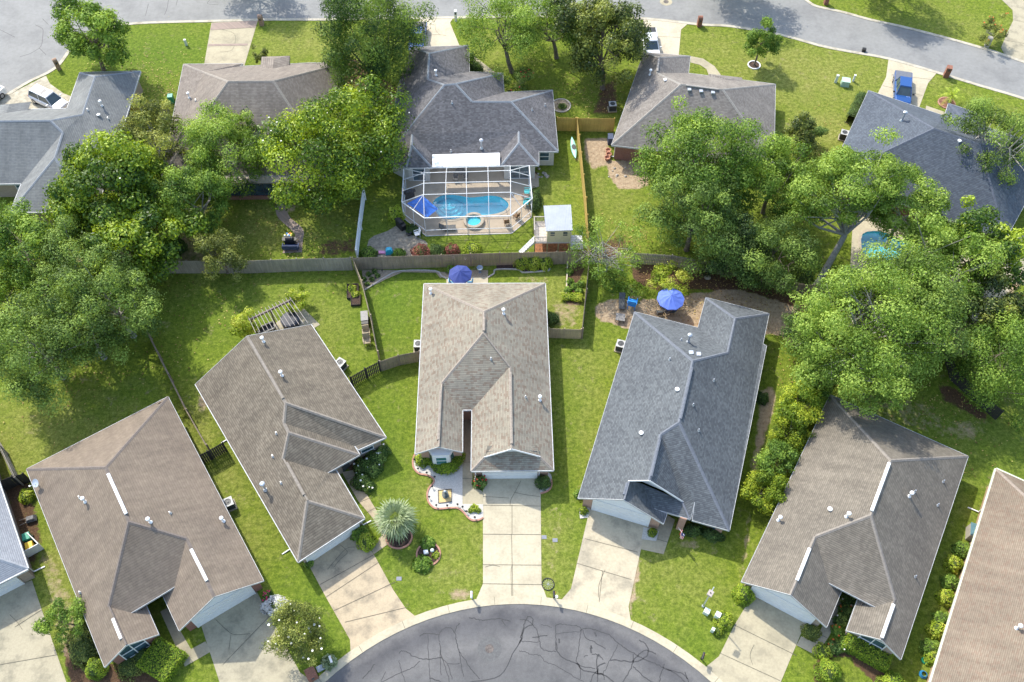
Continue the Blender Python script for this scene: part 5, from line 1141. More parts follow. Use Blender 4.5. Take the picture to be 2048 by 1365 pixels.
SH('pink_flower_bush','bush with hot pink blossoms at the right edge',2046,600,.7,1.0,'mix',n=600,leaf=.15,flowers=30,fmat=PETP)
SH('leafy_shrub','low dark shrub in front of the feathery trees at the back fence, left',345,500,1.4,1.2,'dark',n=1800,leaf=.2)
SH('leafy_shrub','dark shrub under the light oak next to the round laurel',1650,740,1.6,1.4,'dark',n=2200,leaf=.18)
SH('rock_bed_shrub','small shrub in the stone-edged bed at the right of the charcoal house',1124,215,.5,.5,'mix',n=400,leaf=.13)
# palms
def fan_palm(label,px,py,h,r,nf,mat='palm',base=None,name='palm_tree',leafn=18,droop=.5,pinnate=False):
    b0=G(px,py,0); root=thing(name,label,'palm',b0); rd=random.Random(int(px)); mb=MB(); top=Vector((0,0,h))
    tk=MB(); tk.tube([(0,0,-.1),(0,0,h*.5),(0,0,h)],[.22 if h>1 else .14,.17 if h>1 else .12,.14],10)
    for k in range(14): a=k*2.4; tk.bar(Vector((math.cos(a)*.16,math.sin(a)*.16,h*(k/14))),Vector((math.cos(a)*.3,math.sin(a)*.3,h*(k/14)+.15)),.05)
    tk.build('trunk',BARK,root,world=False)
    V_=[];F_=[];T=[]
    for k in range(nf):
        a=k*2.399; el=1.15-1.65*(k/nf)+rd.uniform(-.1,.1); d=Vector((math.cos(a)*math.cos(el),math.sin(a)*math.cos(el),math.sin(el)))
        side=d.cross(Vector((0,0,1))).normalized(); up=side.cross(d)
        if not pinnate:
            L=r*.5; hub=top+d*L; L=r*.34; hub=top+d*L; 
            for q in ((top,hub),): 
                i=len(V_); V_+= [q[0]-side*.015,q[0]+side*.015,q[1]+side*.012,q[1]-side*.012]; F_.append((i,i+1,i+2,i+3)); T.append(.3)
            for j in range(leafn):
                b=(j/(leafn-1)-.5)*2.5*1.1; dd=(d*math.cos(b)+side*math.sin(b)).normalized(); ln=r*(.5+.28*rd.random())*(1-.25*abs(b)/1.4)
                m1=hub+dd*ln*.6; e=hub+dd*ln+Vector((0,0,-ln*droop*.35)); w_=side*math.cos(b)*.055-d*math.sin(b)*.055
                i=len(V_); V_+= [hub-w_*.2,m1-w_,e,m1+w_]; F_.append((i,i+1,i+2,i+3)); T.append(min(1,max(0,rd.gauss(.55,.2)-(.25 if el<-.2 else 0))))
        else:
            pts=[top+d*r*t+Vector((0,0,-r*droop*t*t)) for t in np.linspace(0,1,9)]
            for j in range(8):
                p,q=pts[j],pts[j+1]
                for sgn in(-1,1):
                    for s in(0,.5):
                        o=p.lerp(q,s); ln=r*.22*(1-abs(j/8-.4)); e=o+side*sgn*ln+(q-p)*.9-Vector((0,0,ln*.25)); w_=(q-p).normalized()*.035
                        i=len(V_); V_+= [o-w_,o+w_,e]; F_.append((i,i+1,i+2)); T.append(min(1,max(0,rd.gauss(.5,.2))))
    me=bpy.data.meshes.new('fronds'); me.from_pydata([tuple(v) for v in V_],[],F_); at=me.attributes.new('tint','FLOAT','FACE'); at.data.foreach_set('value',T); me.materials.append(LM[mat]); me.update()
    f=bpy.data.objects.new('fronds',me); C.objects.link(f); f.parent=root
    return root
fan_palm('pale silvery fan palm on the lawn beside the left walkway',796,1056,1.9,2.1,38,leafn=14,droop=.75)
fan_palm('small feather-leaved palm in a brick ring in front of the blue-shingled house',1897,205,1.1,1.6,13,mat='lime',pinnate=True,droop=.45)
fan_palm('small spiky yucca in the white gravel between the two ball shrubs',949,1018,.15,.45,14,mat='lime',leafn=8,name='yucca_plant')
# rings and beds round plants
def ring(label,px,py,r,mat,fill,name='bed_edging',rx=1.,rot=0,h=.1):
    p=G(px,py); mb=MB(); pts=[p+Vector((r*rx*math.cos(a)*math.cos(rot)-r*math.sin(a)*math.sin(rot),r*rx*math.cos(a)*math.sin(rot)+r*math.sin(a)*math.cos(rot),0)) for a in np.linspace(0,2*math.pi,36,endpoint=False)]
    ribbon(mb,pts,.14,h,h,closed=True); tag(mb.build(name,mat),label,'edging')
    sheet('planting_bed',pts,.045,fill)
ring('white stone ring round the slim young tree',1508,131,.72,M_['white'],M_['mulch'])
ring('brick ring round the small feather-leaved palm',1893,207,.95,M_['edge_brick'],plain('red_mulch',(.28,.13,.09),.95,.3,9))
ring('stone ring of the round island bed on the left lawn',857,1109,.98,M_['edge_brick'],M_['mulch'])
ring('curved stone edging round the palm bed beside the left walkway',798,1075,1.0,M_['edge_brick'],M_['mulch'],rx=1.1)
ring('stone edging round the small bed right of the charcoal house',1122,212,1.1,M_['edge_stone'],M_['gravel_t'])

# fallen leaves on the lawns
def litter():
    rng=np.random.default_rng(77); P=[]
    for px,py,r,n in [(300,150,6,260),(330,190,3,160),(230,160,5,120),(1250,500,5,300),(1500,575,7,500),(1400,570,6,400),(700,210,5,350),(1130,190,6,200),(600,500,5,200),(150,760,9,350),(380,600,8,260),(1660,750,5,260),(1900,820,6,260),(1620,330,6,200),(900,300,3,0),(1205,200,5,300),(1700,300,8,200),(500,440,4,120)]:
        if not n: continue
        c=G(px,py); q=rng.normal(size=(n,2))*r*.5; P.append(np.stack([c.x+q[:,0],c.y+q[:,1],np.full(n,.075)],1))
    P=np.concatenate(P); me=leaves_mesh('leaf_litter',P,np.tile([0,0,1.],(len(P),1)),rng.random(len(P)),.16,leafmat('fallen_leaves',(.12,.06,.02),(.30,.19,.06),(.55,.45,.15),trans=.1),rng,.6,.85)
    o=bpy.data.objects.new('leaf_litter',me); C.objects.link(o); tagk(o,'stuff'); tag(o,'scattered brown and yellow fallen leaves on the lawns','leaf litter')
litter()
# ------------------------------------------------------------------ pools
def deck_with_hole(name,outer,hole,z,mat,depth=1.3,label='',kid=None):
    root=thing(name,label,'pool',Vector((hole[0].x,hole[0].y,0)))
    bm=bmesh.new(); ed=[]
    for loop in (outer,hole):
        vs=[bm.verts.new((p.x,p.y,z)) for p in loop]
        for i in range(len(vs)): ed.append(bm.edges.new((vs[i],vs[(i+1)%len(vs)])))
    bmesh.ops.triangle_fill(bm,use_beauty=True,use_dissolve=False,edges=ed)
    for f in bm.faces:
        if f.normal.z<0: f.normal_flip()
    me=bpy.data.meshes.new('pool_deck'); bm.to_mesh(me); bm.free(); me.materials.append(mat)
    d=bpy.data.objects.new('pool_deck',me); C.objects.link(d); tagk(d,'structure')
    mb=MB(); n=len(hole)
    for i in range(n):
        a,b=hole[i],hole[(i+1)%n]
        q=[Vector((a.x,a.y,z)),Vector((b.x,b.y,z)),Vector((b.x,b.y,-depth)),Vector((a.x,a.y,-depth))]
        mb.face(q); mb.face(q[::-1]) if False else None
    mb.face([(p.x,p.y,-depth) for p in hole]); mb.build('basin',plain('pool_plaster',(.28,.72,.82),.6,.06,1),root)
    m,t,b=newmat('pool_water'); gl=N(t,'BsdfGlossy'); gl.inputs['Roughness'].default_value=.03; trn=N(t,'BsdfTransparent'); trn.inputs[0].default_value=(.50,.86,.92,1)
    mx=N(t,'MixShader'); fr=N(t,'Fresnel'); fr.inputs[0].default_value=1.33; bp=N(t,'Bump'); bp.inputs['Strength'].default_value=.15; t.links.new(noise(t,1.5,3),bp.inputs['Height']); t.links.new(bp.outputs[0],gl.inputs['Normal'])
    t.links.new(fr.outputs[0],mx.inputs[0]); t.links.new(trn.outputs[0],mx.inputs[1]); t.links.new(gl.outputs[0],mx.inputs[2]); t.links.new(mx.outputs[0],t.nodes['Material Output'].inputs[0])
    mb=MB(); mb.face([(p.x,p.y,z-.14) for p in hole]); mb.build('water',m,root); M_['water']=m
    mb=MB(); ribbon(mb,hole,.3,z+.03,.03,closed=True); mb.build('coping',plain('pool_coping',(.42,.36,.28),.85,.08,5),root)
    return root
DK=plain('tan_deck',(.42,.34,.25),.85,.07,1.2)
hole=smooth(POOLP,3,True)
out=GP([(806,437),(853,473),(1024,468),(1063,435),(1063,378),(1078,374),(1077,352),(1056,338),(1056,300),(812,300),(803,380)])
pl=deck_with_hole('swimming_pool',out,hole,.05,DK,label='kidney-shaped swimming pool under the white screen cage')
# steps inside
c=G(700+800/4.096,300+410/4.096); mb=MB()
for k,(r,zz) in enumerate([(1.55,-1.0),(1.15,-.8),(.75,-.6)]): mb.lathe([(r,-1.29),(r,zz)],(c.x+.15,c.y-.1,0),20)
mb.build('pool_steps',_mc['pool_plaster'],pl)
out2=GP([(1705,450),(1722,425),(1830,430),(1910,455),(2035,500),(2030,560),(1985,645),(1900,640),(1790,600),(1730,615),(1700,600),(1700,540)])
deck_with_hole('swimming_pool',out2,smooth(POOL2,3,True),.05,M_['conc_new'],label='bright blue pool mostly hidden under the trees on the right')
# spa
c=G(947.5,445); sp_=thing('spa','round raised spa at the edge of the kidney pool','spa',c)
mb=MB(); n=28
mb.lathe([(1.12,0),(1.12,.42)],c,n); 
mb=MB()
for k in range(n):
    a,b=2*math.pi*k/n,2*math.pi*(k+1)/n
    f=lambda r,aa,z: c+Vector((r*math.cos(aa),r*math.sin(aa),z))
    mb.face([f(1.08,a,0),f(1.08,b,0),f(1.08,b,.4),f(1.08,a,.4)]); mb.face([f(1.08,a,.4),f(1.08,b,.4),f(.78,b,.4),f(.78,a,.4)]); mb.face([f(.78,a,.4),f(.78,b,.4),f(.7,b,.07),f(.7,a,.07)])
mb.build('rim',_mc['pool_coping'],sp_)
mb=MB(); mb.face([c+Vector((.72*math.cos(a),.72*math.sin(a),.09)) for a in np.linspace(0,2*math.pi,24,endpoint=False)]); mb.build('basin',_mc['pool_plaster'],sp_)
mb=MB(); mb.face([c+Vector((.77*math.cos(a),.77*math.sin(a),.3)) for a in np.linspace(0,2*math.pi,24,endpoint=False)]); mb.build('water',M_['water'],sp_)
# screen cage
zc_=[2.9,4.05,4.25,4.0,3.0]
rows=[[(608,560),(790,553),(960,548),(1138,545),(1315,542)],[(603,367),(783,363),(955,358),(1135,352),(1315,348)],[(605,275),(785,270),(952,266),(1132,262),(1315,258)],[(606,190),(788,183),(952,182),(1130,175),(1312,170)],[(613,150),(793,148),(952,142),(1130,138),(1312,132)]]
Pq=lambda x,y,z: G(700+x/4.096,300+y/4.096,z)
GR=[[Pq(x,y,zc_[r]) for x,y in row] for r,row in enumerate(rows)]
cg=thing('pool_cage','white-framed screen enclosure over the kidney-shaped pool','pool cage',G(930,430))
BL=[G(852.6,473),G(896,471),G(936,470),G(980,469),G(1023.5,467.5)]
lc,rc=G(806.7,437),G(1063,434.5)
lct,rct=Pq(425,428,2.7),Pq(1492,400,2.7)
mb=MB(); wv=.055
for r in range(5):
    for k in range(4): mb.bar(GR[r][k],GR[r][k+1],.055 if r else .08)
for k in range(5):
    for r in range(4): mb.bar(GR[r][k],GR[r+1][k],.065 if k in(0,4) else .05)
lw=[lct,Pq(432,335,2.7),Pq(436,245,2.7),Pq(440,155,2.7)]; rw=[rct,Pq(1482,300,2.7),Pq(1475,215,2.7),Pq(1468,130,2.7)]
for L in(lw,rw):
    for k in range(3): mb.bar(L[k],L[k+1],.09)
for r in (1,2,3): mb.bar(GR[r][0],lw[r-1] if r<4 else lw[3],.06); mb.bar(GR[r][4],rw[r-1],.06)
mb.bar(GR[3][0],lw[3],.06); mb.bar(GR[3][4],rw[3],.06); mb.bar(GR[0][0],lct,.09); mb.bar(GR[0][4],rct,.09)
mb.bar(GR[1][0],lct.lerp(GR[0][0],.5),.05); mb.bar(GR[1][4],rct.lerp(GR[0][4],.5),.05)
mb.build('roof_frame',M_['cage'],cg)
mb=MB()
for k in range(5): mb.bar(BL[k],GR[0][k],.055)
pairs=[(lc,lct),(rc,rct),(lc.lerp(BL[0],.5),lct.lerp(GR[0][0],.5)),(rc.lerp(BL[4],.5),rct.lerp(GR[0][4],.5))]
for a,b in pairs: mb.bar(a,b,.055)
chain=[(lc,lct)]+[(BL[k],GR[0][k]) for k in range(5)]+[(rc,rct)]
for i in range(len(chain)-1):
    for f_ in (.01,.33): mb.bar(chain[i][0].lerp(chain[i][1],f_),chain[i+1][0].lerp(chain[i+1][1],f_),.05)
ls=[Vector((p.x,p.y,0)) for p in lw]; rs=[Vector((p.x,p.y,0)) for p in rw]
for S_,T_ in((ls,lw),(rs,rw)):
    for k in range(4): mb.bar(S_[k],T_[k],.07)
    for k in range(3):
        for f_ in(.02,.33): mb.bar(S_[k].lerp(T_[k],f_),S_[k+1].lerp(T_[k+1],f_),.06)
mb.build('wall_frame',M_['cage'],cg)
m,t,b=newmat('insect_screen'); df=N(t,'BsdfDiffuse'); df.inputs[0].default_value=(.22,.22,.23,1); trn=N(t,'BsdfTransparent'); mx=N(t,'MixShader'); mx.inputs[0].default_value=.09
t.links.new(trn.outputs[0],mx.inputs[1]); t.links.new(df.outputs[0],mx.inputs[2]); t.links.new(mx.outputs[0],t.nodes['Material Output'].inputs[0])
mb=MB()
for r in range(4):
    for k in range(4): mb.face([GR[r][k],GR[r][k+1],GR[r+1][k+1],GR[r+1][k]])
for i in range(len(chain)-1): mb.face([chain[i][0],chain[i+1][0],chain[i+1][1],chain[i][1]])
for L,E_ in((lw,0),(rw,4)):
    mb.face([L[0],GR[0][E_],GR[1][E_]])
    for k in range(3): mb.face([L[k],L[k+1],GR[min(k+2,4)][E_] if k<2 else GR[3][E_],GR[k+1][E_]]) if k<2 else mb.face([L[2],L[3],GR[3][E_]])
for S_,T_ in((ls,lw),(rs,rw)):
    for k in range(3): mb.face([S_[k],S_[k+1],T_[k+1],T_[k]])
mb.build('screen',m,cg)
# small side door cage piece
mb=MB(); a=G(1063,352); 
BLUE=plain('blue_canvas',(.02,.16,.62),.7,.06,2); NAVY=plain('navy_canvas',(.030,.052,.22),.75,.08,2); PERI=plain('periwinkle_canvas',(.10,.17,.56),.7,.08,2)
# sagging blue shade sail
cn=[Pq(x,y,z) for x,y,z in [(592,372,2.5),(722,485,2.0),(632,556,1.9),(468,440,2.2)]]
sh=thing('shade_canopy','bright blue square canopy over the left side of the pool','shade canopy',Vector((cn[3].x,cn[3].y,0)))
mb=MB(); n=8; gridp=[[cn[3].lerp(cn[0],i/n).lerp(cn[2].lerp(cn[1],i/n),j/n)+Vector((0,0,.35*(1-abs(i/n-.5)*2)*(1-abs(j/n-.5)*2))) for i in range(n+1)] for j in range(n+1)]
for i in range(n):
    for j in range(n): mb.face([gridp[j][i],gridp[j+1][i],gridp[j+1][i+1],gridp[j][i+1]])
mb.build('canopy',BLUE,sh,smooth=True)
mid=sum(cn,Vector())/4; mb=MB()
mb.tube([Vector((mid.x,mid.y,0.05)),Vector((mid.x,mid.y,2.45))],.03,8)
for q in cn: mb.bar(q-Vector((0,0,.03)),Vector((mid.x,mid.y,2.4)),.03)
mb.build('pole',M_['dgrey'],sh)
# ------------------------------------------------------------------ furniture
def lounger(label,px,py,rz,mat,z=.05,name='lounge_chair',group=None):
    p=G(px,py,z); r=thing(name,label,'lounge chair',p,rz,group)
    mb=MB(); mb.box((.0,0,.32),(1.25,.6,.07)); mb.build('seat',mat,r,world=False)
    mb=MB(); mb.box((-.83,0,.5),(.72,.6,.07),M=Matrix.Rotation(R(38),4,'Y')); mb.build('backrest',mat,r,world=False)
    for sx in(-.5,.5):
        for sy in(-.25,.25): mb=MB(); mb.bar((sx,sy,0),(sx,sy,.3),.05); mb.build('leg',M_['dgrey'],r,world=False)
    return r
def chair(label,px,py,rz,mat,z=.03,name='patio_chair',group=None,s=1.):
    p=G(px,py,z); r=thing(name,label,'chair',p,rz,group); r.scale=(s,s,s)
    mb=MB(); mb.box((0,0,.42),(.52,.52,.06)); mb.build('seat',mat,r,world=False)
    mb=MB(); mb.box((-.27,0,.72),(.06,.52,.6),M=Matrix.Rotation(R(-12),4,'Y')); mb.build('backrest',mat,r,world=False)
    for sx in(-.22,.22):
        for sy in(-.22,.22): mb=MB(); mb.bar((sx,sy,0),(sx,sy,.42),.04); mb.build('leg',mat,r,world=False)
    for sy in(-.27,.27): mb=MB(); mb.bar((-.25,sy,.64),(.25,sy,.64),.05,.03); mb.bar((.24,sy,.4),(.24,sy,.64),.03); mb.build('armrest',mat,r,world=False)
    return r
def rtable(label,px,py,rad,mat,z=.03,h=.72,name='patio_table'):
    p=G(px,py,z); r=thing(name,label,'table',p)
    mb=MB(); mb.lathe([(rad*.98,h-.03),(rad,h-.02),(rad,h),(rad*.96,h+.01)],(0,0,0),24); mb.build('table_top',mat,r,world=False)
    for k in range(4): a=k*math.pi/2+.6; mb=MB(); mb.tube([(.7*rad*math.cos(a),.7*rad*math.sin(a),0),(.3*rad*math.cos(a),.3*rad*math.sin(a),h-.03)],.02,6); mb.build('leg',M_['dgrey'],r,world=False)
    return r
lounger('long dark lounge chair beside the spa, inside the screen cage',900,459,R(5),M_['dgrey'])
WOODC=plain('brown_wicker',(.20,.11,.05),.8,.2,8); TEAL=plain('teal_plastic',(.02,.38,.42),.5,.08)
chair('brown wicker chair at the lower right corner of the screen cage',1013,449,R(100),WOODC)
chair('brown wicker chair near the right corner of the screen cage, above the other one',1033,437,R(140),WOODC)
chair('teal adirondack chair at the right side of the pool, upper one',1054,390,R(180),TEAL,name='adirondack_chair',s=1.15)
chair('teal adirondack chair at the right side of the pool, lower one',1052,411,R(170),TEAL,name='adirondack_chair',s=1.15)
rtable('small round fire table between the two teal chairs',1050,398,.42,plain('bronze',(.16,.10,.07),.5,.2),h=.5)
chair('patio chair under the white roof panel by the house wall, left one',912,362,R(-90),M_['dgrey'])
chair('patio chair under the white roof panel by the house wall, right one',932,361,R(-90),M_['dgrey'])
rtable('dark outdoor table under the white porch roof',921,352,.55,M_['dgrey'])
def grill(label,px,py,rz,col,name='grill',z=.03):
    p=G(px,py,z); r=thing(name,label,'grill',p,rz)
    mb=MB(); mb.box((0,0,.45),(1.1,.55,.9),0,0,.95); mb.build('cabinet',col,r,world=False)
    mb=MB(); n=8
    vs=[];
    for x in(-.38,.38):
        for k in range(n+1): a=math.pi*k/n; vs.append((x,.27*math.cos(a),.9+.26*math.sin(a)))
    mb.mesh(vs,[(k,k+1,n+2+k,n+1+k) for k in range(n)]+[tuple(range(n+1)),tuple(range(n+1,2*n+2))[::-1]]); mb.build('lid',col,r,world=False)
    for sx in(-.62,.62): mb=MB(); mb.box((sx,0,.86),(.25,.45,.04)); mb.build('side_shelf',col,r,world=False)
grill('black covered grill at the upper left corner inside the screen cage',819,395,R(20),M_['black'])
grill('black covered grill standing by the fire pit pad left of the cage',802,455,R(-50),M_['black'])
# umbrellas
def umbrella(label,px,py,r,z,mat,n=8,mat2=None,gz=.03,rot=0):
    top=G(px,py,z); b=Vector((top.x,top.y,gz)); root=thing('patio_umbrella',label,'umbrella',b)
    mb=MB(); rim=z-.55; ap=top+Vector((0,0,.12))
    for k in range(n):
        a,c=2*math.pi*k/n+rot,2*math.pi*(k+1)/n+rot; A_=top+Vector((r*math.cos(a),r*math.sin(a),-.5)); B_=top+Vector((r*math.cos(c),r*math.sin(c),-.5)); m1=top+Vector((r*.5*math.cos(a),r*.5*math.sin(a),-.17)); m2=top+Vector((r*.5*math.cos(c),r*.5*math.sin(c),-.17))
        md=(A_+B_)/2*1.0+Vector((0,0,.03)); 
        mm=(m1+m2)/2-Vector((0,0,.04))
        mb.face([ap,m1,mm]); mb.face([ap,mm,m2]); mb.face([m1,A_,md,mm]); mb.face([mm,md,B_,m2])
        dn=Vector((0,0,-.12)); mb.face([A_,A_+dn,md+dn,md]); mb.face([md,md+dn,B_+dn,B_])
    mb.build('canopy',mat,root)
    mb=MB(); mb.tube([b,top+Vector((0,0,.15))],.028,8); mb.lathe([(.28,0),(.28,.08),(.06,.12)],b,16); mb.build('pole',M_['dgrey'],root)
    for k in range(n):
        a=2*math.pi*k/n+rot; mb=MB(); mb.bar(top+Vector((0,0,-.1)),top+Vector((r*.97*math.cos(a),r*.97*math.sin(a),-.53)),.02); mb.build('rib',M_['dgrey'],root)
umbrella('dark navy patio umbrella behind the middle house',920,543,1.2,2.4,NAVY,8,rot=.3)
rtable('glass-topped patio table under the navy umbrella',922,573,.6,M_['galv'])
BL2=plain('blue_mesh_fabric',(.12,.38,.62),.6,.1)
chair('blue mesh chair left of the table under the navy umbrella',905,572,R(0),BL2)
chair('blue mesh chair right of the table under the navy umbrella',940,572,R(180),BL2)
umbrella('light periwinkle-blue umbrella in the sandy yard behind the blue-grey house',1343,592,1.35,2.5,PERI,10)
rtable('dark round patio table under the light blue umbrella',1341,625,.6,M_['dgrey'],z=0)
DK2=plain('grey_wicker',(.14,.13,.125),.8,.25,10)
chair('grey wicker chair in front of the table under the light blue umbrella',1334,629,R(120),DK2,z=0,s=1.1); chair('grey wicker chair left of the light blue umbrella',1322,612,R(20),DK2,z=0,s=1.1)
chair('dark chair by the back eave of the blue-grey house',1318,632,R(90),M_['dgrey'],z=0,s=1.1)
lounger('dark lounge chair on the sand beside the bright blue plastic seat',1243,612,R(-95),M_['dgrey'],z=0)
bl=chair('bright blue plastic seat on the sand between the lounge chair and the umbrella',1263,614,R(75),plain('bright_blue_plastic',(.01,.26,.75),.45,.05),z=0,name='plastic_lounger',s=1.6)
p=G(1240,640); r=thing('low_table','low grey square table on the sandy yard at the lawn edge','table',p,R(-10)); mb=MB(); mb.box((0,0,.45),(.9,.85,.06)); mb.build('table_top',plain('grey_top',(.22,.21,.20),.7,.15),r,world=False)
for sx in(-.38,.38):
    for sy in(-.35,.35): mb=MB(); mb.bar((sx,sy,0),(sx,sy,.43),.06); mb.build('leg',M_['dgrey'],r,world=False)
# fire pit group
chair('white plastic chair on the fire pit pad left of the pool cage',835,473,R(200),M_['white'],s=1.05)
def toycar(px,py):
    r=thing('toy_slide','turquoise and pink plastic toy on the fire pit pad','toy',G(px,py),R(10)); a=plain('turquoise_plastic',(.02,.42,.62),.4,.05)
    mb=MB(); mb.box((.2,0,.3),(.8,.6,.5),0,0,.8); mb.box((.2,0,.62),(.5,.5,.2),0,0,.8); mb.build('body',a,r,world=False)
    mb=MB(); mb.box((-.55,.1,.15),(.7,.35,.12),M=Matrix.Rotation(R(15),4,'Y')); mb.build('chute',plain('pink_plastic',(.75,.30,.50),.4,.05),r,world=False)
toycar(775,507)
p=G(818,470); r=thing('planter_pot','round dark flowerpot with a plant on the fire pit pad','pot',p); mb=MB(); mb.lathe([(.2,0),(.32,.4),(.28,.4),(.25,.32)],(0,0,0),14); mb.build('pot',M_['dgrey'],r,world=False); mb=MB(); [mb.bar((0,0,.3),(.3*math.cos(a),.3*math.sin(a),.7),.05) for a in np.linspace(0,6,9)]; mb.build('plant',LM['green'],r,world=False)
# seats on the garden pad
def sofa(label,px,py,rz,mat,L=1.6,z=.03):
    r=thing('garden_bench',label,'bench',G(px,py,z),rz)
    mb=MB(); mb.box((0,0,.38),(L,.6,.16)); mb.build('seat',mat,r,world=False); mb=MB(); mb.box((0,.3,.62),(L,.12,.5),M=Matrix.Rotation(R(10),4,'X')); mb.build('backrest',mat,r,world=False)
    for s in(-1,1): mb=MB(); mb.box((s*L/2,0,.5),(.1,.6,.3)); mb.build('armrest',mat,r,world=False)
    for sx in(-1,1):
        for sy in(-.22,.22): mb=MB(); mb.bar((sx*L*.42,sy,0),(sx*L*.42,sy,.3),.05); mb.build('leg',mat,r,world=False)
sofa('dark blue cushioned bench on the brick pad at the end of the garden path',583,499,R(180),plain('navy_cushion',(.03,.05,.12),.7,.2))
grill('black grill table covered with colourful things on the brick pad',582,489,R(0),M_['black'],z=.03)
p=G(581,484); r=thing('toy_pile','heap of orange, yellow and white items on the black grill table','toys',p); rd=random.Random(5)
for k,cc in enumerate([(.8,.25,.03),(.8,.7,.1),(.75,.75,.72),(.1,.3,.6)]):
    mb=MB(); 
    for j in range(3): mb.lathe([(.04,0),(.12,.06),(.1,.14),(.03,.18)],(rd.uniform(-.35,.35),rd.uniform(-.2,.2),1.05),8)
    mb.build('item',plain('item%d'%k,cc,.5,.05),r,world=False)
# ------------------------------------------------------------------ playhouse
pr=thing('playhouse','cream stilted playhouse with a grey metal roof, white deck and ladder, by the back fence','playhouse',G(1110,500))
fz=1.75
A_=Vector(G(1094,485,fz)); B_=Vector(G(1140.5,484.5,fz)); dx=(B_-A_).normalized(); dy=Vector((-dx.y,dx.x,0)); WL=(B_-A_).length; D_=2.7
mb=MB(); c=(A_+B_)/2+dy*D_/2; rzp=math.atan2(dx.y,dx.x); mb.box(c+Vector((0,0,.95)),(WL,D_,1.9),rzp); mb.build('wall',plain('cream_siding',(.60,.54,.34),.8,.05,3),pr)
mb=MB(); 
for k in range(13): q=A_+dx*WL*(k/12)-dy*.012; mb.bar(q,q+Vector((0,0,1.85)),.03,.03)
mb.build('siding_battens',_mc['cream_siding'],pr)
for f_ in(.22,.76):
    mb=MB(); q=A_+dx*WL*f_-dy*.02+Vector((0,0,1.3)); mb.box(q,(.42,.05,.5),rzp); w_=mb.build('window',M_['glassb'],pr); mb=MB(); mb.box(q-dy*.03,(.46,.04,.07),rzp); mb.build('frame',_mc['cream_siding'],pr)
ra=[G(1092,462.5,3.65),G(1145,461,3.65),G(1141.3,410,4.15),G(1087.3,412,4.15)]
mb=MB(); mb.mesh(ra+[q-Vector((0,0,.08)) for q in ra],[(0,1,2,3),(7,6,5,4),(1,0,4,5),(2,1,5,6),(3,2,6,7),(0,3,7,4)])
for k in range(17): a,b=ra[0].lerp(ra[1],k/16),ra[3].lerp(ra[2],k/16); mb.bar(a+Vector((0,0,.02)),b+Vector((0,0,.02)),.035,.04)
mb.build('roof',plain('grey_metal_roof',(.40,.43,.48),.45,.05,2,metal=.3),pr)
mb=MB()
for f_ in(0.02,.5,.98):
    for g_ in(.03,.97): q=A_+dx*WL*f_+dy*D_*g_; q.z=0; mb.bar(q,q+Vector((0,0,fz)),.13)
dk=[A_-dx*1.25,A_-dx*1.25+dy*D_]
for q in dk: q=Vector((q.x,q.y,0)); mb.bar(q,q+Vector((0,0,fz+.9)),.12)
mb.build('stilts',plain('treated_post',(.42,.36,.20),.9,.12),pr)
mb=MB(); mb.box((A_+B_)/2-dx*.6+dy*D_/2+Vector((0,0,-.07)),(WL+1.3,D_+.1,.12),rzp); 
for k in range(14): q=A_-dx*.62+dy*D_*(k+.5)/14; mb.box(q+Vector((0,0,.02)),(1.22,D_/14-.03,.05),rzp)
mb.build('deck',plain('pale_deck_boards',(.55,.50,.46),.85,.08,5),pr)
mb=MB()
def rail(a,b,h=.85,n=10,bar=.045):
    mb.bar(a+Vector((0,0,h)),b+Vector((0,0,h)),.07); mb.bar(a+Vector((0,0,.12)),b+Vector((0,0,.12)),.05)
    for k in range(n+1): q=a.lerp(b,k/n); mb.bar(q+Vector((0,0,.1)),q+Vector((0,0,h)),bar)
rail(A_-dx*1.25,A_-dx*.05,n=8); rail(A_-dx*1.25+dy*D_,A_-dx*.05+dy*D_,n=8); rail(A_-dx*1.25+dy*.9,A_-dx*1.25+dy*D_,n=12); mb.build('railing',plain('greyed_rail',(.45,.42,.38),.85,.1),pr)
mb=MB(); t0=A_-dx*1.25+dy*.4; t1=Vector((t0.x,t0.y,0))-dx*1.55-dy*.5
for s in(-.35,.35): mb.bar(t0+dy*s,t1+dy*s,.05,.2)
for k in range(8): q=t1.lerp(t0,(k+.5)/8); mb.box(q,(.2,.7,.04),rzp)
for s in(-.35,):
    for k in range(9): q=t1.lerp(t0,k/8)+dy*s; mb.bar(q,q+Vector((0,0,.8)),.05)
    mb.bar(t0+dy*s+Vector((0,0,.8)),t1+dy*s+Vector((0,0,.8)),.06)
mb.build('stairs',M_['white'],pr)
mb=MB(); q=B_+dx*.75; q.z=0; 
for k in range(6): mb.box(q+dy*(k*.32)+Vector((0,0,.75+0*k)),(1.3,.28,.05),rzp)
for sx in(-.55,.6):
    for sy in(0,1.6): mb.bar(q+dx*sx+dy*sy,q+dx*sx+dy*sy+Vector((0,0,1.3)),.09)
rail(q-dx*.55+Vector((0,0,.5)),q+dx*.6+Vector((0,0,.5)),n=8); mb.build('side_platform',plain('grey_white_deck',(.55,.57,.60),.8,.06),pr)
sheet('playhouse_dirt',GP([(1070,478),(1150,476),(1146,506),(1070,508)]),.03,plain('orange_dirt',(.30,.13,.06),.95,.3,5))
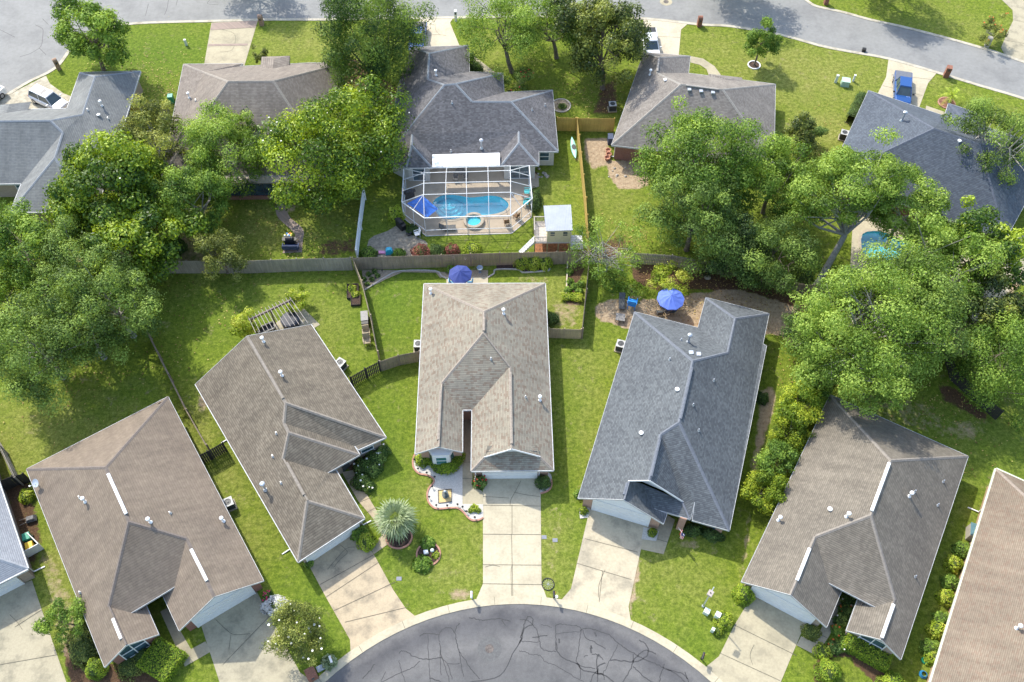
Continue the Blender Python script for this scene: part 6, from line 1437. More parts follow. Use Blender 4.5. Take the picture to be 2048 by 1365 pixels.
# ------------------------------------------------------------------ fences
def fence(label,l,h,mat,name='wooden_fence',bw=.14,gap=.012,railside=1,pm=None,posts=2.4,group=None,pts=None):
    P=[G(*q) for q in l] if pts is None else pts; r=thing(name,label,'fence',P[0],0,group); rd=random.Random(len(l)*7+int(abs(P[0].x)*10))
    b=MB();ra=MB()
    for i in range(len(P)-1):
        a,c=P[i],P[i+1]; L=(c-a).length; d=(c-a)/L; nn=Vector((-d.y,d.x,0))*railside; K=int(L/(bw+gap)); rz=math.atan2(d.y,d.x)
        for k in range(K):
            q=a+d*((k+.5)*L/K); hh=h+rd.uniform(-.02,.02); b.box(q+nn*rd.uniform(-.006,.006)+Vector((0,0,hh/2)),(L/K-gap,.022,hh),rz)
        for zz in(.3,h*.5,h-.25): ra.box((a+c)/2+nn*.045+Vector((0,0,zz)),(L,.05,.09),rz)
        np_=max(1,int(L/posts))
        for k in range(np_+1):
            if k==np_ and i<len(P)-2: continue
            q=a+d*(L*k/np_)+nn*.1; pb=MB(); pb.box(q+Vector((0,0,h*.5)),(.1,.1,h+.02),rz); pb.build('post',pm or mat,r)
    b.build('boards',mat,r); ra.build('rail',pm or mat,r); return r
def woodmat(name,c,var=.3):
    m,t,b=newmat(name); g=N(t,'TexCoord'); mp=N(t,'Mapping'); mp.inputs['Scale'].default_value=(7,7,.5); t.links.new(g.outputs['Object'],mp.inputs[0])
    n1=noise(t,1,5,mp.outputs[0],.7); n2=noise(t,.5,4)
    a=ramp(t,n1,[(.3,tuple(x*(1-var) for x in c)),(.7,tuple(x*(1+var*.7) for x in c))]); bb=ramp(t,n2,[(.3,(.7,.72,.7)),(.7,(1.15,1.12,1.08))])
    t.links.new(mixc(t,.8,a,bb,'MULTIPLY'),b.inputs['Base Color']); b.inputs['Roughness'].default_value=.92; return m
WG=woodmat('grey_fence_wood',(.33,.30,.255)); WB=woodmat('brown_grey_fence_wood',(.29,.235,.18)); WY=woodmat('new_yellow_fence_wood',(.52,.36,.10),.18); WD=woodmat('blackened_fence_wood',(.055,.05,.045)); WT=woodmat('tan_fence_wood',(.42,.34,.23),.2)
fence('grey weathered board fence behind the lawn left of the middle house',[(325,547),(500,547),(600,543),(706,541)],2.0,WG)
fence('brownish board fence behind the middle house, below the pool',[(710,541),(885,535),(1000,531),(1168,528)],2.0,WB)
fence('thin side fence between the pergola lawn and the middle back yard',[(711,541),(727,582),(744,650),(758,722)],1.75,WT,posts=2.2)
fence('dark slatted gate fence between the taupe and middle houses, left part',[(706,774),(735,757),(762,743)],1.75,WD,bw=.12,gap=.055)
fence('board gate fence meeting the left wall of the middle house',[(764,743),(800,731),(842,723)],1.75,WB)
fence('low board gate right of the middle house',[(1097,676),(1128,677),(1161,678)],1.6,WT)
fence('long side fence right of the middle back yard, seen almost edge-on',[(1177,530),(1170,600),(1162,678)],1.9,WB)
fence('picket-topped board fence behind the mulch bed, right of the bare-branched tree',[(1262,527),(1340,532),(1432,548)],1.7,WG,bw=.13,gap=.04)
fence('short board fence at the foot of the leaning trunk',[(1596,590),(1640,590),(1678,605)],1.7,WB,bw=.13,gap=.03)
fence('board fence hidden behind the dark trees, right of the picket-topped one',[(1432,548),(1500,556),(1596,590)],1.7,WB)
fence('new yellow board fence joining the charcoal and stone-grey houses',[(1113,262),(1150,263)],2.0,WY)
fence('new yellow board fence beside the corner of the stone-grey house',[(1152,263),(1226,264)],2.0,WY)
fence('long new yellow fence running down beside the playhouse',[(1152,262),(1160,330),(1169,420),(1176,526)],2.0,WY,bw=.16)
fence('yellow fence panel behind the slate-grey house',[(264,238),(320,240)],2.0,WY)
fence('grey board fence right of the yellow panel by the warm-taupe house',[(320,240),(345,240)],2.0,WG)
fence('white vinyl fence between the magnolia yard and the fire pit pad',[(730,400),(722,460),(715,522)],1.8,M_['whitem'],name='vinyl_fence',gap=.002)
fence('thin brown fence between the two lower left back yards',[(303,680),(345,765),(380,835),(420,905)],1.5,WB)
fence('blackened board fence between the lower left brown and taupe houses',[(405,930),(425,920),(455,903)],1.7,WD,gap=.03)
fence('dark fence at the left edge beside the brown house',[(-10,870),(15,910),(45,972)],1.7,WG)
fence('dark gate fence between the left-edge house and the dish corner',[(5,985),(40,970),(62,965)],1.7,WD)
fence('old board fence under the oaks, far left',[(30,630),(80,603),(108,590)],1.8,WB)
fence('dark fence in the shade at the right edge yard',[(1880,690),(1900,760),(1990,840)],1.6,WD)
p=[G(1132,600),G(1135,528)]; mb=MB(); ribbon(mb,p,.12,.16,.15); tag(mb.build('timber_edging',plain('cream_timber',(.55,.47,.36),.8,.1)),'cream timber edging left of the mulched bed by the side fence','edging')
# ------------------------------------------------------------------ pergola etc
pg=thing('pergola','pergola of thin white-grey rafters over the patio behind the taupe house','pergola',G(560,660))
a,b=G(497,641,2.55),G(583,600,2.55); mb=MB(); mb.bar(a,b,.14,.22); mb.build('beam',plain('greyed_beam',(.20,.16,.15),.9,.2),pg)
c1,c2=G(507,672,2.6),G(620,651,2.6)
c1=G(512,668,2.62); c2=G(616,648,2.62)
for k in range(13):
    q=a.lerp(b,(k+.3)/12.4); e=c1.lerp(c2,k/12); d=(q-e).normalized(); mb=MB(); mb.bar(e+Vector((0,0,.13)),q+d*.35+Vector((0,0,.16)),.04,.12); mb.build('rafter',plain('pale_rafter',(.34,.31,.29),.8,.08),pg)
for f_ in(.06,.5,.94): q=a.lerp(b,f_); mb=MB(); mb.bar(Vector((q.x,q.y,0)),q,.12); mb.build('post',_mc['greyed_beam'],pg)
r=thing('hot_tub','dark round covered tub on the patio under the pergola','hot tub',G(583,648)); mb=MB(); mb.lathe([(.88,0),(.9,.7),(.93,.72),(.93,.8),(.8,.86),(.05,.9)],(0,0,0),20); mb.build('cover',plain('navy_cover',(.025,.03,.05),.6,.2),r,world=False)
sofa('dark bench at the left side of the pergola patio',535,664,R(30),M_['dgrey'])
mb=MB()
def planter(label,px,py,w_,l_,rz,h=.3,mat='wood_dark'):
    r=thing('raised_planter',label,'planter',G(px,py),rz); mb=MB()
    for s in(-1,1): mb.box((s*w_/2,0,h/2),(.06,l_,h)); mb.box((0,s*l_/2,h/2),(w_,.06,h))
    mb.build('frame',M_[mat],r,world=False); mb=MB(); mb.box((0,0,h*.4),(w_-.05,l_-.05,h*.7)); mb.build('soil',M_['mulch'],r,world=False)
planter('upper dark raised planter by the side fence',706,585,1.1,1.7,R(5)); planter('lower dark raised planter by the side fence',712,603,.9,1.2,R(5))
r=thing('storage_bin','grey-topped storage bin by the side fence','storage bin',G(731,645),R(8)); mb=MB(); mb.box((0,0,.4),(.65,1.5,.8)); mb.build('body',M_['black'],r,world=False); mb=MB(); mb.box((0,.2,.83),(.7,1.15,.06)); mb.build('lid',plain('grey_lid',(.30,.29,.28),.8,.1),r,world=False)
chair('slatted wooden chair by the side fence, above the other one',734,672,R(-80),WT,z=0,name='wooden_chair',s=1.25); chair('lower slatted wooden chair by the side fence',735,688,R(-80),WT,z=0,name='wooden_chair',s=1.25)
# ------------------------------------------------------------------ small kit
def ac(label,px,py,rz,first=None):
    p=G(px,py,0)
    if first: return dup(first,p,rz,label)
    r=thing('air_conditioner',label,'air conditioner',p,rz,'outdoor air-conditioner units')
    mb=MB(); mb.box((0,0,.06),(1.0,1.0,.1)); mb.build('pad',M_['conc'],r,world=False)
    mb=MB(); mb.box((0,0,.5),(.78,.78,.78)); 
    for k in range(9): z=.17+k*.075; mb.box((0,0,z),(.80,.80,.02))
    mb.build('casing',M_['dgrey'],r,world=False)
    mb=MB(); n=24
    for k in range(n):
        a0,a1=2*math.pi*k/n,2*math.pi*(k+1)/n
        sq=lambda a:(lambda m:(.42*math.cos(a)/m,.42*math.sin(a)/m,.93))(max(abs(math.cos(a)),abs(math.sin(a))))
        mb.face([(.30*math.cos(a0),.30*math.sin(a0),.93),sq(a0),sq(a1),(.30*math.cos(a1),.30*math.sin(a1),.93)])
        mb.face([sq(a0),(*sq(a0)[:2],.88),(*sq(a1)[:2],.88),sq(a1)])
    mb.build('top_panel',plain('pale_grey_metal',(.42,.43,.42),.5,.05),r,world=False)
    mb=MB(); mb.lathe([(.1,.86),(.1,.92),(.02,.93)],(0,0,0),10)
    for k in range(5): a=k*2*math.pi/5; mb.box((.19*math.cos(a),.19*math.sin(a),.87),(.2,.09,.012),a)
    mb.build('fan',M_['dgrey'],r,world=False)
    return r
AC=ac('air conditioner beside the right wall of the brown house',461,1013,R(27))
for l,x,y,a in [('air conditioner against the right wall of the taupe house, by the slatted fence',683,735,-33),('air conditioner at the left wall of the middle house',838,698,0),('air conditioner on the lawn left of the blue-grey house',1240,698,-17),('air conditioner at the left wall of the stone-grey house',1224,220,5),('air conditioner at the left corner of the blue-shingled house',1685,277,-20)]: ac(l,x,y,R(a),AC)
def mailbox(label,px,py,h,wd,mat,rz=0,top=True,arch=True):
    p=G(px,py,0); r=thing('mailbox',label,'mailbox',p,rz); mb=MB()
    mb.box((0,0,h*.5),(wd,wd*1.15,h)); 
    if arch:
        n=8; vs=[(x,wd*.575*math.cos(math.pi*k/n),h+wd*.5*math.sin(math.pi*k/n)) for x in(-wd/2,wd/2) for k in range(n+1)]
        mb.mesh(vs,[(k,k+1,n+2+k,n+1+k)[::-1] for k in range(n)]+[tuple(range(n+1)),tuple(range(n+1,2*n+2))[::-1]])
    mb.build('pillar',mat,r,world=False)
    mb=MB(); mb.box((0,-wd*.6,h*.8),(.2,.1,.24)); mb.build('mail_door',M_['dgrey'],r,world=False); return r
BR=plain('mailbox_brick',(.27,.12,.08),.9,.2,9); BT=plain('mailbox_tan_brick',(.36,.24,.17),.9,.2,9); ST=plain('mailbox_stone',(.45,.42,.37),.9,.15,9)
mailbox('tan brick mailbox pillar by the curb under the top left tree',118,138,1.25,.5,BT,R(35)); mailbox('tan brick mailbox pillar right of the brick-banded driveway',524,50,1.2,.5,BT); mailbox('red arched brick mailbox beside the street, top centre-right',1398,52,1.15,.55,BR)
mailbox('red brick mailbox pillar right of the blue pickup driveway',1891,153,1.4,.6,BR,R(-18),arch=False); mailbox('pale stone arched mailbox under the red-flowered tree, top right corner',1973,92,1.1,.55,ST,R(-20)); mailbox('brick mailbox pillar at the top edge of the right lawn',1651,8,1.2,.5,BR)
mailbox('white pillar mailbox at the corner of the cream driveway, top centre',912,42,1.5,.32,M_['white'],arch=False)
mailbox('low red brick mailbox pillar at the cul-de-sac curb, bottom left',625,1352,.9,.75,BR,R(30),arch=False)
def postbox(label,px,py,rz,col,tall=1.05,group=None):
    r=thing('post_mailbox',label,'mailbox',G(px,py,0),rz,group); mb=MB(); mb.box((0,0,tall/2),(.1,.1,tall)); mb.box((0,-.1,tall-.1),(.08,.4,.08)); mb.build('post',col,r,world=False)
    mb=MB(); n=8; vs=[(.09*math.cos(math.pi*k/n),y,tall+.1+.1*math.sin(math.pi*k/n)) for y in(-.32,.2) for k in range(n+1)]; vs+=[(.09,-.32,tall),(-.09,-.32,tall),(.09,.2,tall),(-.09,.2,tall)]
    mb.mesh(vs,[(k,k+1,n+2+k,n+1+k) for k in range(n)]+[tuple(range(n+1))+(2*n+3,2*n+2),tuple(range(n+1,2*n+2))[::-1]+(2*n+4,2*n+5),(0,2*n+2,2*n+4,n+1),(n,2*n+1,2*n+5,2*n+3),(2*n+2,2*n+3,2*n+5,2*n+4)]); mb.build('box',col,r,world=False)
    mb=MB(); mb.box((.1,0,tall+.2),(.02,.05,.16)); mb.build('flag',PETR,r,world=False)
postbox('white post mailbox left of the middle driveway entrance',944,1197,0,M_['white']); postbox('black post mailbox between the middle driveway and the stained driveway',1107,1196,R(6),M_['black']); postbox('dark post mailbox by the curb of the lower right driveway',1402,1318,R(-22),M_['black']); postbox('white mailbox in the ornamental grass, bottom left',666,1326,R(25),M_['white'],1.2)
r=thing('yard_sign_board','pale flat slab lying on the grass beside the white mailbox, bottom left','slab',G(645,1335),R(28)); mb=MB(); mb.box((0,0,.05),(.9,.45,.1)); mb.build('slab',plain('pale_slab',(.45,.50,.55),.8,.06),r,world=False)
# black ring standing/lying near curb
r=thing('bicycle_wheel_ring','thin black hoop lying at the right edge of the middle driveway','hoop',G(1096,1169)); mb=MB()
pts=[(.50*math.cos(a),.50*math.sin(a),.05) for a in np.linspace(0,2*math.pi,41)]; mb.tube(pts,.035,6,cap=False); mb.build('ring',M_['black'],r,world=False)
mb=MB(); [mb.bar((0,0,.05),(.48*math.cos(a),.48*math.sin(a),.05),.008) for a in np.linspace(0,6.0,14)]; mb.build('spokes',M_['galv'],r,world=False)
r.name='wheel_hoop'
def utilbox(label,px,py,rz,w_,d_,h,mat,name='utility_box'):
    r=thing(name,label,'utility box',G(px,py,0),rz); mb=MB(); mb.box((0,0,h/2),(w_,d_,h),0,0,.92); mb.build('cabinet',mat,r,world=False); mb=MB(); mb.box((0,0,h+.02),(w_*1.02,d_*1.02,.06)); mb.build('lid',mat,r,world=False); return r
GRN=plain('pale_green_paint',(.42,.58,.50),.5,.06,3); LG=plain('light_grey_green',(.62,.68,.64),.5,.05)
utilbox('pale green transformer box on the patchy lawn, upper right',1689,170,R(-12),.95,.85,.7,GRN); utilbox('tall slim pale box left of the green transformer',1671,165,R(-20),.3,.3,1.0,LG,'utility_pedestal'); utilbox('slim white pedestal right of the green transformer',1706,163,R(-15),.22,.22,.9,M_['white'],'utility_pedestal')
utilbox('white utility box nearest the street light pole',1412,1226,R(-30),.45,.42,.5,LG); utilbox('pale green utility box left of the yellow-green shrub',1433,1235,R(-30),.42,.42,.75,LG); utilbox('small white pedestal beside the variegated shrub',1424,1263,R(-30),.25,.25,.6,LG,'utility_pedestal')
utilbox('slim pale pedestal on the bright lawn, top left',373,91,0,.25,.25,.8,LG,'utility_pedestal')
utilbox('dark bin standing on the street edge above the patchy lawn',1727,103,R(-15),.45,.4,.35,M_['black'],'curb_bin')
for px,py,l in [(1088,1075,'left grey meter lid in the grass right of the middle driveway'),(1110,1081,'right grey meter lid in the grass right of the middle driveway'),(798,1158,'grey meter lid in the left lawn below the island bed')]:
    r=thing('meter_lid',l,'meter lid',G(px,py)); mb=MB(); mb.box((0,0,.02),(.42,.32,.04)); mb.lathe([(.1,.04),(.1,.05)],(0,0,0),10); mb.build('lid',plain('grey_plastic',(.22,.23,.27),.7,.1),r,world=False)
r=thing('valve_lid','small pale green valve cover beside the black mailbox','valve cover',G(1113,1194)); mb=MB(); mb.lathe([(.14,0),(.14,.04),(.1,.06)],(0,0,0),14); mb.build('lid',LG,r,world=False)
# street light
b0=G(1406,1213); sl_=thing('street_light','grey street light with a flat square head on the lower right lawn','street light',b0)
mb=MB(); mb.tube([b0,b0+Vector((0,0,4.7))],[.07,.045],10); mb.lathe([(.12,0),(.12,.15),(.07,.2)],b0,10); mb.build('pole',M_['galv'],sl_)
hd=G(1421,1187,4.5); mb=MB(); mb.bar(b0+Vector((0,0,4.6)),hd,.05); mb.build('arm',M_['galv'],sl_)
mb=MB(); mb.box(hd,(.42,.52,.12),R(-35),0,.9); mb.build('lamp_head',plain('taupe_lamp_head',(.38,.33,.30),.6,.05),sl_)
mb=MB(); mb.box(hd+Vector((0,0,.09)),(.08,.08,.06)); mb.build('photocell',M_['black'],sl_)
# bins
def bin_(label,px,py,rz,col,h=1.0):
    r=thing('wheeled_bin',label,'bin',G(px,py,0),rz); mb=MB(); mb.box((0,0,h*.5),(.5,.55,h*.94),0,0,1.15); mb.build('body',col,r,world=False); mb=MB(); mb.box((0,0,h),(.62,.68,.07),0,0,.92); mb.build('lid',col,r,world=False)
    mb=MB(); mb.bar((-.28,.36,h-.05),(.28,.36,h-.05),.05); mb.build('handle',M_['black'],r,world=False)
    for s in(-.25,.25): mb=MB(); mb.tube([(s-.03,.3,.12),(s+.03,.3,.12)],.12,10); mb.build('wheel',M_['black'],r,world=False)
bin_('green wheeled bin in the white enclosure beside the left-edge house',62,1082,R(24),plain('bin_green',(.03,.30,.20),.5,.08)); bin_('yellow-lidded wheeled bin in the white enclosure beside the left-edge house',68,1100,R(24),plain('bin_yellow',(.75,.48,.03),.5,.05))
bin_('green wheeled bin at the left corner of the warm-taupe house',345,205,R(5),_mc['bin_green'])
r=thing('bin_enclosure','white two-panel screen round the green and yellow bins','screen',G(75,1105)); mb=MB(); a,b,c=G(66,1076),G(88,1098),G(52,1118)
mb.bar(a+Vector((0,0,.6)),b+Vector((0,0,.6)),.06,1.15); mb.build('panel',M_['white'],r); mb=MB(); mb.bar(b+Vector((0,0,.6)),c+Vector((0,0,.6)),.06,1.15); mb.build('panel',M_['white'],r)
r=thing('wheelbarrow','upturned grey wheelbarrow on the grass above the two bins','wheelbarrow',G(64,1040),R(20)); mb=MB(); mb.box((0,0,.3),(.9,.6,.3),0,0,.6); mb.build('tray',plain('worn_grey',(.16,.16,.17),.7,.3),r,world=False); mb=MB(); mb.bar((-.4,.2,.2),(-1,.25,.1),.05); mb.bar((-.4,-.2,.2),(-1,-.25,.1),.05); mb.build('handle',M_['wood_old'],r,world=False)
# satellite dish on roof
p=H1.onroof(78,972); r=thing('satellite_dish','grey satellite dish on the left corner of the brown roof','satellite dish',p); mb=MB(); Mx=Matrix.Translation((0,0,.55))@Matrix.Rotation(R(-35),4,'Z')@Matrix.Rotation(R(40),4,'X')
tmp=MB(); tmp.lathe([(.02,.0),(.2,.02),(.36,.07),(.36,.085),(.2,.035),(.02,.015)],(0,0,0),20); mb.mesh([Mx@Vector(v) for v in tmp.v],tmp.f); mb.build('dish',plain('dish_grey',(.45,.50,.56),.5,.05),r,world=False)
mb=MB(); mb.bar((0,0,0),(0,0,.55),.05); mb.bar((0,0,.5),(-.28,-.4,.8),.03); mb.box((-.29,-.41,.82),(.1,.1,.12)); mb.build('arm',M_['galv'],r,world=False)
# fountain + path lights
r=thing('garden_fountain','small dark tiered fountain on the golden gravel square','fountain',G(891,992)); mb=MB(); mb.lathe([(.26,0),(.3,.15),(.12,.2),(.1,.45),(.24,.5),(.27,.58),(.08,.6),(.07,.78),(.15,.82),(.15,.88),(.03,.9)],(0,0,0),16); mb.build('basin',plain('grey_green_stone',(.12,.14,.13),.7,.2,8),r,world=False); mb=MB(); mb.lathe([(.06,.88),(.1,.98),(.02,1.08)],(0,0,0),10); mb.build('finial',M_['whitem'],r,world=False)
r=thing('square_edging','thin black frame round the golden gravel square','edging',G(890,993)); mb=MB(); q=GP(Z8([(460,612),(622,598),(622,750),(465,768)])); [mb.bar(q[i]+Vector((0,0,.07)),q[(i+1)%4]+Vector((0,0,.07)),.05,.08) for i in range(4)]; mb.build('frame',M_['dgrey'],r)
lb=['uppermost','second','third','fourth, at the notch','fifth, below the notch','sixth, left of the gravel square','seventh, at the lower left bend','eighth','ninth','tenth','eleventh','lowest']
PL=None
for k,(x,y) in enumerate([(170,250),(215,360),(320,410),(415,460),(385,575),(350,700),(435,800),(565,805),(690,790),(750,820),(795,875),(897,945)]):
    p=G(*Z8([(x+6,y+8)])[0]); l='black path light on the pink edging, %s from the top'%lb[k].split(',')[0]
    if PL is None:
        PL=r=thing('path_light',l,'path light',p,0,'black path lights along the white gravel bed'); mb=MB(); mb.tube([(0,0,0),(0,0,.3)],.015,6); mb.build('stake',M_['black'],r,world=False); mb=MB(); mb.lathe([(.05,.28),(.06,.38),(.1,.39),(.02,.46)],(0,0,0),10); mb.build('lamp_head',M_['black'],r,world=False)
    else: dup(PL,p,0,l)
for k,(px,py) in enumerate([(743,568),(752,561),(765,545),(722,563),(736,576)]): dup(PL,G(px,py),0,'black stake light in the triangular gravel bed, '+['centre','right of centre','at the back','next to the side fence','at the lower tip'][k])['group']='stake lights in the triangular gravel bed'
# island bed ornaments
r=thing('garden_stone','white square birdbath stone in the round island bed','ornament',G(852,1106)); mb=MB(); mb.box((0,0,.15),(.42,.38,.3),R(15),0,.85); mb.build('stone',M_['white'],r,world=False)
r=thing('garden_globe','small pale round ornament in the island bed','ornament',G(865,1104)); mb=MB(); mb.lathe([(.05,0),(.06,.2),(.14,.26),(.17,.36),(.12,.46),(.02,.5)],(0,0,0),12); mb.build('globe',LG,r,world=False)
# stepping stones in the mulch
r=thing('stepping_stone','pale round stone on the mulch right of the picket fence','stone',G(1415,556)); mb=MB(); mb.lathe([(.33,0),(.34,.05),(.1,.08)],(0,0,0),16,sy=.8); mb.build('stone',M_['conc_new'],r,world=False)
# flags
def flag(label,px,py,z,rz,s=1):
    p=G(px,py,z); r=thing('flag',label,'flag',Vector((p.x,p.y,z)),rz); mb=MB(); mb.tube([(0,0,0),(.75*s,0,.55*s)],.015,6); mb.build('pole',M_['white'],r,world=False)
    W_,H_=.55*s,.9*s; cl=MB(); nu,nv=14,13
    def pt(u,v): return Vector((.75*s-.03-W_*(1-u)*.8+0*.1, .06*math.sin(u*9)*s+0.02, .55*s-H_*v-.12*(1-u)*s))
    for i in range(nu):
        for j in range(nv):
            u0,u1,v0,v1=i/nu,(i+1)/nu,j/nv,(j+1)/nv
            k=2 if (v0<.42 and u1>.45) else (0 if i%2==0 else 1)
            cl.face([pt(u0,v0),pt(u1,v0),pt(u1,v1),pt(u0,v1)],k)
    cl.build('cloth',[plain('flag_red',(.62,.03,.04),.8,.05),plain('flag_white',(.78,.78,.76),.8,.05),plain('flag_blue',(.03,.06,.25),.8,.05)],r,world=False)
flag('striped flag with a blue field at the porch column of the blue-grey house',1357,1056,1.6,R(-75),1.35)
flag('small striped flag beside the bush left of the middle garage',951,952,1.1,R(-100),.6)
# kayak
p=G(1147,300); r=thing('kayak','mint green kayak leaning on the new yellow fence','kayak',p,R(95)); mb=MB(); n=12; vs=[];prof=[]
for k in range(n+1):
    t_=k/n*2-1; w_=.30*(1-abs(t_)**2.4)+.01
    for a in range(8): an=a*math.pi/4; vs.append((t_*1.7,w_*math.cos(an),.28+.16*(1-abs(t_)**3)*math.sin(an)+.08*t_*t_))
mb.mesh(vs,[(k*8+a,k*8+(a+1)%8,(k+1)*8+(a+1)%8,(k+1)*8+a) for k in range(n) for a in range(8)]+[tuple(range(8))[::-1],tuple(range(n*8,n*8+8))]); mb.build('hull',plain('mint_plastic',(.35,.75,.66),.45,.05),r,world=False)
mb=MB(); mb.lathe([(.2,.43),(.24,.46),(.2,.47)],(0,0,0),14,sx=1.8); mb.build('cockpit',M_['dgrey'],r,world=False)
# stacked bricks/pots at the red wall
for k,(px,py) in enumerate([(1216,305),(1217,313),(1214,320)]):
    r=thing('clay_pot',['uppermost clay pot by the red brick wall corner','middle clay pot by the red brick wall corner','lowest clay pot by the red brick wall corner'][k],'pot',G(px,py),0,'clay pots at the corner of the stone-grey house'); mb=MB(); mb.lathe([(.2,0),(.3,.35),(.33,.4),(.26,.4),(.22,.2)],(0,0,0),14); mb.build('pot',plain('terracotta',(.45,.22,.14),.85,.12,6),r,world=False)
utilbox('dark blue bin against the wall of the stone-grey house',1220,285,0,.6,.9,.9,plain('dark_blue_plastic',(.05,.07,.13),.5,.1),'storage_bin')
# rain barrel / deck box right
r=thing('deck_box','tall beige storage box with a blue-green lid beside the right-edge house','storage box',G(1940,1070),R(-18)); mb=MB(); mb.box((0,0,.55),(.75,1.15,1.1),0,0,.94); mb.build('body',plain('beige_plastic',(.42,.38,.32),.6,.06),r,world=False); mb=MB(); mb.box((0,0,1.16),(.78,1.2,.14),0,0,.82); mb.build('lid',plain('blue_green_lid',(.10,.20,.24),.5,.08),r,world=False)
r=thing('hose_reel','coiled blue hose by the wall of the right-edge house, bottom right','hose',G(1846,1350)); mb=MB()
for k in range(4): mb.tube([(.3*math.cos(a)*(1-.1*k),.3*math.sin(a)*(1-.1*k),.06+.06*k) for a in np.linspace(0,2*math.pi,25)],.03,6,cap=False)
mb.build('coil',plain('blue_hose',(.02,.18,.35),.5,.1),r,world=False)
r=thing('hose_reel','coiled green hose under the white downspout, bottom right','hose',G(1849,1322)); mb=MB()
for k in range(3): mb.tube([(.26*math.cos(a)*(1-.1*k),.26*math.sin(a)*(1-.1*k),.06+.06*k) for a in np.linspace(0,2*math.pi,25)],.03,6,cap=False)
mb.build('coil',plain('green_hose',(.02,.30,.15),.5,.1),r,world=False)
# stones by walls
rd=random.Random(9); 
for (cx,cy,n_,lb_) in [(1078,346,16,'heap of river stones at the corner of the pool house'),(1230,345,8,'pale broken stones on the bare soil by the red wall')]:
    mb=MB(); c=G(cx,cy)
    for k in range(n_): q=c+Vector((rd.uniform(-1.2,1.2),rd.uniform(-.7,.7),0)); s=rd.uniform(.1,.24); mb.lathe([(s*.8,-.02),(s,s*.3),(s*.6,s*.7),(s*.1,s*.8)],q,7)
    tag(mb.build('river_stones',plain('river_stone',(.40,.36,.31),.9,.3,3)),lb_,'stones')['kind']='stuff'
# fence ornaments
for k,(px,py,c_2) in enumerate([(907,516,(.75,.78,.8)),(931,517,(.8,.7,.6)),(951,516,(.3,.4,.42))]):
    p=G(px,py,1.2); r=thing('fence_ornament',['round white ornament on the fence above the navy umbrella','small pale ornament on the fence right of the navy umbrella','small dark ornament on the fence behind the patio'][k],'ornament',p); mb=MB(); mb.box((0,0,0),(.32 if k==0 else .18,.05,.32),0); mb.lathe([(.02,0),(.1,.1),(.02,.2)],(0,-.05,-.1),8); mb.build('plaque',plain('orn%d'%k,c_2,.6,.1),r,world=False)
r=thing('bird_bath','grey and blue birdbath by the fence right of the navy umbrella','birdbath',G(960,545)); mb=MB(); mb.lathe([(.18,0),(.08,.1),(.07,.6),(.3,.7),(.33,.78),(.27,.76),(.1,.72)],(0,0,0),14); mb.build('bowl',plain('grey_blue_glaze',(.18,.24,.32),.4,.1),r,world=False)
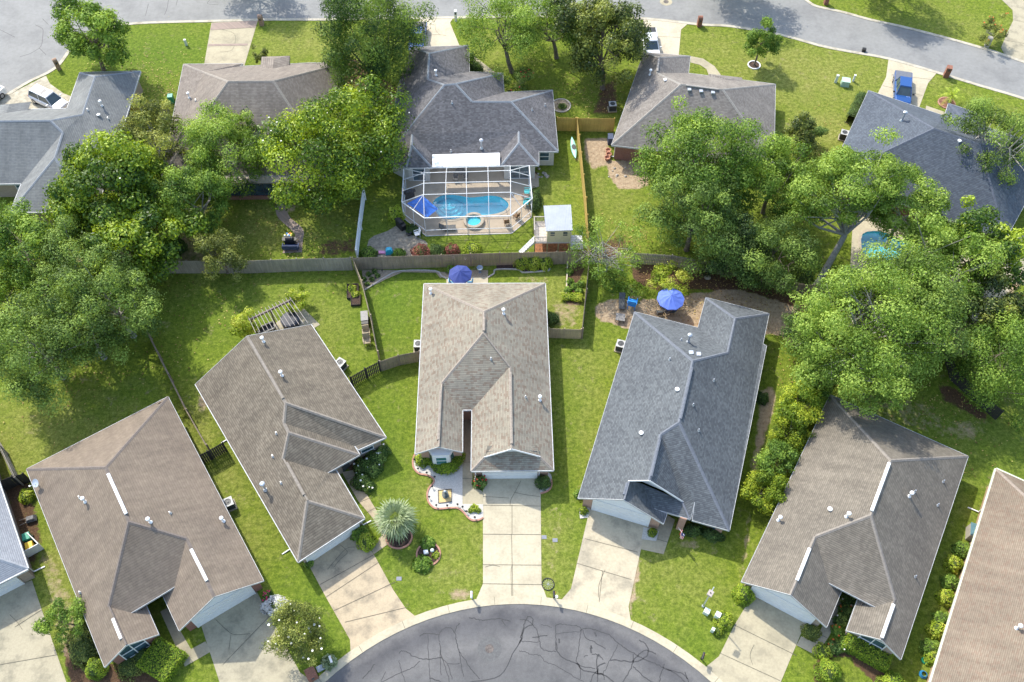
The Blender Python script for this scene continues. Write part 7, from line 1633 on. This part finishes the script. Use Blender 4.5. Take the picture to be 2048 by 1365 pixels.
# ------------------------------------------------------------------ vehicles
TY=plain('tyre',(.02,.02,.02),.9,.1); CHR=plain('alloy',(.5,.5,.52),.3,.05,metal=.8); LIT=plain('lamp_glass',(.7,.72,.75),.15,.02); RED=plain('tail_lamp',(.45,.02,.02),.2,.05)
def paint(name,c,metal=.2):
    m,t,b=newmat(name); b.inputs['Base Color'].default_value=(*c,1); b.inputs['Roughness'].default_value=.28; b.inputs['Metallic'].default_value=metal; b.inputs['Coat Weight'].default_value=.6; return m
WP=paint('white_car_paint',(.72,.75,.78),0); BP=paint('blue_car_paint',(.012,.075,.27)); DP=paint('black_car_paint',(.02,.02,.025))
def vehicle(label,name,cat,px,py,rz,L,W,Ht,kind,pm,cover=None,sunroof=False):
    p=G(px,py,.02); r=thing(name,label,cat,p,rz); hw=W/2; belt=Ht*.56
    def loft(mb,st,sec):
        rings=[[Vector((x,)+q) for q in sec(w_,zt)] for x,w_,zt in st]; n=len(rings[0]); vs=[v for rg in rings for v in rg]
        mb.mesh(vs,[(i*n+k,i*n+(k+1)%n,(i+1)*n+(k+1)%n,(i+1)*n+k) for i in range(len(st)-1) for k in range(n)]+[tuple(range(n))[::-1],tuple(range((len(st)-1)*n,len(st)*n))])
    sec=lambda w_,zt:[(-w_*.9,.28),(w_*.9,.28),(w_,.42),(w_,zt*.80),(w_*.93,zt*.96),(w_*.80,zt),(-w_*.80,zt),(-w_*.93,zt*.96),(-w_,zt*.80),(-w_,.42)]
    f=L/2
    mb=MB()
    if kind=='suv': loft(mb,[(-f,hw*.86,belt*.8),(-f+.12,hw*.95,belt),(-f+.5,hw,belt*1.02),(f-1.5,hw,belt),(f-1.0,hw*.98,belt*.94),(f-.4,hw*.93,belt*.86),(f-.1,hw*.82,belt*.75),(f,hw*.7,belt*.6)],sec); cab=(-f+.1,f-1.35)
    else: 
        loft(mb,[(-f+1.75,hw,belt),(f-1.6,hw,belt),(f-.9,hw*.98,belt*.97),(f-.3,hw*.94,belt*.92),(f-.08,hw*.88,belt*.82),(f,hw*.8,belt*.62)],sec); cab=(-f+1.8,f-1.55)
        for s in(-1,1): mb.box((-f+.9,s*(hw-.07),.28+(belt-.24)/2),(1.75,.14,belt-.26))
        mb.box((-f+.05,0,.28+(belt-.24)/2),(.1,W-.1,belt-.26)); mb.box((-f+.9,0,.45),(1.75,W-.2,.1))
    mb.build('body',pm,r,world=False,smooth=False)
    if kind!='suv' and cover is not None:
        mb=MB(); mb.box((-f+.88,0,belt+.06),(1.72,W-.12,.1),0,0,.95); mb.build('bed_cover',cover,r,world=False)
    x0,x1=cab; zr=Ht; s0=.35 if kind=='suv' else .15
    lo=[(x0,-hw*.86),(x1+.35,-hw*.84),(x1+.35,hw*.84),(x0,hw*.86)]; hi=[(x0+s0,-hw*.66),(x1-.35,-hw*.64),(x1-.35,hw*.64),(x0+s0,hw*.66)]
    mb=MB(); vs=[(*q,belt-.03) for q in lo]+[(*q,zr-.05) for q in hi]; mb.mesh(vs,[(0,1,5,4),(1,2,6,5),(2,3,7,6),(3,0,4,7)]); mb.build('windows',plain('car_glass',(.06,.09,.10),.05,.1,2,spec=.9),r,world=False)
    mb=MB(); cx=(hi[0][0]+hi[1][0])/2; mb.box((cx,0,zr-.02),(hi[1][0]-hi[0][0]+.1,hw*1.36,.09),0,0,.93); mb.build('roof',pm,r,world=False)
    mb=MB()
    for i in range(4): mb.bar(vs[i],vs[i+4],.07)
    xm=(x0+x1)/2
    for s in(-1,1): mb.bar((xm+.1,s*hw*.85,belt),(xm,s*hw*.66,zr-.06),.06)
    mb.build('pillars',pm,r,world=False)
    if sunroof: mb=MB(); mb.box((cx+.35,0,zr+.032),(.5,hw*.95,.02)); mb.build('sunroof',M_['glassb'],r,world=False)
    for sx in(-f+.85,f-.9):
        for s in(-1,1):
            mb=MB(); mb.tube([(sx,s*(hw-.2),.36),(sx,s*(hw+.02),.36)],.36,18); wl=mb.build('wheel',TY,r,world=False)
            mb=MB(); mb.tube([(sx,s*(hw+.015),.36),(sx,s*(hw+.035),.36)],.22,12); rm=mb.build('rim',CHR,None); rm.parent=wl
    for s in(-1,1):
        mb=MB(); mb.box((f-.1,s*hw*.68,belt*.72),(.16,.34,.14)); mb.build('headlight',LIT,r,world=False)
        mb=MB(); mb.box((-f+.03,s*hw*.82,belt*.8),(.08,.16,.3)); mb.build('tail_light',RED,r,world=False)
        mb=MB(); mb.box((x1+.0,s*(hw+.1),belt+.08),(.12,.22,.15)); mb.build('mirror',pm if pm is WP else M_['black'],r,world=False)
    return r
vehicle('white estate car with a sunroof on the textured driveway, upper left','estate_car','car',102,208,R(-30),4.8,1.9,1.68,'suv',WP,sunroof=True)
vehicle('white pickup cut off by the left edge, beside the white estate car','pickup_truck','pickup truck',-28,212,R(-115),5.4,1.95,1.85,'pickup',WP)
vehicle('bright blue pickup with a grey bed cover in front of the blue-shingled house','pickup_truck','pickup truck',1801,188,R(-104),5.5,1.98,1.85,'pickup',BP,cover=plain('grey_bed_cover',(.13,.14,.17),.6,.08))
vehicle('white pickup partly under the dark magnolia in front of the stone-grey house','pickup_truck','pickup truck',1299,98,R(-88),5.4,1.98,1.85,'pickup',WP,cover=M_['black'])
vehicle('blue pickup hidden behind the tall evergreen on the cream driveway','pickup_truck','pickup truck',836,85,R(-92),5.2,1.95,1.8,'pickup',BP,cover=M_['black'])
